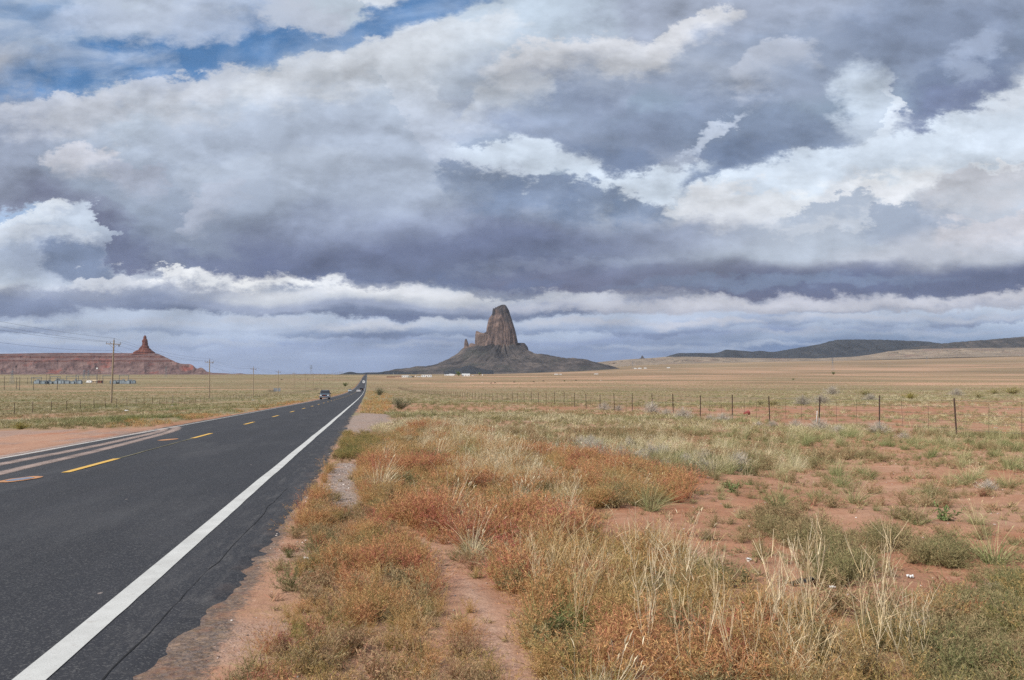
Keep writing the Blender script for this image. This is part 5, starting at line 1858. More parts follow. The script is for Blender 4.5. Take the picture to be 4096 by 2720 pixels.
def loft(name, levels, mat, cy, depth=0.8, seed=0, na=72, nz=60, flute=0.07, rough=0.05, parent=None, dmats=None, ledge=0.0):
    """rock body from its left and right outline; levels: (z, x_left, x_right) from foot to crown"""
    lv = sorted(levels)
    zs = np.array([q[0] for q in lv])
    xl = np.array([q[1] for q in lv])
    xr = np.array([q[2] for q in lv])
    zz = np.linspace(zs[0], zs[-1], nz)
    V = []
    H = zs[-1] - zs[0]
    for k, z in enumerate(zz):
        a, b = np.interp(z, zs, xl), np.interp(z, zs, xr)
        c = 0.5 * (a + b)
        w = 0.5 * (b - a)
        an = np.linspace(0, 2 * math.pi, na, endpoint=False)
        u = (z - zs[0]) / H
        sx = np.sign(np.cos(an)) * np.abs(np.cos(an)) ** 0.8
        sy = np.sign(np.sin(an)) * np.abs(np.sin(an)) ** 0.8
        f1 = fbm(np.cos(an) * 4 + 9 + seed, np.sin(an) * 4 + u * 1.3, 4, seed) - 0.5
        f2 = fbm(np.cos(an) * 14 + 3, np.sin(an) * 14 + u * 5.0, 3, seed + 7) - 0.5
        f3 = np.abs(fbm(np.cos(an) * 7 + 1, np.sin(an) * 7 + u * 0.6, 3, seed + 5) - 0.5)
        r = 1 + flute * 3.0 * f1 + rough * 2 * f2 - flute * 2.4 * f3
        r = r + ledge * (vnoise(np.full(na, z / H * 22.0), an * 0 + seed, seed + 3) - 0.5)
        face = np.abs(np.cos(an)) > 0.92          # keep the outline where the photograph puts it
        r = np.where(face, 1 + (r - 1) * 0.35, r)
        V.append(np.stack([c + w * sx * r, cy + w * depth * sy * r, np.full(na, z) + (f2 * 0.02 * H)], 1))
    top = np.array([[0.5 * (xl[-1] + xr[-1]), cy, zs[-1]]])
    V = np.concatenate(V + [top])
    F = []
    for k in range(nz - 1):
        for i in range(na):
            j = (i + 1) % na
            F.append((k * na + i, k * na + j, (k + 1) * na + j, (k + 1) * na + i))
    for i in range(na):
        F.append(((nz - 1) * na + i, (nz - 1) * na + (i + 1) % na, len(V) - 1))
    me = mesh_np(name, V, F, mat)
    return obj(name, me, parent)


def px_x(px, Y):
    return (px - 2048.0) / F4 * Y


def row_z(py, Y):
    d = pixdir(2048, py)
    return EYE + Y * d[2] / d[1]


def grid_mesh(name, X, Y, Z, mat, parent=None, smooth_sh=False, midx=None):
    nu, nv = X.shape
    v = np.stack([X.ravel(), Y.ravel(), Z.ravel()], 1)
    i = np.arange(nu - 1)[:, None] * nv + np.arange(nv - 1)[None, :]
    f = np.stack([i, i + nv, i + nv + 1, i + 1], -1).reshape(-1, 4)
    me = mesh_np(name, v, f, mat, smooth_sh)
    if midx is not None:
        me.polygons.foreach_set('material_index', midx.ravel().astype(np.int32))
    return obj(name, me, parent)


def build_peak():
    D = 5000.0

    def P4(x, row):
        """column and row of an enlarged view of the peak"""
        return px_x(1500 + x / 2.361, D), row_z(1200 + row / 2.361, D)
    root = empty('rock_peak', (0, 0, 0))
    tag(root, 'tall dark volcanic rock tower standing on a wide talus cone', kind='structure')

    def lev(rows):
        return [(P4(0, r)[1], P4(a, r)[0], P4(b, r)[0]) for (r, a, b) in rows]
    cx = P4(1195, 0)[0]
    loft('tower', lev([(470, 1000, 1375), (430, 1010, 1352), (380, 1030, 1343), (330, 1042, 1334), (310, 1050, 1330), (270, 1054, 1318), (240, 1060, 1311), (210, 1065, 1300), (190, 1070, 1291),
                       (175, 1076, 1285), (160, 1086, 1280), (140, 1104, 1274), (125, 1110, 1268), (105, 1112, 1262), (90, 1114, 1255), (78, 1140, 1248), (66, 1152, 1242), (55, 1178, 1236), (46, 1200, 1226)]),
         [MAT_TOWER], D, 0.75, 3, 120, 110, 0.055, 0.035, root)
    # dark upper crown, a separate cap of jointed rock
    loft('crown_rock', lev([(190, 1084, 1296), (150, 1094, 1282), (125, 1107, 1273), (100, 1109, 1266), (82, 1113, 1256), (72, 1150, 1250), (60, 1172, 1243), (50, 1190, 1236), (43, 1204, 1228)]),
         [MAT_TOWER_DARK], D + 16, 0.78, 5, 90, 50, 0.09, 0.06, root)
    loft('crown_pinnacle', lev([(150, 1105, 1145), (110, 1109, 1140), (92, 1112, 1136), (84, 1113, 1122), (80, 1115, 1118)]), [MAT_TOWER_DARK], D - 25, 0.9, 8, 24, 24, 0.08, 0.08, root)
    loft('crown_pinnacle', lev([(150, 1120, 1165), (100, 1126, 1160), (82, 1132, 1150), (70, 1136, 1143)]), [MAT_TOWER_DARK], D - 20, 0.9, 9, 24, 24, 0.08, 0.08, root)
    # right hand dark rib
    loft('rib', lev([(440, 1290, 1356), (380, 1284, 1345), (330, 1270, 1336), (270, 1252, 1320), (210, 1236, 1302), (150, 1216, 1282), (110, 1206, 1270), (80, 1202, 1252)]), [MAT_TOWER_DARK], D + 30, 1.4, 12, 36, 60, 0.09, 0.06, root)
    # castle-like spur on the left
    loft('spur', lev([(470, 930, 1110), (430, 944, 1110), (380, 947, 1108), (345, 949, 1106), (328, 950, 1100), (318, 951, 1040), (306, 952, 985), (296, 956, 972)]), [MAT_SPUR], D - 30, 0.55, 15, 80, 60, 0.06, 0.05, root)
    loft('spur_block', lev([(460, 1000, 1120), (400, 1005, 1116), (340, 1010, 1110), (318, 1028, 1105), (306, 1046, 1100)]), [MAT_TOWER], D - 34, 0.6, 18, 60, 40, 0.08, 0.05, root)
    loft('pinnacle', lev([(470, 832, 905), (440, 843, 886), (415, 845, 884), (395, 847, 876), (380, 849, 872), (368, 857, 866)]), [MAT_TOWER], D - 20, 0.9, 21, 30, 30, 0.10, 0.07, root)
    loft('ridge_block', lev([(480, 880, 1010), (440, 884, 985), (418, 892, 945), (410, 905, 925)]), [MAT_SPUR], D - 25, 0.7, 23, 40, 24, 0.12, 0.08, root)
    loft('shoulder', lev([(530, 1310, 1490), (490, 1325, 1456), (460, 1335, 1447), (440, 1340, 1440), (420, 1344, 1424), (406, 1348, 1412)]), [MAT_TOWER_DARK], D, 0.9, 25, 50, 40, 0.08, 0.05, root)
    # talus cone
    HLr = [(0, 215), (60, 205), (110, 197), (163, 187), (203, 178), (245, 166), (272, 134), (332, 97), (419, 67), (525, 50), (625, 39), (791, 16), (900, 6), (1100, -9), (1500, -30)]
    HRr = [(0, 215), (60, 205), (106, 188), (150, 168), (176, 148), (219, 130), (272, 124), (339, 113), (405, 107), (472, 102), (538, 92), (605, 76), (700, 52), (850, 18), (1000, -6), (1400, -30), (1800, -40)]
    HFr = [(0, 200), (60, 192), (95, 178), (130, 158), (170, 138), (240, 110), (330, 88), (430, 66), (560, 42), (700, 20), (800, 8), (950, -8), (1500, -30)]
    nr, na = 150, 260
    rr = np.concatenate([np.linspace(0, 700, 100), np.linspace(712, 1600, 50)])
    an = np.linspace(0, 2 * math.pi, na + 1)
    Rr, An = np.meshgrid(rr, an, indexing='ij')
    dx, dy = Rr * np.cos(An), Rr * np.sin(An)
    hl = np.interp(Rr, *zip(*HLr))
    hr = np.interp(Rr, *zip(*HRr))
    hf = np.interp(Rr, *zip(*HFr))
    cs = np.cos(An)
    wl = np.clip(-cs, 0, 1) ** 1.6
    wr = np.clip(cs, 0, 1) ** 1.6
    h = hl * wl + hr * wr + hf * (1 - wl - wr)
    gul = np.abs(fbm(np.cos(An) * 9 + 5, np.sin(An) * 9 + Rr * 0.002, 4, 411) - 0.5) * 2
    h = h - gul * 17 * smooth(Rr, 90, 260) * (1 - smooth(Rr, 500, 900)) * (0.35 + 0.65 * (1 - np.abs(cs) ** 6))
    h = h + (fbm(dx * 0.012, dy * 0.012, 5, 413) - 0.5) * 24 * smooth(Rr, 60, 200) * (1 - 0.6 * smooth(Rr, 600, 1000))
    h = h + (fbm(dx * 0.09, dy * 0.09, 3, 415) - 0.5) * 7 * (1 - smooth(Rr, 300, 700))
    h = h + (fbm(np.cos(An) * 5 + 2, np.sin(An) * 5 + Rr * 0.004, 4, 417) - 0.5) * 60 * smooth(Rr, 40, 90) * (1 - smooth(Rr, 130, 260)) * (1 - np.abs(cs) ** 4)
    X, Y = cx + dx, D + dy
    base = ground_z(X, Y, False) - 1.5
    Z = h + 0 * X
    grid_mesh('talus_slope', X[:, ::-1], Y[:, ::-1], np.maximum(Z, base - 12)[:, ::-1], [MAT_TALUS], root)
    return root


PEAK = build_peak()


def ridge(name, label, pts, D, mat, run=500.0, back=900.0, seed=0, gully=0.25, nx=160, power=1.0, step=None, foot=None):
    """hill with the given skyline (columns, rows of the photograph) at depth D"""
    pts = sorted(pts)
    pxs = np.linspace(pts[0][0], pts[-1][0], nx)
    rows = np.interp(pxs, [q[0] for q in pts], [q[1] for q in pts])
    xs = (pxs - 2048) / F4 * D
    zr = EYE + D * (1500 - rows) / F4
    ny = 34
    us = np.concatenate([np.linspace(0, 1, ny), 1 + np.linspace(0.06, 1, 8)])
    X = np.repeat(xs[:, None], len(us), 1)
    U = np.repeat(us[None, :], nx, 0)
    Y = np.where(U <= 1, D - run * (1 - U), D + back * (U - 1))
    zf = ground_z(X, D - run + 0 * X, False) - 8
    zb = zr[:, None] - 60
    s = np.clip(U, 0, 1)
    sh = s ** power
    Z = zf + (zr[:, None] - zf) * sh
    Z = np.where(U > 1, zr[:, None] + (zb - zr[:, None]) * (U - 1) ** 0.8, Z)
    hgt = np.clip(zr[:, None] - zf, 0, None)
    X = X * (Y / D)
    g = np.abs(fbm(X * 0.006 + seed, Y * 0.0015, 4, 500 + seed) - 0.5) * 2
    Y = Y + np.where(U < 1, g * run * gully * np.sin(np.pi * np.clip(U, 0, 1)), 0)
    Z = Z + (fbm(X * 0.012, Y * 0.012, 4, 510 + seed) - 0.5) * hgt * 0.16 * np.sin(np.pi * np.clip(U, 0, 1))
    Z = Z + (fbm(X * 0.03, U * 0 + 4.0, 3, 512 + seed) - 0.5) * hgt * 0.05 * (U <= 1.01) * (U > 0.5)
    o = grid_mesh(name, X, Y, Z, [mat])
    tag(o, label, kind='structure')
    return o


def I5(x, r):
    return (2400 + x / 1.392, 1320 + r / 1.392)


ridge('far_hill', 'long dark mesa-like hill on the right horizon', [I5(*q) for q in ((330, 158), (375, 146), (400, 138), (430, 129), (520, 128), (640, 129), (670, 122), (700, 110), (740, 111), (800, 116), (850, 121), (870, 117), (890, 115), (930, 120), (980, 121), (1040, 110),
       (1100, 100), (1160, 90), (1230, 77), (1290, 60), (1330, 53), (1420, 52), (1560, 53), (1700, 59), (1800, 62), (1850, 67), (1900, 75), (2000, 84), (2200, 92), (2500, 96))], 8200, MAT_DARKHILL, 900, 1200, 1, 0.22)
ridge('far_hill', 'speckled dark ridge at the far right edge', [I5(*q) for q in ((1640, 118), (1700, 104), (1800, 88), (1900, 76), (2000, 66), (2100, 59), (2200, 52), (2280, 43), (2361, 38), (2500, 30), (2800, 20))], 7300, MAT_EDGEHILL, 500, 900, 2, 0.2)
ridge('low_hill', 'pale sandy rise at the foot of the right hills', [I5(*q) for q in ((-60, 184), (0, 178), (100, 168), (220, 160), (300, 155), (380, 149), (520, 149), (640, 152), (800, 156), (1000, 158), (1200, 158), (1400, 150), (1500, 138), (1600, 120), (1700, 109), (1900, 103), (2100, 100), (2361, 99), (2700, 95))], 6700, MAT_PALEHILL, 900, 700, 3, 0.3)
ridge('low_hill', 'low dark toe of the rock peak beyond the road end', [(1330, 1499), (1365, 1496), (1378, 1492), (1390, 1488.5), (1405, 1487.5), (1415, 1488.5), (1425, 1491.5), (1445, 1492.5), (1465, 1490.5), (1480, 1492), (1500, 1490.5), (1540, 1486), (1580, 1484), (1640, 1490), (1700, 1496)], 4400, MAT_DARKHILL, 250, 300, 4, 0.2, 90)
ridge('low_hill', 'distant reddish rise right of the mesa', [(800, 1497), (850, 1491), (900, 1492.5), (930, 1495), (960, 1493), (985, 1496), (1010, 1496.5), (1080, 1498), (1250, 1495.5), (1330, 1497), (1400, 1499)], 6000, MAT_MESA, 400, 500, 5, 0.2, 90)
ridge('small_hill', 'small dark cone hill in front of the rock peak', [(1775, 1485), (1800, 1480), (1835, 1474), (1850, 1468), (1866, 1463), (1880, 1462), (1895, 1465), (1910, 1471), (1935, 1477), (1975, 1482)], 4120, MAT_DARKHILL, 120, 200, 6, 0.15, 60)


def build_spire():
    D = 6900.0
    q = [(2400 + x / 1.392, 1320 + r / 1.392) for x, r in ((215, 163), (255, 163))]
    lv = [(row_z(1320 + r / 1.392, D), px_x(2400 + a / 1.392, D), px_x(2400 + b / 1.392, D)) for (r, a, b) in
          ((172, 205, 270), (161, 215, 256), (156, 225, 247), (152, 229, 243), (147, 231, 240), (143, 233, 238))]
    o = loft('rock_spire', lv, [MAT_TOWER_DARK], D, 0.8, 31, 24, 24, 0.06, 0.05)
    tag(o, 'tiny far dark rock spire on the pale rise, right of the peak', kind='structure')


build_spire()


def build_mesa():
    D = 3450.0

    def P1(x, row):
        return px_x(x / 2.623, D), row_z(1300 + row / 2.623, D)
    sil = [(-2600, 285), (-1200, 296), (-400, 300), (0, 302), (300, 297), (500, 294), (800, 291), (1100, 293), (1400, 296), (1620, 296), (1660, 304), (1700, 322), (1760, 352), (1850, 395), (1900, 410), (1940, 413), (1985, 414), (2010, 418), (2030, 430), (2050, 450), (2070, 462), (2100, 450), (2120, 452), (2145, 466), (2170, 490), (2230, 502), (2330, 515), (2400, 525)]
    nx = 620
    xr = np.linspace(-2600, 2400, nx)
    rows = np.interp(xr, [q[0] for q in sil], [q[1] for q in sil])
    xs = px_x(xr / 2.623, D)
    zsil = EYE + D * (1500 - (1300 + rows / 2.623)) / F4
    # section from the foot to the rim: (offset behind the foot, height as row of the enlarged view)
    sec = [(0, 530), (40, 516), (80, 500), (115, 478), (145, 450), (168, 420), (182, 397), (186, 392), (189, 376), (205, 370), (228, 357), (240, 348), (243, 330), (262, 322), (282, 310), (292, 303), (295, 293), (330, 291), (520, 290), (800, 288), (1100, 300), (1200, 560)]
    cl = {7: 1, 11: 1, 15: 1}
    off = []
    hz = []
    mt = []
    for k in range(len(sec) - 1):
        (o0, r0), (o1, r1) = sec[k], sec[k + 1]
        n = 6 if k < 6 else (4 if k in cl else 3)
        for j in range(n):
            off.append(o0 + (o1 - o0) * j / n)
            hz.append(r0 + (r1 - r0) * j / n)
            mt.append(1 if k in cl else 0)
    off.append(sec[-1][0])
    hz.append(sec[-1][1])
    off = np.array(off, float)
    hz = EYE + D * (1500 - (1300 + np.array(hz) / 2.623)) / F4
    X = np.repeat(xs[:, None], len(off), 1)
    O = np.repeat(off[None, :], nx, 0)
    # the mesa gets narrow towards its right end
    nar = (1 - 0.94 * smooth(xr, 1350, 1750))[:, None]
    O = np.where(O > 295, 295 + (O - 295) * nar, O)
    Z = np.repeat(hz[None, :], nx, 0).copy()
    # rounding and gullies
    g = np.abs(fbm(X * 0.016, O * 0.004, 4, 601) - 0.5) * 2
    big = fbm(X * 0.0045, O * 0.0, 3, 603) - 0.5
    tal = np.clip(1 - O / 185.0, 0, 1)
    Yo = O + g * 46 * np.sin(np.pi * np.clip(O / 190.0, 0, 1)) + big * 90 * (0.4 + 0.6 * tal) + (fbm(X * 0.05, O * 0.02, 3, 605) - 0.5) * 9
    bench = (fbm(X * 0.006, O * 0, 3, 607) - 0.5) * 9
    Z = Z + bench * ((O > 150) & (O < 250)) + (fbm(X * 0.03, O * 0.03, 4, 609) - 0.5) * 5 * (O < 200)
    # skyline falls away to the right
    Z = np.minimum(Z, zsil[:, None] - 0.004 * np.clip(O - 295, 0, None))
    Y = D - 295 + Yo
    X = X * (Y / D)
    base = ground_z(X, Y, False) - 3
    Z = np.maximum(Z, base)
    midx = np.repeat(np.array(mt)[None, :], nx - 1, 0)
    o = grid_mesh('mesa', X, Y, Z, [MAT_MESA, MAT_MESA_CLIFF], None, False, midx)
    tag(o, 'long flat-topped red mesa with dark ledges on the left horizon', kind='structure')
    D2 = 3470.0
    lv = [(row_z(1300 + r / 2.623, D2), px_x(a / 2.623, D2), px_x(b / 2.623, D2)) for (r, a, b) in
          ((312, 1385, 1650), (296, 1408, 1618), (283, 1422, 1606), (270, 1438, 1590), (262, 1455, 1582), (246, 1464, 1568), (240, 1466, 1556), (224, 1484, 1553), (212, 1489, 1549), (196, 1494, 1545), (184, 1492, 1545), (172, 1488, 1543), (163, 1490, 1541), (152, 1499, 1538), (146, 1500, 1533), (134, 1501, 1531), (122, 1504, 1529), (114, 1508, 1526), (109, 1513, 1521))]
    r = loft('rock_spire', lv, [MAT_OWL], D2, 0.85, 41, 60, 80, 0.05, 0.05, None, ledge=0.16)
    tag(r, 'red sandstone pillar rising from a stepped cone on the mesa', kind='structure')


build_mesa()

# ------------------------------------------------------------------ poles, fences
MAT_POLE = mat_simple('weathered_pole', (0.30, 0.235, 0.165, 1), 0.85, 0, 0.3, 4.0, 0.2)
MAT_DARKPOLE = mat_simple('dark_pole', (0.075, 0.065, 0.06, 1), 0.85)
MAT_INSUL = mat_simple('insulator_glaze', (0.10, 0.08, 0.07, 1), 0.35)
MAT_WIRE = mat_simple('wire_metal', (0.10, 0.10, 0.115, 1), 0.5, 0.3)
MAT_STEEL = mat_simple('galvanised_steel', (0.22, 0.24, 0.27, 1), 0.5, 0.4)
MAT_RUST = mat_simple('rusty_post', (0.060, 0.038, 0.030, 1), 0.85, 0, 0.35, 14.0)
MAT_WOODPOST = mat_simple('old_wood_post', (0.20, 0.165, 0.13, 1), 0.9)

POLE_L = -43.9
POLES = []


def pole_mesh_parts():
    root = empty('utility_pole')
    MB().poly_tube([(0, 0, -0.5), (0, 0, 5), (0, 0, 11.0)], [0.17, 0.145, 0.105], 10).build('shaft', MAT_POLE, root)
    arm = MB().box((0, -0.16, 10.27), (2.44, 0.10, 0.125)).build('crossarm', MAT_POLE, root)
    for s in (-1, 1):
        MB().tube((0.0, -0.17, 9.55), (s * 0.72, -0.2, 10.2), 0.022, n=5).build('brace', MAT_POLE, root)
    for xx in (-1.14, -0.5, 1.14):
        MB().tube((xx, -0.16, 10.33), (xx, -0.16, 10.45), 0.018, n=6).tube((xx, -0.16, 10.43), (xx, -0.16, 10.60), 0.062, 0.036, n=8).build('insulator', MAT_INSUL, arm)
    MB().tube((0, 0, 11.0), (0, 0, 11.12), 0.02, n=6).tube((0, 0, 11.1), (0, 0, 11.28), 0.062, 0.036, n=8).build('insulator', MAT_INSUL, root)
    MB().tube((0.1, 0, 9.15), (0.24, 0, 9.15), 0.03, n=6).build('bracket', MAT_STEEL, root)
    MB().box((0.92, -0.2, 10.02), (0.14, 0.14, 0.36)).build('fuse_cutout', MAT_INSUL, root)
    return root


def build_poles():
    rnd = random.Random(4)
    proto = None
    words = ['nearest', 'second', 'third', 'fourth', 'fifth', 'sixth', 'seventh', 'eighth', 'ninth', 'tenth', 'eleventh', 'twelfth', 'thirteenth', 'fourteenth', 'fifteenth', 'sixteenth']
    for k in range(-1, 16):
        Y = 139.0 + 86.2 * k
        a = (Y - POLE_L * RN[1]) / RD[1]
        x, y = to_xy(a, POLE_L)
        if proto is None:
            proto = pole_mesh_parts()
            o = proto
        else:
            o = copy_tree(proto)
        o.location = (x, y, gz(x, y))
        o.rotation_euler = (0.0, 0.022 if k == 0 else rnd.uniform(-0.012, 0.012), math.atan2(-RD[0], RD[1]) + rnd.uniform(-0.05, 0.05))
        if k < 0:
            lb = 'wooden utility pole outside the left edge carrying the wires'
        elif k == 0:
            lb = 'tall wooden utility pole with crossarm, nearest one left of the road'
        else:
            lb = 'wooden utility pole with crossarm, %s one counted from the camera' % words[k]
        tag(o, lb, 'utility pole', 'utility poles left of the road')
        POLES.append(o)
    bpy.context.view_layer.update()
    root = empty('overhead_power_line', POLES[1].location)
    root.location = (0, 0, 0)
    tag(root, 'thin overhead wires sagging between the utility poles', 'power line')
    for (lx, ly, lz, sag) in ((0, 0, 11.28, 0.75), (-1.14, -0.16, 10.62, 0.95), (1.14, -0.16, 10.62, 0.9), (0.24, 0, 9.15, 1.2)):
        pts = []
        for i in range(len(POLES) - 1):
            p0 = POLES[i].matrix_world @ Vector((lx, ly, lz))
            p1 = POLES[i + 1].matrix_world @ Vector((lx, ly, lz))
            for j in range(14):
                u = j / 14
                p = p0.lerp(p1, u)
                p.z -= sag * 4 * u * (1 - u)
                pts.append(p)
        MB().poly_tube(pts, 0.012, 4).build('wire', MAT_WIRE, root)


build_poles()


def post_mesh(h, r=0.026):
    m = MB()
    m.box((0, 0, h / 2 - 0.15), (r * 2, r * 0.55, h + 0.3))
    m.box((0, r * 0.8, h / 2 - 0.15), (r * 0.55, r * 1.2, h + 0.298))
    for k in range(5):
        m.box((0, -r * 0.5, 0.3 + k * 0.22), (r * 0.9, r * 0.6, 0.03))
    return m.mesh('post', MAT_RUST)


def build_fence(l, d0, n, step, label, seed, hh, tall=()):
    rnd = random.Random(seed)
    root = empty('wire_fence', (0, 0, 0))
    tag(root, label, 'fence')
    me = post_mesh(hh)
    wood = MB().poly_tube([(0, 0, -0.3), (0, 0, 0.7), (0, 0, 1.55)], [0.075, 0.07, 0.06], 8).mesh('wood_post', MAT_WOODPOST)
    tops = []
    for k in range(n):
        Y = d0 + step * k
        a = Y / RD[1]
        ll = l + rnd.uniform(-0.06, 0.06)
        # keep l constant: the position along the road whose depth is Y
        a = (Y - ll * RN[1]) / RD[1]
        x, y = to_xy(a, ll)
        z = gz(x, y)
        o = obj('post', wood if k in tall else me, root)
        o.location = (x, y, z)
        o.rotation_euler = (rnd.gauss(0, 0.02), rnd.gauss(0, 0.025), rnd.uniform(-0.5, 0.5))
        o.scale = (1, 1, rnd.uniform(0.94, 1.05))
        tops.append(Vector((x, y, z)))
    for hgt in (0.28, 0.52, 0.76, 1.0, 1.2):
        hgt = hgt * hh / 1.35
        pts = []
        for i in range(len(tops) - 1):
            for j in range(3):
                p = tops[i].lerp(tops[i + 1], j / 3) + Vector((0, -0.03, hgt + rnd.uniform(-0.012, 0.012) - (0.02 if j else 0)))
                pts.append(p)
        MB().poly_tube(pts, 0.0042 if seed == 1 else 0.005, 3).build('wire', MAT_WIRE, root)
    for i in range(0, min(22, len(tops) - 1)):          # twisted wire stays between the posts
        for u in (0.34, 0.67):
            p = tops[i].lerp(tops[i + 1], u) + Vector((rnd.uniform(-.05, .05), -0.03, 0))
            q = p + Vector((rnd.uniform(-.05, .05), 0, 1.18 * hh / 1.35))
            MB().tube(p + Vector((0, 0, 0.2)), q, 0.006, n=4).build('stay', MAT_RUST, root)
    return tops


FENCE_R = build_fence(20.35 * 0.984, 27.6 - 4.23, 120, 4.23, 'barbed wire fence on rusty steel posts along the right side of the road', 1, 1.42)
FENCE_L = build_fence(-32.04 * 0.984, 72.4 - 3 * 4.23, 110, 4.23, 'barbed wire fence on thin dark posts along the left side of the road', 2, 1.15, (17, 60))

# ------------------------------------------------------------------ vehicles
MAT_TYRE = mat_simple('tyre_rubber', (0.018, 0.018, 0.019, 1), 0.85)
MAT_RIM = mat_simple('wheel_rim', (0.36, 0.37, 0.39, 1), 0.35, 0.8)
MAT_CHROME = mat_simple('chrome', (0.62, 0.64, 0.66, 1), 0.18, 1.0)
MAT_BLACKTRIM = mat_simple('black_trim', (0.02, 0.02, 0.022, 1), 0.5)


def paint(name, c, metal=0.3):
    m, t, p, out = new_mat(name)
    co = t.node('ShaderNodeTexCoord').outputs['Object']
    n = t.noise(co, 2.0, 6, 0.6)
    z = t.sep(co)[2]
    dust = t.math('MULTIPLY', t.mapr(n, 0.35, 0.7), t.mapr(z, 0.9, 0.3, 0.05, 0.5))
    t.put(p.inputs['Base Color'], t.mix(dust, c, (0.33, 0.23, 0.17, 1)))
    p.inputs['Roughness'].default_value = 0.3
    p.inputs['Metallic'].default_value = metal
    p.inputs['Coat Weight'].default_value = 0.5
    return m


def glass_mat():
    m, t, p, out = new_mat('car_glass')
    p.inputs['Base Color'].default_value = (0.016, 0.018, 0.026, 1)
    p.inputs['Roughness'].default_value = 0.08
    p.inputs['Specular IOR Level'].default_value = 0.7
    return m


MAT_GLASS = glass_mat()


def lamp_mat(name, c):
    m, t, p, out = new_mat(name)
    p.inputs['Base Color'].default_value = c
    p.inputs['Roughness'].default_value = 0.15
    p.inputs['Coat Weight'].default_value = 1.0
    return m


MAT_HEAD = lamp_mat('headlight_glass', (0.75, 0.76, 0.78, 1))
MAT_TAIL = lamp_mat('tail_light', (0.35, 0.02, 0.02, 1))
MAT_AMBER = lamp_mat('amber_light', (0.7, 0.25, 0.03, 1))
MAT_PLATE = mat_simple('number_plate', (0.55, 0.55, 0.52, 1), 0.5)
MAT_RED_LETTER = mat_simple('red_letters', (0.55, 0.03, 0.03, 1), 0.4)


def shell(m, secs):
    """body skin from cross sections: (y, half width bottom, half width top, z bottom, z top, edge radius)"""
    rings = []
    for (y, wb, wt, z0, z1, r) in secs:
        ring = []
        for (x, z) in ((-wb + r, z0), (-wb, z0 + r), (-0.5 * (wb + wt) - 0.01, 0.5 * (z0 + z1)), (-wt, z1 - r), (-wt + r * 1.4, z1), (wt - r * 1.4, z1), (wt, z1 - r), (0.5 * (wb + wt) + 0.01, 0.5 * (z0 + z1)), (wb, z0 + r), (wb - r, z0)):
            ring.append((x, y, z))
        rings.append(ring)
    vs = [p for r in rings for p in r]
    n = 10
    fs = []
    for k in range(len(rings) - 1):
        for i in range(n):
            j = (i + 1) % n
            fs.append((k * n + i, k * n + j, (k + 1) * n + j, (k + 1) * n + i))
    fs.append(tuple(range(n - 1, -1, -1)))
    fs.append(tuple(range((len(rings) - 1) * n, len(rings) * n)))
    m.add(vs, fs)
    return m


def wheel(parent, x, y, r, w):
    t = MB()
    s = 1 if x > 0 else -1
    t.tube((x - s * w, y, r), (x - s * 0.03, y, r), r, r, 20).tube((x - s * 0.03, y, r), (x, y, r), r, r * 0.9, 20)
    o = t.build('wheel', MAT_TYRE, parent)
    MB().tube((x - s * 0.01, y, r), (x + s * 0.006, y, r), r * 0.64, r * 0.58, 16).build('rim', MAT_RIM, o)


def quad(name, pts, mat, parent):
    """thin curved pane with thickness"""
    p = [Vector(q) for q in pts]
    n = (p[1] - p[0]).cross(p[3] - p[0]).normalized() * 0.012
    m = MB()
    m.add([q for q in p] + [q - n for q in p], [(0, 1, 2, 3), (7, 6, 5, 4), (0, 4, 5, 1), (1, 5, 6, 2), (2, 6, 7, 3), (3, 7, 4, 0)])
    return m.build(name, mat, parent)


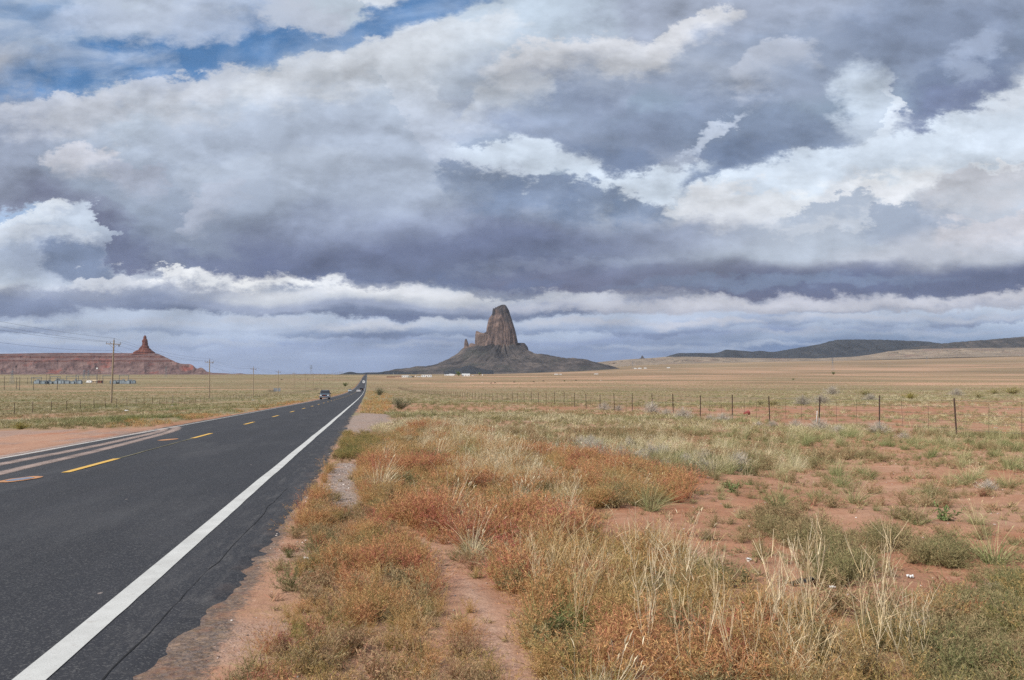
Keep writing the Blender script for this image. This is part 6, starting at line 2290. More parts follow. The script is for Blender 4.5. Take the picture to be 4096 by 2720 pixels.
def vehicle(name, label, cat, kind, col, a, l, toward, group):
    """forward is local +y"""
    root = empty(name, (0, 0, 0))
    tag(root, label, cat, group)
    body = paint(name + '_paint_' + kind, col, 0.0 if kind == 'van' else 0.25)
    if kind in ('suv', 'darksuv'):
        W, L, H = 0.97, 4.75, 1.78
        m = MB()
        shell(m, [(-2.35, 0.90, 0.88, 0.42, 1.02, 0.06), (-2.25, 0.95, 0.92, 0.36, 1.06, 0.07), (-1.0, 0.97, 0.94, 0.34, 1.08, 0.07), (0.75, 0.97, 0.94, 0.34, 1.07, 0.07), (1.0, 0.97, 0.90, 0.34, 1.06, 0.07), (2.2, 0.95, 0.84, 0.40, 0.97, 0.08), (2.36, 0.90, 0.80, 0.46, 0.92, 0.06)])
        m.build('body', body, root)
        m = MB()
        shell(m, [(-2.28, 0.90, 0.74, 1.04, 1.66, 0.05), (-2.0, 0.90, 0.75, 1.04, 1.76, 0.05), (-0.5, 0.90, 0.75, 1.04, 1.79, 0.05), (0.25, 0.90, 0.74, 1.04, 1.76, 0.05), (0.95, 0.88, 0.80, 1.04, 1.08, 0.02)])
        m.build('cabin', body, root)
        quad('windscreen', [(-0.80, 0.90, 1.11), (0.80, 0.90, 1.11), (0.68, 0.33, 1.70), (-0.68, 0.33, 1.70)], MAT_GLASS, root)
        quad('rear_window', [(0.74, -2.31, 1.12), (-0.74, -2.31, 1.12), (-0.66, -2.27, 1.60), (0.66, -2.27, 1.60)], MAT_GLASS, root)
        for s in (-1, 1):
            for (y0, y1) in ((-2.0, -1.2), (-1.1, -0.25), (-0.15, 0.5)):
                q = [(s * 0.91, y0, 1.14), (s * 0.91, y1, 1.14), (s * 0.80, y1 - 0.05, 1.66), (s * 0.80, y0, 1.66)]
                quad('side_window', q if s > 0 else q[::-1], MAT_GLASS, root)
            MB().box((s * 1.08, 0.72, 1.16), (0.22, 0.10, 0.17)).build('mirror', MAT_BLACKTRIM, root)
            MB().box((s * 0.66, 2.37, 0.80), (0.30, 0.05, 0.17)).build('headlight', MAT_HEAD, root)
            MB().box((s * 0.86, 2.33, 0.80), (0.10, 0.05, 0.15)).build('indicator', MAT_AMBER, root)
            MB().box((s * 0.84, -2.37, 0.95), (0.12, 0.05, 0.42)).build('tail_light', MAT_TAIL, root)
            MB().box((s * 0.66, -0.6, 1.83), (0.05, 2.2, 0.05)).build('roof_rail', MAT_BLACKTRIM, root)
            for y in (-1.45, 1.45):
                wheel(root, s * 0.90, y, 0.37, 0.25)
        gr = MB().box((0, 2.37, 0.80), (0.98, 0.06, 0.23)).build('grille', MAT_BLACKTRIM, root)
        MB().box((0, 2.40, 0.675), (1.0, 0.03, 0.025)).box((0, 2.40, 0.925), (1.0, 0.03, 0.025)).build('grille_frame', MAT_CHROME, gr)
        if kind == 'suv':
            cu = bpy.data.curves.new('emblem', 'FONT')
            cu.body = 'GMC'
            cu.size = 0.17
            cu.extrude = 0.01
            cu.align_x = 'CENTER'
            tmp = bpy.data.objects.new('emblem_text', cu)
            me = bpy.data.meshes.new_from_object(tmp)
            bpy.data.objects.remove(tmp)
            me.materials.clear()
            me.materials.append(MAT_RED_LETTER)
            e = obj('emblem', me, gr)
            e.location = (0, 2.41, 0.745)
            e.rotation_euler = (math.pi / 2, 0, math.pi)
        MB().box((0, 2.42, 0.53), (1.86, 0.16, 0.20)).build('bumper', MAT_CHROME, root)
        MB().box((0, 2.40, 0.40), (1.6, 0.14, 0.10)).build('air_dam', MAT_BLACKTRIM, root)
        MB().box((0, -2.40, 0.50), (1.84, 0.14, 0.20)).build('bumper', MAT_CHROME if kind == 'suv' else MAT_BLACKTRIM, root)
        MB().box((0, -2.44, 0.80), (0.32, 0.02, 0.16)).build('number_plate', MAT_PLATE, root)
    elif kind in ('sedan', 'coupe'):
        m = MB()
        shell(m, [(-2.28, 0.80, 0.76, 0.42, 0.92, 0.07), (-2.1, 0.88, 0.84, 0.30, 0.98, 0.08), (-1.0, 0.90, 0.86, 0.26, 0.98, 0.08), (0.8, 0.90, 0.86, 0.26, 0.95, 0.08), (1.9, 0.87, 0.78, 0.30, 0.82, 0.08), (2.26, 0.78, 0.70, 0.38, 0.70, 0.07)])
        m.build('body', body, root)
        m = MB()
        shell(m, [(-1.85, 0.78, 0.70, 0.94, 0.97, 0.015), (-1.15, 0.80, 0.60, 0.94, 1.38, 0.05), (-0.4, 0.81, 0.61, 0.94, 1.44, 0.05), (0.2, 0.80, 0.60, 0.94, 1.40, 0.05), (1.05, 0.76, 0.70, 0.92, 0.95, 0.015)])
        m.build('cabin', body, root)
        quad('windscreen', [(-0.68, 1.0, 0.99), (0.68, 1.0, 0.99), (0.55, 0.27, 1.37), (-0.55, 0.27, 1.37)], MAT_GLASS, root)
        quad('rear_window', [(0.66, -1.80, 1.01), (-0.66, -1.80, 1.01), (-0.54, -1.20, 1.36), (0.54, -1.20, 1.36)], MAT_GLASS, root)
        for s in (-1, 1):
            for (y0, y1) in ((-1.35, -0.45), (-0.35, 0.55)):
                q = [(s * 0.81, y0, 1.0), (s * 0.81, y1, 1.0), (s * 0.66, y1 - 0.25, 1.34), (s * 0.66, y0 + 0.1, 1.34)]
                quad('side_window', q if s > 0 else q[::-1], MAT_GLASS, root)
            MB().box((s * 0.95, 0.75, 1.0), (0.18, 0.09, 0.12)).build('mirror', body, root)
            MB().box((s * 0.60, 2.20, 0.66), (0.32, 0.14, 0.12)).build('headlight', MAT_HEAD, root)
            MB().box((s * 0.66, -2.26, 0.80), (0.28, 0.08, 0.14)).build('tail_light', MAT_TAIL, root)
            for y in (-1.35, 1.4):
                wheel(root, s * 0.86, y, 0.32, 0.2)
        MB().box((0, 2.25, 0.45), (1.2, 0.06, 0.16)).build('grille', MAT_BLACKTRIM, root)
        MB().box((0, -2.27, 0.36), (1.5, 0.12, 0.14)).build('bumper', MAT_BLACKTRIM, root)
        MB().box((0, -2.30, 0.62), (0.32, 0.02, 0.15)).build('number_plate', MAT_PLATE, root)
    else:   # motorhome seen from behind
        m = MB()
        shell(m, [(-3.6, 1.20, 1.17, 0.55, 3.05, 0.10), (-3.5, 1.22, 1.19, 0.48, 3.10, 0.10), (1.6, 1.22, 1.19, 0.48, 3.10, 0.10), (2.5, 1.20, 1.12, 1.6, 3.02, 0.12)])
        m.build('body', body, root)
        m = MB()
        shell(m, [(1.5, 1.0, 0.95, 0.5, 1.62, 0.08), (2.5, 1.0, 0.9, 0.5, 1.55, 0.08), (3.4, 0.92, 0.82, 0.5, 1.2, 0.08)])
        m.build('cab', body, root)
        MB().box((0, -3.61, 1.95), (1.0, 0.05, 0.55)).build('rear_window', MAT_GLASS, root)
        MB().box((0, -3.68, 0.55), (2.2, 0.16, 0.2)).build('bumper', MAT_BLACKTRIM, root)
        MB().box((0, -0.5, 3.2), (0.8, 1.0, 0.2)).build('roof_vent', body, root)
        for s in (-1, 1):
            MB().box((s * 1.05, -3.62, 0.95), (0.14, 0.06, 0.34)).build('tail_light', MAT_TAIL, root)
            MB().box((s * 1.225, -1.0, 2.05), (0.03, 1.2, 0.55)).build('side_window', MAT_GLASS, root)
            for y in (-2.0, 2.5):
                wheel(root, s * 1.12, y, 0.42, 0.3)
    x, y = to_xy(a, l)
    slope = (float(road_z(a + 1, l)) - float(road_z(a - 1, l))) / 2
    root.location = (x, y, float(road_z(a, l)) + 0.012)
    h = math.atan2(-RD[0], RD[1])
    pit = math.atan(slope)
    root.rotation_euler = (pit if not toward else -pit, 0, h + (math.pi if toward else 0))
    return root


def a_of_row(row, l):
    lo, hi = 5.0, 1300.0
    for _ in range(40):
        m = 0.5 * (lo + hi)
        x, y = to_xy(m, l)
        if float(project(x, y, road_z(m, l))[1]) > row:
            lo = m
        else:
            hi = m
    return m


CARS = 'vehicles driving on the highway'
vehicle('car', 'blue-grey sport utility vehicle with chrome bumper driving towards the camera', 'car', 'suv', (0.075, 0.115, 0.155, 1), 156.0, -7.95, True, CARS)
vehicle('car', 'white sedan seen from behind driving away in the right lane', 'car', 'sedan', (0.78, 0.78, 0.78, 1), 352.0, -3.75, False, CARS)
vehicle('car', 'small silver car approaching on the left lane behind the blue-grey vehicle', 'car', 'coupe', (0.42, 0.47, 0.52, 1), 378.0, -8.0, True, CARS)
vehicle('car', 'black sport utility vehicle driving away just ahead of the white sedan', 'car', 'darksuv', (0.012, 0.012, 0.014, 1), 425.0, -3.2, False, CARS)
vehicle('motorhome', 'white boxy motorhome seen from behind, farthest vehicle on the highway', 'motorhome', 'van', (0.80, 0.80, 0.79, 1), 850.0, -4.0, False, CARS)

# ------------------------------------------------------------------ shrubs and tumbleweeds that stand out
def plant(name, me, px, py, wpx, label, cat, group=None, tint=0.5, base_w=None, rz=None, tilt=(0, 0), depth=None):
    """one plant standing at the ground under a pixel, wpx pixels wide in the photograph"""
    if depth:
        x, y = px_x(px, depth), depth
    else:
        x, y = ground_at(px, py)
    o = bpy.data.objects.new(name, me)
    dim = base_w
    if dim is None:
        co = np.zeros(len(me.vertices) * 3, np.float32)
        me.vertices.foreach_get('co', co)
        dim = float(np.percentile(co[0::3], 97) - np.percentile(co[0::3], 3))
    s = wpx * y / F4 / dim
    o.location = (x, y, gz(x, y) - 0.02)
    o.scale = (s, s, s * (0.62 if me in G_BALL else (0.7 if me in G_RABBIT else 1.0)))
    o.rotation_euler = (tilt[0], tilt[1], rz if rz is not None else random.Random(int(px)).uniform(0, 6.28))
    o['tint'] = tint
    link(o)
    return tag(o, label, cat, group)


G_SHRUB = [m_shrub(300 + i) for i in range(2)]
G_SHRUB_DK = [m_shrub(310, 1.0, [MAT_LEAF, MAT_TWIG], 7, 0.07, 0.022, 1.0)]
G_RABBIT = [m_shrub(320 + i, 0.8, [MAT_FLOWER, MAT_TWIG], 6, 0.06, 0.014, 1.15) for i in range(2)]
G_BALL = [m_dead(330 + i, 0.34, 120) for i in range(3)]


def p5(x, r):
    return 2400 + x / 1.392, 1320 + r / 1.392


plant('sagebrush', G_SHRUB[0], 1600, 1634, 68, 'grey-green sagebrush right of the road beside the gravel turnout', 'shrub', 'bushes along the highway', 0.5)
plant('sagebrush', G_SHRUB[1], 1517, 1582, 34, 'smaller grey-green sagebrush near the far right road verge', 'shrub', 'bushes along the highway', 0.45)
plant('bush', G_SHRUB_DK[0], 1381, 1546, 18, 'dark green bush on the left verge beyond the approaching cars', 'bush', 'bushes along the highway', 0.35)
plant('bush', G_SHRUB_DK[0], 3334, 1499, 15, 'lone dark bush far out on the right plain', 'bush', 'bushes along the highway', 0.5)
plant('bush', G_SHRUB_DK[0], 3173, 1521, 9, 'tiny dark bush on the right plain left of the lone bush', 'bush', 'bushes along the highway', 0.3)
plant('bush', G_SHRUB_DK[0], 2258, 1527, 8, 'tiny pale bush beyond the grazing cattle', 'bush', 'bushes along the highway', 0.8)
for i, (x, r, w, lb) in enumerate(((215, 1110, 50, 'yellow flowering bush at the left edge of the dirt driveway'), (1390, 1035, 44, 'yellow flowering bush behind the dirt driveway near the white edge line'))):
    plant('flowering_bush', G_RABBIT[i], x / 2.623, 1300 + r / 2.623, w, lb, 'bush', 'yellow bushes', 0.35)
for i, (x, r, w, t_, lb) in enumerate(((1730, 388, 46, 0.35, 'yellow flowering bush beyond the right fence'), (1480, 366, 50, 0.9, 'pale green rabbitbrush beyond the fence left of the yellow bush'), (2110, 374, 40, 0.95, 'pale rabbitbrush beyond the fence, left of the near pair'),
                                       (2300, 356, 60, 0.85, 'large yellow-green rabbitbrush beyond the fence at the right edge'), (2195, 355, 38, 0.85, 'round yellow-green rabbitbrush next to the large one beyond the fence'), (965, 425, 50, 0.95, 'pale rabbitbrush just beyond the right fence'), (895, 418, 40, 0.95, 'small pale rabbitbrush beyond the fence beside a larger one'))):
    px, py = p5(x, r)
    plant('flowering_bush', G_RABBIT[i % 2], px, py, w, lb, 'bush', 'yellow bushes', t_)
ords = ['first', 'second', 'third', 'fourth', 'fifth', 'sixth', 'seventh', 'eighth', 'ninth', 'tenth', 'eleventh', 'twelfth', 'thirteenth', 'fourteenth']
tw = [(1690, 605, 50), (1555, 580, 74), (1330, 575, 52), (1215, 560, 76), (1090, 545, 52), (960, 540, 40), (880, 535, 36), (685, 512, 58), (610, 505, 36), (465, 492, 66), (370, 478, 40), (290, 472, 66), (100, 448, 36), (25, 445, 50)]
for i, (x, r, w) in enumerate(tw):
    px, py = p5(x, r)
    plant('tumbleweed', G_BALL[i % 3], px, py, w, 'bleached grey tumbleweed caught at the right fence, %s counted from the right' % ords[i], 'tumbleweed', 'tumbleweeds along the right fence', 0.55 + 0.06 * (i % 4))
for i, (x, r, w, lb) in enumerate(((1130, 416, 60, 'grey dead brush mound beyond the right fence'), (1235, 408, 60, 'smaller grey dead brush beside the mound beyond the fence'), (1505, 394, 46, 'grey dead brush below the pale rabbitbrush beyond the fence'), (1290, 362, 56, 'far grey dead brush on the open range'), (1985, 368, 44, 'grey dead brush far right beyond the fence'))):
    px, py = p5(x, r)
    plant('dead_brush', G_BALL[i % 3], px, py, w, lb, 'dead brush', 'dead brush beyond the fence', 0.4)
# leafy and dead plants in the foreground
plant('leafy_plant', G_LEAFY[0], 3770, 2085, 80, 'bright green broad-leaved plant among grass tufts on the red soil', 'plant', None, 0.45)
plant('leafy_plant', G_LEAFY[1], 2930, 1975, 46, 'small green broad-leaved plant at the edge of the grey grass patch', 'plant', None, 0.55)
plant('leafy_plant', G_LEAFY[1], 2270, 1870, 50, 'dark green leafy plant under the pale straw grass', 'plant', None, 0.3)
plant('red_weed', G_THIST[1], 3810, 2400, 150, 'crimson low weed clump above the olive mat', 'weed', None, 1.0)
plant('tumbleweed', G_BALL[1], 3690, 2560, 130, 'white dead twig tangle lying in the olive weed mat', 'tumbleweed', None, 0.95)
plant('tumbleweed', G_BALL[2], 3970, 2375, 80, 'small white dead twig tangle right of the crimson weed', 'tumbleweed', None, 0.95)
plant('tumbleweed', G_BALL[0], 3950, 1960, 70, 'grey dead twig tangle among the green grass tufts', 'tumbleweed', None, 0.7)
for i, (x2, y2, h, lb) in enumerate(((1840, 1570, 1.0, 'tall bleached branching stalk, tallest in the bottom right foreground'), (1705, 1600, 0.8, 'bleached branching stalk left of the tallest one'), (1590, 1590, 0.78, 'bleached branching stalk standing in rust weeds near the bottom edge'),
                                     (2010, 1580, 0.85, 'bleached branching stalk at the left edge of the olive mat'), (2110, 1590, 0.65, 'short bleached stalk inside the olive mat'), (1480, 1540, 0.8, 'bleached branching stalk among orange weeds right of the wheel track'),
                                     (1240, 1400, 0.55, 'thin bleached stalk beside the wheel track'), (1760, 1500, 0.7, 'bleached branching stalk beside the green weed patch'))):
    x, y = ground_at(x2 * P2, min(y2, 1600) * P2)
    o = bpy.data.objects.new('bare_stalk', G_STALK[i % 4])
    o.location = (x, y, gz(x, y) - 0.02)
    o.scale = (h, h, h)
    o.rotation_euler = (0, 0, i * 1.3)
    o['tint'] = 0.75
    link(o)
    tag(o, lb, 'stalk', 'bare stalks in the foreground')

# ------------------------------------------------------------------ litter and small roadside things
MAT_LITTER = mat_simple('white_litter', (0.72, 0.72, 0.72, 1), 0.6)
MAT_REDBOX = mat_simple('faded_red_paint', (0.26, 0.060, 0.050, 1), 0.7, 0, 0.3)
MAT_TARP = mat_simple('black_rubber', (0.02, 0.02, 0.022, 1), 0.7)
MAT_TAN = mat_simple('tan_inside', (0.38, 0.27, 0.18, 1), 0.8)


def on_ground(px, py):
    x, y = ground_at(px, py)
    return x, y, gz(x, y)


def crumple(r, s, h, seed):
    """a crumpled scrap: bent, thick sheet"""
    rn = np.random.default_rng(seed)
    n = 6
    X, Y = np.meshgrid(np.linspace(-0.5, 0.5, n), np.linspace(-0.5, 0.5, n), indexing='ij')
    Z = h * rn.random((n, n))
    X = X * s + rn.normal(size=(n, n)) * s * 0.05
    Y = Y * r + rn.normal(size=(n, n)) * r * 0.05
    top = np.stack([X.ravel(), Y.ravel(), Z.ravel() + 0.012], 1)
    bot = top - np.array([0, 0, 0.006])
    F = []
    for i in range(n - 1):
        for j in range(n - 1):
            a = i * n + j
            F.append((a, a + n, a + n + 1, a + 1))
            F.append((a + n * n, a + 1 + n * n, a + n + 1 + n * n, a + n + n * n))
    return np.concatenate([top, bot]), F


for i, (px, py, s, lb) in enumerate(((2995, 2245, 0.045, 'white paper scrap on bare soil left of the thistle row'), (3240, 2320, 0.045, 'white scrap beside the black rubber shred'), (3330, 2358, 0.04, 'small white scrap right of the black rubber shred'),
                                     (3470, 1612, 0.28, 'white plastic litter beyond the right fence'), (2492, 1710, 0.14, 'white litter on red soil left of the fence'), (3985, 1718, 0.12, 'white litter near the nearest fence post'),
                                     (1225, 2240, 0.05, 'pale blue-white scrap on the road shoulder'), (950, 2010, 0.05, 'white pebble-like scrap at the asphalt edge'), (690, 1628, 0.35, 'white litter lying in the grass by the left fence'), (1010, 1602, 0.4, 'white litter in the left grass near the far posts'), (505, 1648, 0.4, 'pale litter bag in the left grass'), (3640, 2300, 0.05, 'white sliver standing in the bare soil'))):
    x, y, z = on_ground(px, py)
    v, f = crumple(s * 0.8, s, s * 0.35, 40 + i)
    o = obj('litter', mesh_np('litter', v, f, MAT_LITTER), None, (x, y, z))
    tag(o, lb, 'litter', 'litter by the road', 'thing')
x, y, z = on_ground(3215, 2345)
v, f = crumple(0.07, 0.22, 0.03, 71)
v[:, 2] += np.abs(v[:, 0] + 0.1) * 0.18
o = obj('rubber_shred', mesh_np('rubber_shred', v, f, MAT_TARP), None, (x, y, z))
tag(o, 'black rubber shred lying on the bare red soil', 'rubber shred')
px, py = p5(805, 482)
x, y, z = on_ground(px, py)
root = empty('red_bucket', (x, y, z + 0.12), 0.3)
root.rotation_euler = (0.0, 1.25, 0.4)
tag(root, 'faded red bucket lying on its side below the right fence', 'bucket')
mb = MB()
n = 18
ro, ri = [], []
for zz, r in ((0.0, 0.12), (0.36, 0.155)):
    ro.append([(math.cos(2 * math.pi * i / n) * r, math.sin(2 * math.pi * i / n) * r, zz) for i in range(n)])
for zz, r in ((0.36, 0.145), (0.02, 0.11)):
    ri.append([(math.cos(2 * math.pi * i / n) * r, math.sin(2 * math.pi * i / n) * r, zz) for i in range(n)])
vs = ro[0] + ro[1] + ri[0] + ri[1]
fs = []
for k in range(3):
    for i in range(n):
        j = (i + 1) % n
        fs.append((k * n + i, k * n + j, (k + 1) * n + j, (k + 1) * n + i))
fs.append(tuple(range(n - 1, -1, -1)))
fs.append(tuple(range(3 * n, 4 * n)))
mb.add(vs, fs)
mb.build('bucket_body', MAT_REDBOX, root)
MB().poly_tube([(0.15 * math.cos(u), 0.15 * math.sin(u), 0.37 + 0.02 * math.sin(u)) for u in np.linspace(0, math.pi, 9)], 0.006, 5).build('handle', MAT_WIRE, root)
px, py = p5(1200, 512)
x, y, z = on_ground(px, py)
o = MB().box((0, 0, 0.25), (0.03, 0.02, 0.7)).box((0, 0.0, 0.61), (0.04, 0.03, 0.05)).build('marker_stake', MAT_LITTER, None, (x, y - 0.1, z))
o.rotation_euler = (0.05, 0.08, 0.2)
tag(o, 'thin white marker stake leaning at the right fence', 'stake')

# metal cabinet and small wooden pen by the fourth pole
x, y, z = on_ground(1108, 1566)
root = empty('metal_tank', (x, y, z), 0.25)
tag(root, 'grey corrugated metal box beside the fourth utility pole', 'metal box')
MAT_ZINC = mat_simple('zinc_sheet', (0.42, 0.44, 0.47, 1), 0.45, 0.5)
w = 26 * y / F4
body = MB().box((0, 0, 0.85), (w, 2.4, 1.7)).build('body', MAT_ZINC, root)
for k in range(9):
    MB().box((-w / 2 + (k + 0.5) * w / 9, -1.215, 0.85), (w / 22, 0.04, 1.64)).build('rib', MAT_ZINC, body)
MB().box((0, 0, 1.74), (w + 0.16, 2.55, 0.08)).build('roof', MAT_ZINC, root)
x, y, z = on_ground(1088, 1569)
root = empty('wooden_pen', (x, y, z), 0.2)
tag(root, 'small dark wooden rail pen left of the grey metal box', 'pen')
for i in range(4):
    MB().box((-1.5 + i, 0, 0.7), (0.12, 0.12, 1.4)).build('post', MAT_DARKPOLE, root)
for h in (0.45, 0.85, 1.25):
    MB().box((0, -0.08, h), (3.3, 0.05, 0.14)).build('rail', MAT_DARKPOLE, root)
x, y, z = on_ground(1262, 1566)
root = empty('sign_frame', (x, y, z), 0.1)
tag(root, 'pale leaning A-frame of poles in the left field', 'frame')
for s in (-1, 1):
    MB().tube((s * 1.1, 0, 0), (s * 0.1, 0.1, 2.0), 0.06, n=6).build('leg', MAT_WOODPOST, root)
MB().tube((-0.6, 0.05, 1.0), (0.6, 0.05, 1.0), 0.05, n=6).build('crossbar', MAT_WOODPOST, root)

# ------------------------------------------------------------------ cattle
MAT_COW = mat_simple('black_hide', (0.016, 0.014, 0.013, 1), 0.7)
MAT_COW_PALE = mat_simple('pale_hide', (0.58, 0.50, 0.42, 1), 0.8)


def cow_mesh(name, mat, graze):
    """one continuous body grown from a skeleton"""
    P = {'pel': (-0.75, 0, 1.12), 'mid': (0, 0, 1.08), 'sho': (0.62, 0, 1.14), 'nk': (0.98, 0, 1.22 if not graze else 0.98), 'hd': (1.28, 0, 1.32 if not graze else 0.45), 'mz': (1.58, 0, 1.18 if not graze else 0.14), 'rump': (-0.98, 0, 1.16), 'tl': (-1.05, 0, 0.55)}
    R = {'pel': 0.34, 'mid': 0.40, 'sho': 0.36, 'nk': 0.22, 'hd': 0.16, 'mz': 0.10, 'rump': 0.2, 'tl': 0.03}
    E = [('pel', 'mid'), ('mid', 'sho'), ('sho', 'nk'), ('nk', 'hd'), ('hd', 'mz'), ('pel', 'rump'), ('rump', 'tl')]
    for s, q in ((-1, 'l'), (1, 'r')):
        P['hk' + q] = (-0.82, s * 0.2, 0.80)
        P['hh' + q] = (-0.98, s * 0.2, 0.48)
        P['hf' + q] = (-0.92, s * 0.2, 0.03)
        P['fk' + q] = (0.62, s * 0.18, 0.72)
        P['fw' + q] = (0.64, s * 0.18, 0.40)
        P['ff' + q] = (0.62, s * 0.18, 0.03)
        R.update({'hk' + q: 0.17, 'hh' + q: 0.075, 'hf' + q: 0.055, 'fk' + q: 0.12, 'fw' + q: 0.07, 'ff' + q: 0.055})
        E += [('pel', 'hk' + q), ('hk' + q, 'hh' + q), ('hh' + q, 'hf' + q), ('sho', 'fk' + q), ('fk' + q, 'fw' + q), ('fw' + q, 'ff' + q)]
    keys = list(P)
    m = MB()
    me = bpy.data.meshes.new(name)
    me.from_pydata([P[k] for k in keys], [(keys.index(a), keys.index(b)) for a, b in E], [])
    o = bpy.data.objects.new(name + '_skel', me)
    COL.objects.link(o)
    md = o.modifiers.new('skin', 'SKIN')
    for i, k in enumerate(keys):
        sv = me.skin_vertices[0].data[i]
        sv.radius = (R[k], R[k])
        sv.use_root = (k == 'pel')
    sb = o.modifiers.new('sub', 'SUBSURF')
    sb.levels = 1
    sb.render_levels = 1
    bpy.context.view_layer.update()
    dg = bpy.context.evaluated_depsgraph_get()
    out = bpy.data.meshes.new_from_object(o.evaluated_get(dg))
    bpy.data.objects.remove(o)
    out.materials.clear()
    out.materials.append(mat)
    # ears and horns stubs
    return out


cg = cow_mesh('cow', MAT_COW, True)
cs = cow_mesh('cow', MAT_COW, False)
cp = cow_mesh('cow', MAT_COW_PALE, True)
cows = [(1015, 790, cp, 'pale cow at the left end of the grazing herd'), (1097, 792, cg, 'black grazing cow, left one of the close pair'), (1133, 790, cs, 'black cow, right one of the close pair'), (1315, 783, cg, 'black cow alone in the middle of the right plain'),
        (1497, 780, cg, 'black cow left of the second loner on the right plain'), (1590, 773, cs, 'black standing cow on the right plain'), (1897, 764, cg, 'black cow farthest right of the herd'), (2135, 770, cp, 'pale cow far right on the plain')]
for i, (x, r, me, lb) in enumerate(cows):
    px, py = 1500 + x / 2.361, 1200 + r / 2.361
    xx, yy, zz = on_ground(px, py)
    o = obj('cow', me, None, (xx, yy, zz))
    s = 0.95 * min(1.6, max(0.8, 8.0 * yy / F4 / 2.3)) if i else 0.9
    o.scale = (s, s, s)
    o.rotation_euler = (0, 0, (0.2, 3.0, 0.4, 2.6, 0.1, 3.3, 0.3, 0.2)[i])
    tag(o, lb, 'cow', 'cattle grazing on the plain')
for i, (x, r, me, lb) in enumerate(((762, 407, cg, 'black cow left of the road between far poles'), (1013, 405, cg, 'black cow left of the road, second from the left'), (1117, 401, cs, 'black cow left of the road in the middle'), (1205, 376, cp, 'pale cow left of the road'), (1290, 375, cp, 'pale cow left of the road near its far end'), (1370, 375, cg, 'black cow nearest the road on the left plain'))):
    xx, yy, zz = on_ground(900 + x / 3.373, 1400 + r / 3.373)
    o = obj('cow', me, None, (xx, yy, zz))
    o.rotation_euler = (0, 0, i * 2.1)
    tag(o, lb, 'cow', 'cattle grazing on the plain')

# ------------------------------------------------------------------ houses of the settlement
MAT_WALLW = mat_simple('white_siding', (0.74, 0.74, 0.73, 1), 0.7, 0, 0.06)
MAT_WALLT = mat_simple('tan_siding', (0.46, 0.36, 0.25, 1), 0.8, 0, 0.1)
MAT_WALLR = mat_simple('red_brown_siding', (0.20, 0.085, 0.065, 1), 0.8, 0, 0.1)
MAT_WALLG = mat_simple('green_grey_siding', (0.24, 0.30, 0.29, 1), 0.8, 0, 0.1)
MAT_ROOFW = mat_simple('pale_roof', (0.62, 0.62, 0.62, 1), 0.6, 0, 0.08)
MAT_ROOFB = mat_simple('brown_roof', (0.24, 0.13, 0.10, 1), 0.8, 0, 0.1)
MAT_PANE = mat_simple('dark_window', (0.03, 0.035, 0.045, 1), 0.15)


def house(px0, px1, py, hpx, wall, roof, label, gable=True, nwin=3, depth=None, cat='house', group='houses of the settlement'):
    pc = 0.5 * (px0 + px1)
    if depth:
        x, y = px_x(pc, depth), depth
        z = gz(x, y)
    else:
        x, y, z = on_ground(pc, py)
    k = y / F4
    W, H = (px1 - px0) * k, hpx * k
    T = max(4.0, 0.4 * W)
    root = empty('house', (x, y, z), 0.0)
    tag(root, label, cat, group)
    wh = H * (0.62 if gable else 0.86)
    b = MB().box((0, T / 2, wh / 2 - 0.3), (W, T, wh + 0.6)).build('wall', wall, root)
    if gable:
        MB().prism([(-0.4, wh), (T + 0.4, wh), (T + 0.4, wh + 0.15), (T / 2, H), (-0.4, wh + 0.15)], -W / 2 - 0.3, W / 2 + 0.3).build('roof', roof, root)
    else:
        MB().box((0, T / 2, wh + (H - wh) / 2), (W + 0.3, T + 0.3, H - wh)).build('roof', roof, root)
    for i in range(nwin):
        u = (i + 0.5) / nwin
        if i == nwin // 2 and nwin > 2:
            MB().box((-W / 2 + W * u, -0.03, wh * 0.38), (W * 0.05 + 0.5, 0.08, wh * 0.7)).build('door', MAT_ROOFB, root)
        else:
            f = MB().box((-W / 2 + W * u, -0.02, wh * 0.58), (W * 0.06 + 0.7, 0.06, wh * 0.34)).build('window', MAT_PANE, root)
            MB().box((-W / 2 + W * u, -0.05, wh * 0.40), (W * 0.06 + 0.9, 0.08, 0.1)).build('sill', wall, f)
    return root


def s7(x, r):
    return 1550 + x / 5.247, 1470 + r / 5.247


for (x0, x1, r, h, wl, rf, lb, gb, nw) in (
        (-20, 95, 208, 4.0, MAT_WALLR, MAT_ROOFB, 'low red-brown shed at the left end of the settlement', False, 3), (100, 162, 206, 4.0, MAT_WALLR, MAT_ROOFB, 'small red-brown shed beside the tan house', False, 2),
        (166, 290, 210, 7.0, MAT_WALLT, MAT_ROOFB, 'tan house with brown roof in the settlement', True, 3), (297, 446, 206, 8.4, MAT_WALLW, MAT_ROOFW, 'long white trailer home left of the wooden mast', False, 4),
        (420, 508, 208, 4.6, MAT_WALLG, MAT_ROOFW, 'green-grey trailer in front of the white trailer home', False, 3), (715, 925, 200, 9.4, MAT_WALLW, MAT_ROOFW, 'longest white trailer home in the settlement', False, 5),
        (1195, 1216, 172, 6.0, MAT_WALLW, MAT_ROOFW, 'narrow white shed left of the tank', False, 1), (1228, 1282, 172, 5.4, MAT_WALLW, MAT_ROOFW, 'small white shed with pitched roof', True, 2),
        (1290, 1370, 173, 7.6, MAT_WALLW, MAT_ROOFW, 'white house with gable left of the water tank', True, 2), (1560, 1726, 182, 10.0, MAT_WALLW, MAT_ROOFW, 'white gabled house right of the big tree', True, 3)):
    p0 = s7(x0, r)
    p1 = s7(x1, r)
    house(p0[0], p1[0], p0[1], h, wl, rf, lb, gb, nw)
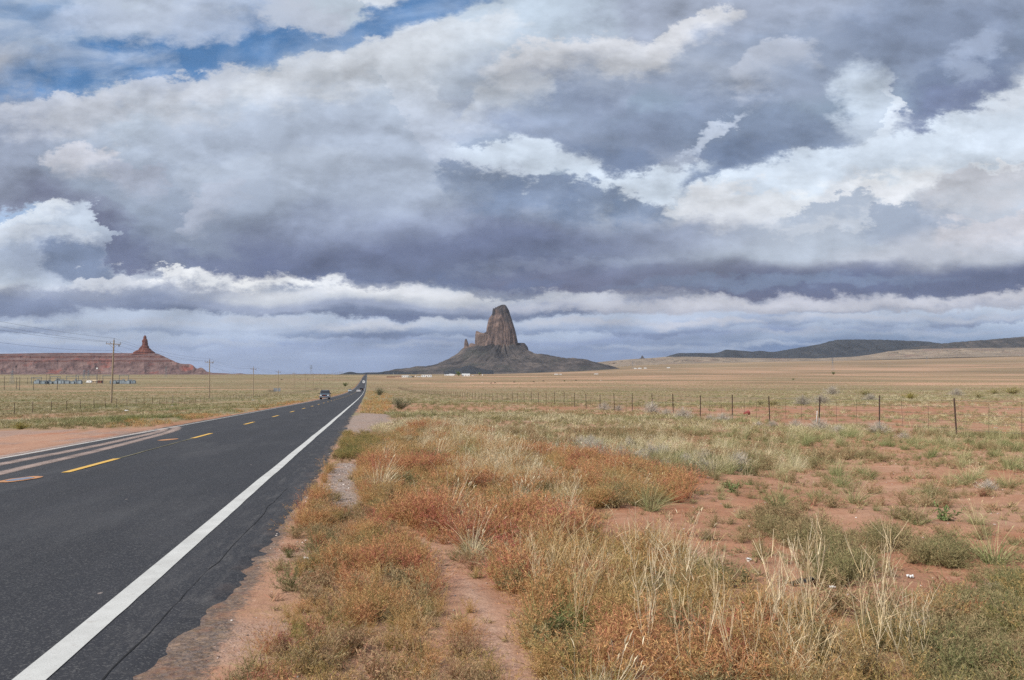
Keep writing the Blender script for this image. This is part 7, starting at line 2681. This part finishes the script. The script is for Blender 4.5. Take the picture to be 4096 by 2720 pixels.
# far farmsteads
for (px0, px1, py, h, dp, lb) in ((2218, 2232, 1493, 3.4, 2500, 'tiny white house far right of the settlement'), (2238, 2247, 1493, 3.0, 2500, 'tiny pale shed next to the far white house'), (2378, 2392, 1493, 3.2, 2500, 'tiny tan house on the plain below the pale rise'),
                                  (2536, 2546, 1468, 3.4, 4300, 'leftmost tiny white house below the far dark hills'), (2552, 2566, 1468, 3.4, 4300, 'tiny white house in the middle below the far dark hills'), (2576, 2586, 1468, 3.2, 4300, 'tiny white house right of two others below the hills'), (2668, 2680, 1467, 3.2, 4300, 'lone tiny white house below the far dark hills')):
    house(px0, px1, py, h, MAT_WALLW, MAT_ROOFW, lb, True, 2, dp, 'house', 'far farmsteads')
# water tanks
for (x0, x1, r, h, lb) in ((1375, 1420, 150, 8.0, 'white water tank on legs left of the big tree'), (585, 606, 190, 4.6, 'small round white tank between trailers'), (700, 716, 190, 4.4, 'small round white tank left of the longest trailer'), (1985, 2006, 162, 4.4, 'small round white tank at the right end of the settlement')):
    px, py = s7(0.5 * (x0 + x1), r)
    x, y, z = on_ground(px, py + (6 if h > 7 else 1))
    k = y / F4
    R_ = 0.5 * (x1 - x0) / 5.247 * k
    root = empty('water_tank', (x, y, z))
    tag(root, lb, 'tank', 'tanks of the settlement')
    H_ = h * k
    MB().tube((0, 0, H_ * 0.35 if h > 7 else 0), (0, 0, H_ * 0.85), R_, n=16).build('drum', MAT_WALLW, root)
    MB().tube((0, 0, H_ * 0.85), (0, 0, H_), R_ * 1.02, R_ * 0.3, n=16).build('lid', MAT_ROOFW, root)
    if h > 7:
        for an in range(4):
            q = Vector((math.cos(an * 1.571 + 0.8) * R_ * 0.8, math.sin(an * 1.571 + 0.8) * R_ * 0.8, 0))
            MB().tube(q, q + Vector((0, 0, H_ * 0.4)), 0.12, n=6).build('leg', MAT_STEEL, root)
# trees
MAT_BARK = mat_simple('bark', (0.13, 0.095, 0.07, 1), 0.9)


def tree_crown_mesh(seed, R, mat):
    b = Ribs(seed)
    r = b.r
    for c in range(26):
        c0 = r.normal(size=3) * np.array([0.45, 0.45, 0.28]) * R
        k = 70
        P = c0 + r.normal(size=(k, 3)) * 0.16 * R
        D = r.normal(size=(k, 3))
        D /= np.linalg.norm(D, axis=1, keepdims=True)
        b.ribbons(P, D, 0.10 * R * (0.6 + r.random(k)), 0.07 * R, 1, 0.1, 0.4)
    return b.mesh('crown', [mat])


for i, (x0, x1, r, top, lb) in enumerate(((1430, 1545, 182, 84, 'big green tree among the white houses'), (1898, 1962, 160, 103, 'smaller green tree right of the white gabled house'), (595, 640, 132, 120, 'tiny dark tree behind the trailers'), (1140, 1175, 112, 95, 'tiny dark tree far behind the settlement'))):
    px, py = s7(0.5 * (x0 + x1), r)
    x, y, z = on_ground(px, py)
    k = y / F4 / 5.247
    H_ = (r - top) * k
    R_ = 0.5 * (x1 - x0) * k
    root = empty('tree', (x, y, z))
    tag(root, lb, 'tree', 'trees of the settlement')
    MB().poly_tube([(0, 0, -0.2), (0.1 * R_, 0, H_ * 0.3), (0, 0, H_ * 0.6)], [0.09 * R_, 0.07 * R_, 0.03 * R_], 7).tube((0.05 * R_, 0, H_ * 0.3), (0.4 * R_, 0.1, H_ * 0.6), 0.04 * R_, 0.02 * R_, 6).tube((0.05 * R_, 0, H_ * 0.25), (-0.4 * R_, -0.1, H_ * 0.55), 0.04 * R_, 0.02 * R_, 6).build('trunk', MAT_BARK, root)
    c = obj('crown', tree_crown_mesh(700 + i, R_, MAT_LEAF), root, (0, 0, H_ * 0.58))
    c.scale = (1, 1, min(1.4, H_ / R_ * 0.55))
    c['tint'] = 0.4
# masts and poles in the settlement
for i, (x, r, top, lb) in enumerate(((500, 206, 118, 'pale wooden mast beside the white trailer home'), (950, 160, 90, 'thin pole behind the longest trailer'), (1075, 140, 92, 'thin pale pole right of the longest trailer'), (1867, 150, 85, 'leaning pole left of the smaller green tree'), (122, 160, 105, 'thin pale pole behind the red-brown shed'))):
    px, py = s7(x, r)
    xx, yy, zz = on_ground(px, py)
    k = yy / F4 / 5.247
    root = empty('mast', (xx, yy, zz))
    tag(root, lb, 'pole', 'poles of the settlement')
    h = (r - top) * k
    MB().tube((0, 0, -0.3), (0, 0, h), 0.22, 0.15, 8).build('shaft', MAT_POLE if i != 4 else MAT_WALLW, root)
    MB().box((0, 0, h * 0.93), (h * 0.18, 0.15, 0.15)).build('crossarm', MAT_POLE, root)
# parked cars between the trailers
for (x, r, kind, c, lb) in ((655, 203, 'sedan', (0.75, 0.75, 0.76, 1), 'white car parked between the trailers'), (522, 206, 'darksuv', (0.03, 0.03, 0.035, 1), 'dark car parked by the wooden mast'), (1790, 170, 'sedan', (0.7, 0.7, 0.7, 1), 'white car parked right of the white gabled house')):
    px, py = s7(x, r)
    xx, yy, zz = on_ground(px, py)
    o = vehicle('parked_car', lb, 'car', kind, c, 100, -3, False, 'cars parked in the settlement')
    o.location = (xx, yy, zz)
    o.rotation_euler = (0, 0, 1.5)
    o.scale = (1.3, 1.3, 1.3)

# ------------------------------------------------------------------ substation on the left
def s6(x, r):
    return x / 4.216, 1440 + r / 4.216


SUB = 'steelwork of the substation'
MAT_BLUESTEEL = mat_simple('blue_grey_steel', (0.15, 0.18, 0.21, 1), 0.5, 0.3)
MAT_PALESTEEL = mat_simple('pale_blue_enamel', (0.26, 0.31, 0.35, 1), 0.5, 0.1)
_, _sy = ground_at(*s6(900, 402))
pos_words = ['leftmost', 'second', 'third', 'fourth', 'fifth', 'sixth']
for i, (x0, x1, top) in enumerate(((540, 705, 288), (820, 985, 275), (1060, 1260, 268), (1290, 1640, 250), (1710, 1880, 258), (1955, 2110, 250))):
    xa = px_x(s6(x0, 0)[0], _sy)
    xb = px_x(s6(x1, 0)[0], _sy)
    z0 = gz(xa, _sy)
    H_ = row_z(s6(0, top)[1], _sy) - z0
    root = empty('steel_gantry', (0.5 * (xa + xb), _sy + 4 * (i % 3), z0))
    tag(root, 'steel portal gantry of the substation, %s counted from the left' % pos_words[i], 'gantry', SUB)
    W_ = xb - xa
    for s in (-1, 1):
        for d in (-0.35, 0.35):
            MB().tube((s * W_ / 2 + d, 0, -0.2), (s * W_ / 2 + d * 0.4, 0, H_), 0.14, 0.12, 6).build('column', MAT_BLUESTEEL, root)
    MB().box((0, 0, H_ - 0.25), (W_ + 0.6, 0.5, 0.5)).build('beam', MAT_BLUESTEEL, root)
    for q in (-0.3, 0.0, 0.3):
        MB().tube((q * W_, 0, H_ - 0.5), (q * W_, 0, H_ - 1.7), 0.13, 0.09, 6).build('insulator', MAT_PALESTEEL, root)
rnd = random.Random(12)
unit = None
k_units = 0
for x in list(np.linspace(610, 960, 9)) + list(np.linspace(985, 1370, 10)) + list(np.linspace(1900, 2265, 9)):
    px = s6(x + rnd.uniform(-6, 6), 0)[0]
    yy = _sy - 3 + rnd.uniform(-6, 10)
    xx = px_x(px, yy)
    if unit is None:
        unit = empty('transformer')
        MB().box((0, 0, 1.7), (2.6, 1.8, 2.2)).build('tank', MAT_PALESTEEL, unit)
        MB().box((0, 0, 0.3), (3.0, 2.0, 0.6)).build('base', MAT_STEEL, unit)
        for q in (-0.8, 0, 0.8):
            MB().tube((q, 0, 2.8), (q, 0, 4.2), 0.22, 0.10, 7).build('bushing', MAT_BLUESTEEL, unit)
        for q in (-1, 1):
            MB().box((q * 1.5, 0, 1.7), (0.35, 1.5, 1.8)).build('radiator', MAT_BLUESTEEL, unit)
        MB().tube((-1.1, 0.6, 3.4), (1.1, 0.6, 3.4), 0.35, n=8).build('conservator', MAT_PALESTEEL, unit)
        o = unit
    else:
        o = copy_tree(unit)
    s = rnd.uniform(0.85, 1.25)
    o.location = (xx, yy, gz(xx, yy))
    o.scale = (s, s, s * rnd.uniform(0.8, 1.2))
    o.rotation_euler = (0, 0, rnd.uniform(-0.2, 0.2))
    tag(o, 'blue-grey transformer unit in the substation yard, %s from the left' % ordinal(k_units), 'transformer', 'transformers in the substation yard')
    k_units += 1
for i, (x, top, base, lb) in enumerate(((70, 275, 505, 'dark thin pole at the left picture edge'), (275, 290, 500, 'dark thin pole, left one of a close pair'), (328, 290, 505, 'dark thin pole, right one of a close pair'), (565, 290, 505, 'dark thin pole left of the substation'),
                                         (965, 285, 505, 'dark thin pole in front of the substation'), (460, 295, 415, 'short far pole left of the gantries'), (780, 245, 430, 'tall far pole left of the gantries'), (828, 240, 430, 'tall far pole beside another in the substation'), (1277, 212, 400, 'tall pole in the middle of the substation'), (1645, 100, 392, 'tallest mast with a drum in the substation'), (1682, 205, 392, 'pole right of the tallest mast'))):
    px, py = s6(x, base)
    xx, yy, zz = on_ground(px, py)
    h = row_z(s6(0, top)[1], yy) - zz
    root = empty('service_pole', (xx, yy, zz))
    tag(root, lb, 'pole', 'poles around the substation')
    MB().tube((0, 0, -0.3), (0, 0, h), 0.16, 0.11, 8).build('shaft', MAT_DARKPOLE, root)
    MB().box((0, 0, h - 0.5), (1.4, 0.12, 0.12)).build('crossarm', MAT_DARKPOLE, root)
    if i == 9:
        MB().tube((-0.9, -0.3, h * 0.86), (-0.9, 0.5, h * 0.86), 0.9, n=14).build('dish', MAT_WALLW, root)


def lattice(px, py_top, py_base, wpx, label, depth=None, dbl=False):
    """steel transmission tower with a waist, arms and bracing"""
    if depth:
        xx, yy = px_x(px, depth), depth
        zz = gz(xx, yy)
    else:
        xx, yy, zz = on_ground(px, py_base)
    h = row_z(py_top, yy) - zz
    w = wpx * yy / F4
    root = empty('transmission_tower', (xx, yy, zz), 0.15)
    tag(root, label, 'tower', 'steel transmission towers')
    r = 0.0022 * h + 0.05
    m = MB()
    lv = [(0, 0.36), (0.25, 0.27), (0.5, 0.17), (0.68, 0.11), (0.85, 0.10), (1.0, 0.03)]
    for s in (-1, 1):
        for q in (-1, 1):
            for (a, b), (c, d) in zip(lv, lv[1:]):
                m.tube((s * w * b, q * w * b, h * a), (s * w * d, q * w * d, h * c), r, n=4)
    m.build('leg_frame', MAT_STEEL, root)
    m = MB()
    for (a, b), (c, d) in zip(lv[:-1], lv[1:]):
        for q in (-1, 1):
            m.tube((-w * b, q * w * b, h * a), (w * d, q * w * d, h * c), r * 0.7, n=4)
            m.tube((w * b, q * w * b, h * a), (-w * d, q * w * d, h * c), r * 0.7, n=4)
            m.tube((-w * d, q * w * d, h * c), (w * d, q * w * d, h * c), r * 0.7, n=4)
    m.build('bracing', MAT_STEEL, root)
    for a in ((0.72, 0.90) if not dbl else (0.66, 0.80, 0.93)):
        MB().prism([(-w * 0.5, h * a), (0, h * (a - 0.02)), (w * 0.5, h * a), (0, h * (a + 0.035))], -0.12, 0.12, 'Y').build('arm', MAT_STEEL, root)
    return root


lattice(1245, 1461, 1496, 14, 'steel lattice tower on the horizon left of the road', 2600, True)
lattice(665, 1465, 1512, 12, 'faint steel lattice tower right of the substation', 1500, True)
lattice(48, 1482, 1538, 22, 'steel lattice tower at the far left of the substation')
lattice(335, 1479, 1532, 16, 'steel lattice tower, left one in the middle of the substation')
lattice(353, 1480, 1532, 16, 'steel lattice tower, right one in the middle of the substation')
lattice(3330, 1432, 1476, 14, 'faint steel lattice tower far out on the right plain', 3300, True)
lattice(3707, 1425, 1448, 10, 'faint steel lattice tower near the right edge', 4600, True)
lattice(2530, 1442, 1470, 10, 'faint steel lattice tower below the far dark hills', 4200, True)
# shed and truck at the substation
house(s6(1552, 0)[0], s6(1640, 0)[0], s6(0, 388)[1], 12, MAT_WALLT, MAT_WALLT, 'tan control shed with pitched roof in the substation', True, 2, None, 'shed', None)
house(s6(1640, 0)[0], s6(1705, 0)[0], s6(0, 388)[1], 10, MAT_WALLR, MAT_ROOFB, 'dark lean-to right of the tan control shed', False, 1, None, 'shed', None)
house(s6(2085, 0)[0], s6(2150, 0)[0], s6(0, 384)[1], 7, MAT_WALLW, MAT_ROOFW, 'small white cabin at the right end of the substation', False, 2, None, 'shed', None)
xx, yy, zz = on_ground(*s6(1500, 392))
o = vehicle('parked_truck', 'white truck parked left of the tan control shed', 'truck', 'van', (0.78, 0.78, 0.78, 1), 100, -3, False, None)
o.location = (xx, yy, zz)
o.rotation_euler = (0, 0, 1.5)
o.scale = (0.9, 0.9, 0.9)

# ------------------------------------------------------------------ air: thin even haze over the whole valley
def build_haze():
    m = bpy.data.materials.new('haze_air')
    m.use_nodes = True
    t = NT(m.node_tree)
    t.n.clear()
    out = t.node('ShaderNodeOutputMaterial')
    v = t.node('ShaderNodeVolumePrincipled')
    v.inputs['Color'].default_value = (0.72, 0.83, 1.0, 1)
    v.inputs['Density'].default_value = 1.6e-5
    v.inputs['Anisotropy'].default_value = 0.2
    t.l.new(v.outputs[0], out.inputs['Volume'])
    o = MB().box((0, 4500, 210), (31000, 25000, 620)).build('haze', m)
    tag(o, 'thin pale blue haze in the air over the valley', kind='stuff')


build_haze()
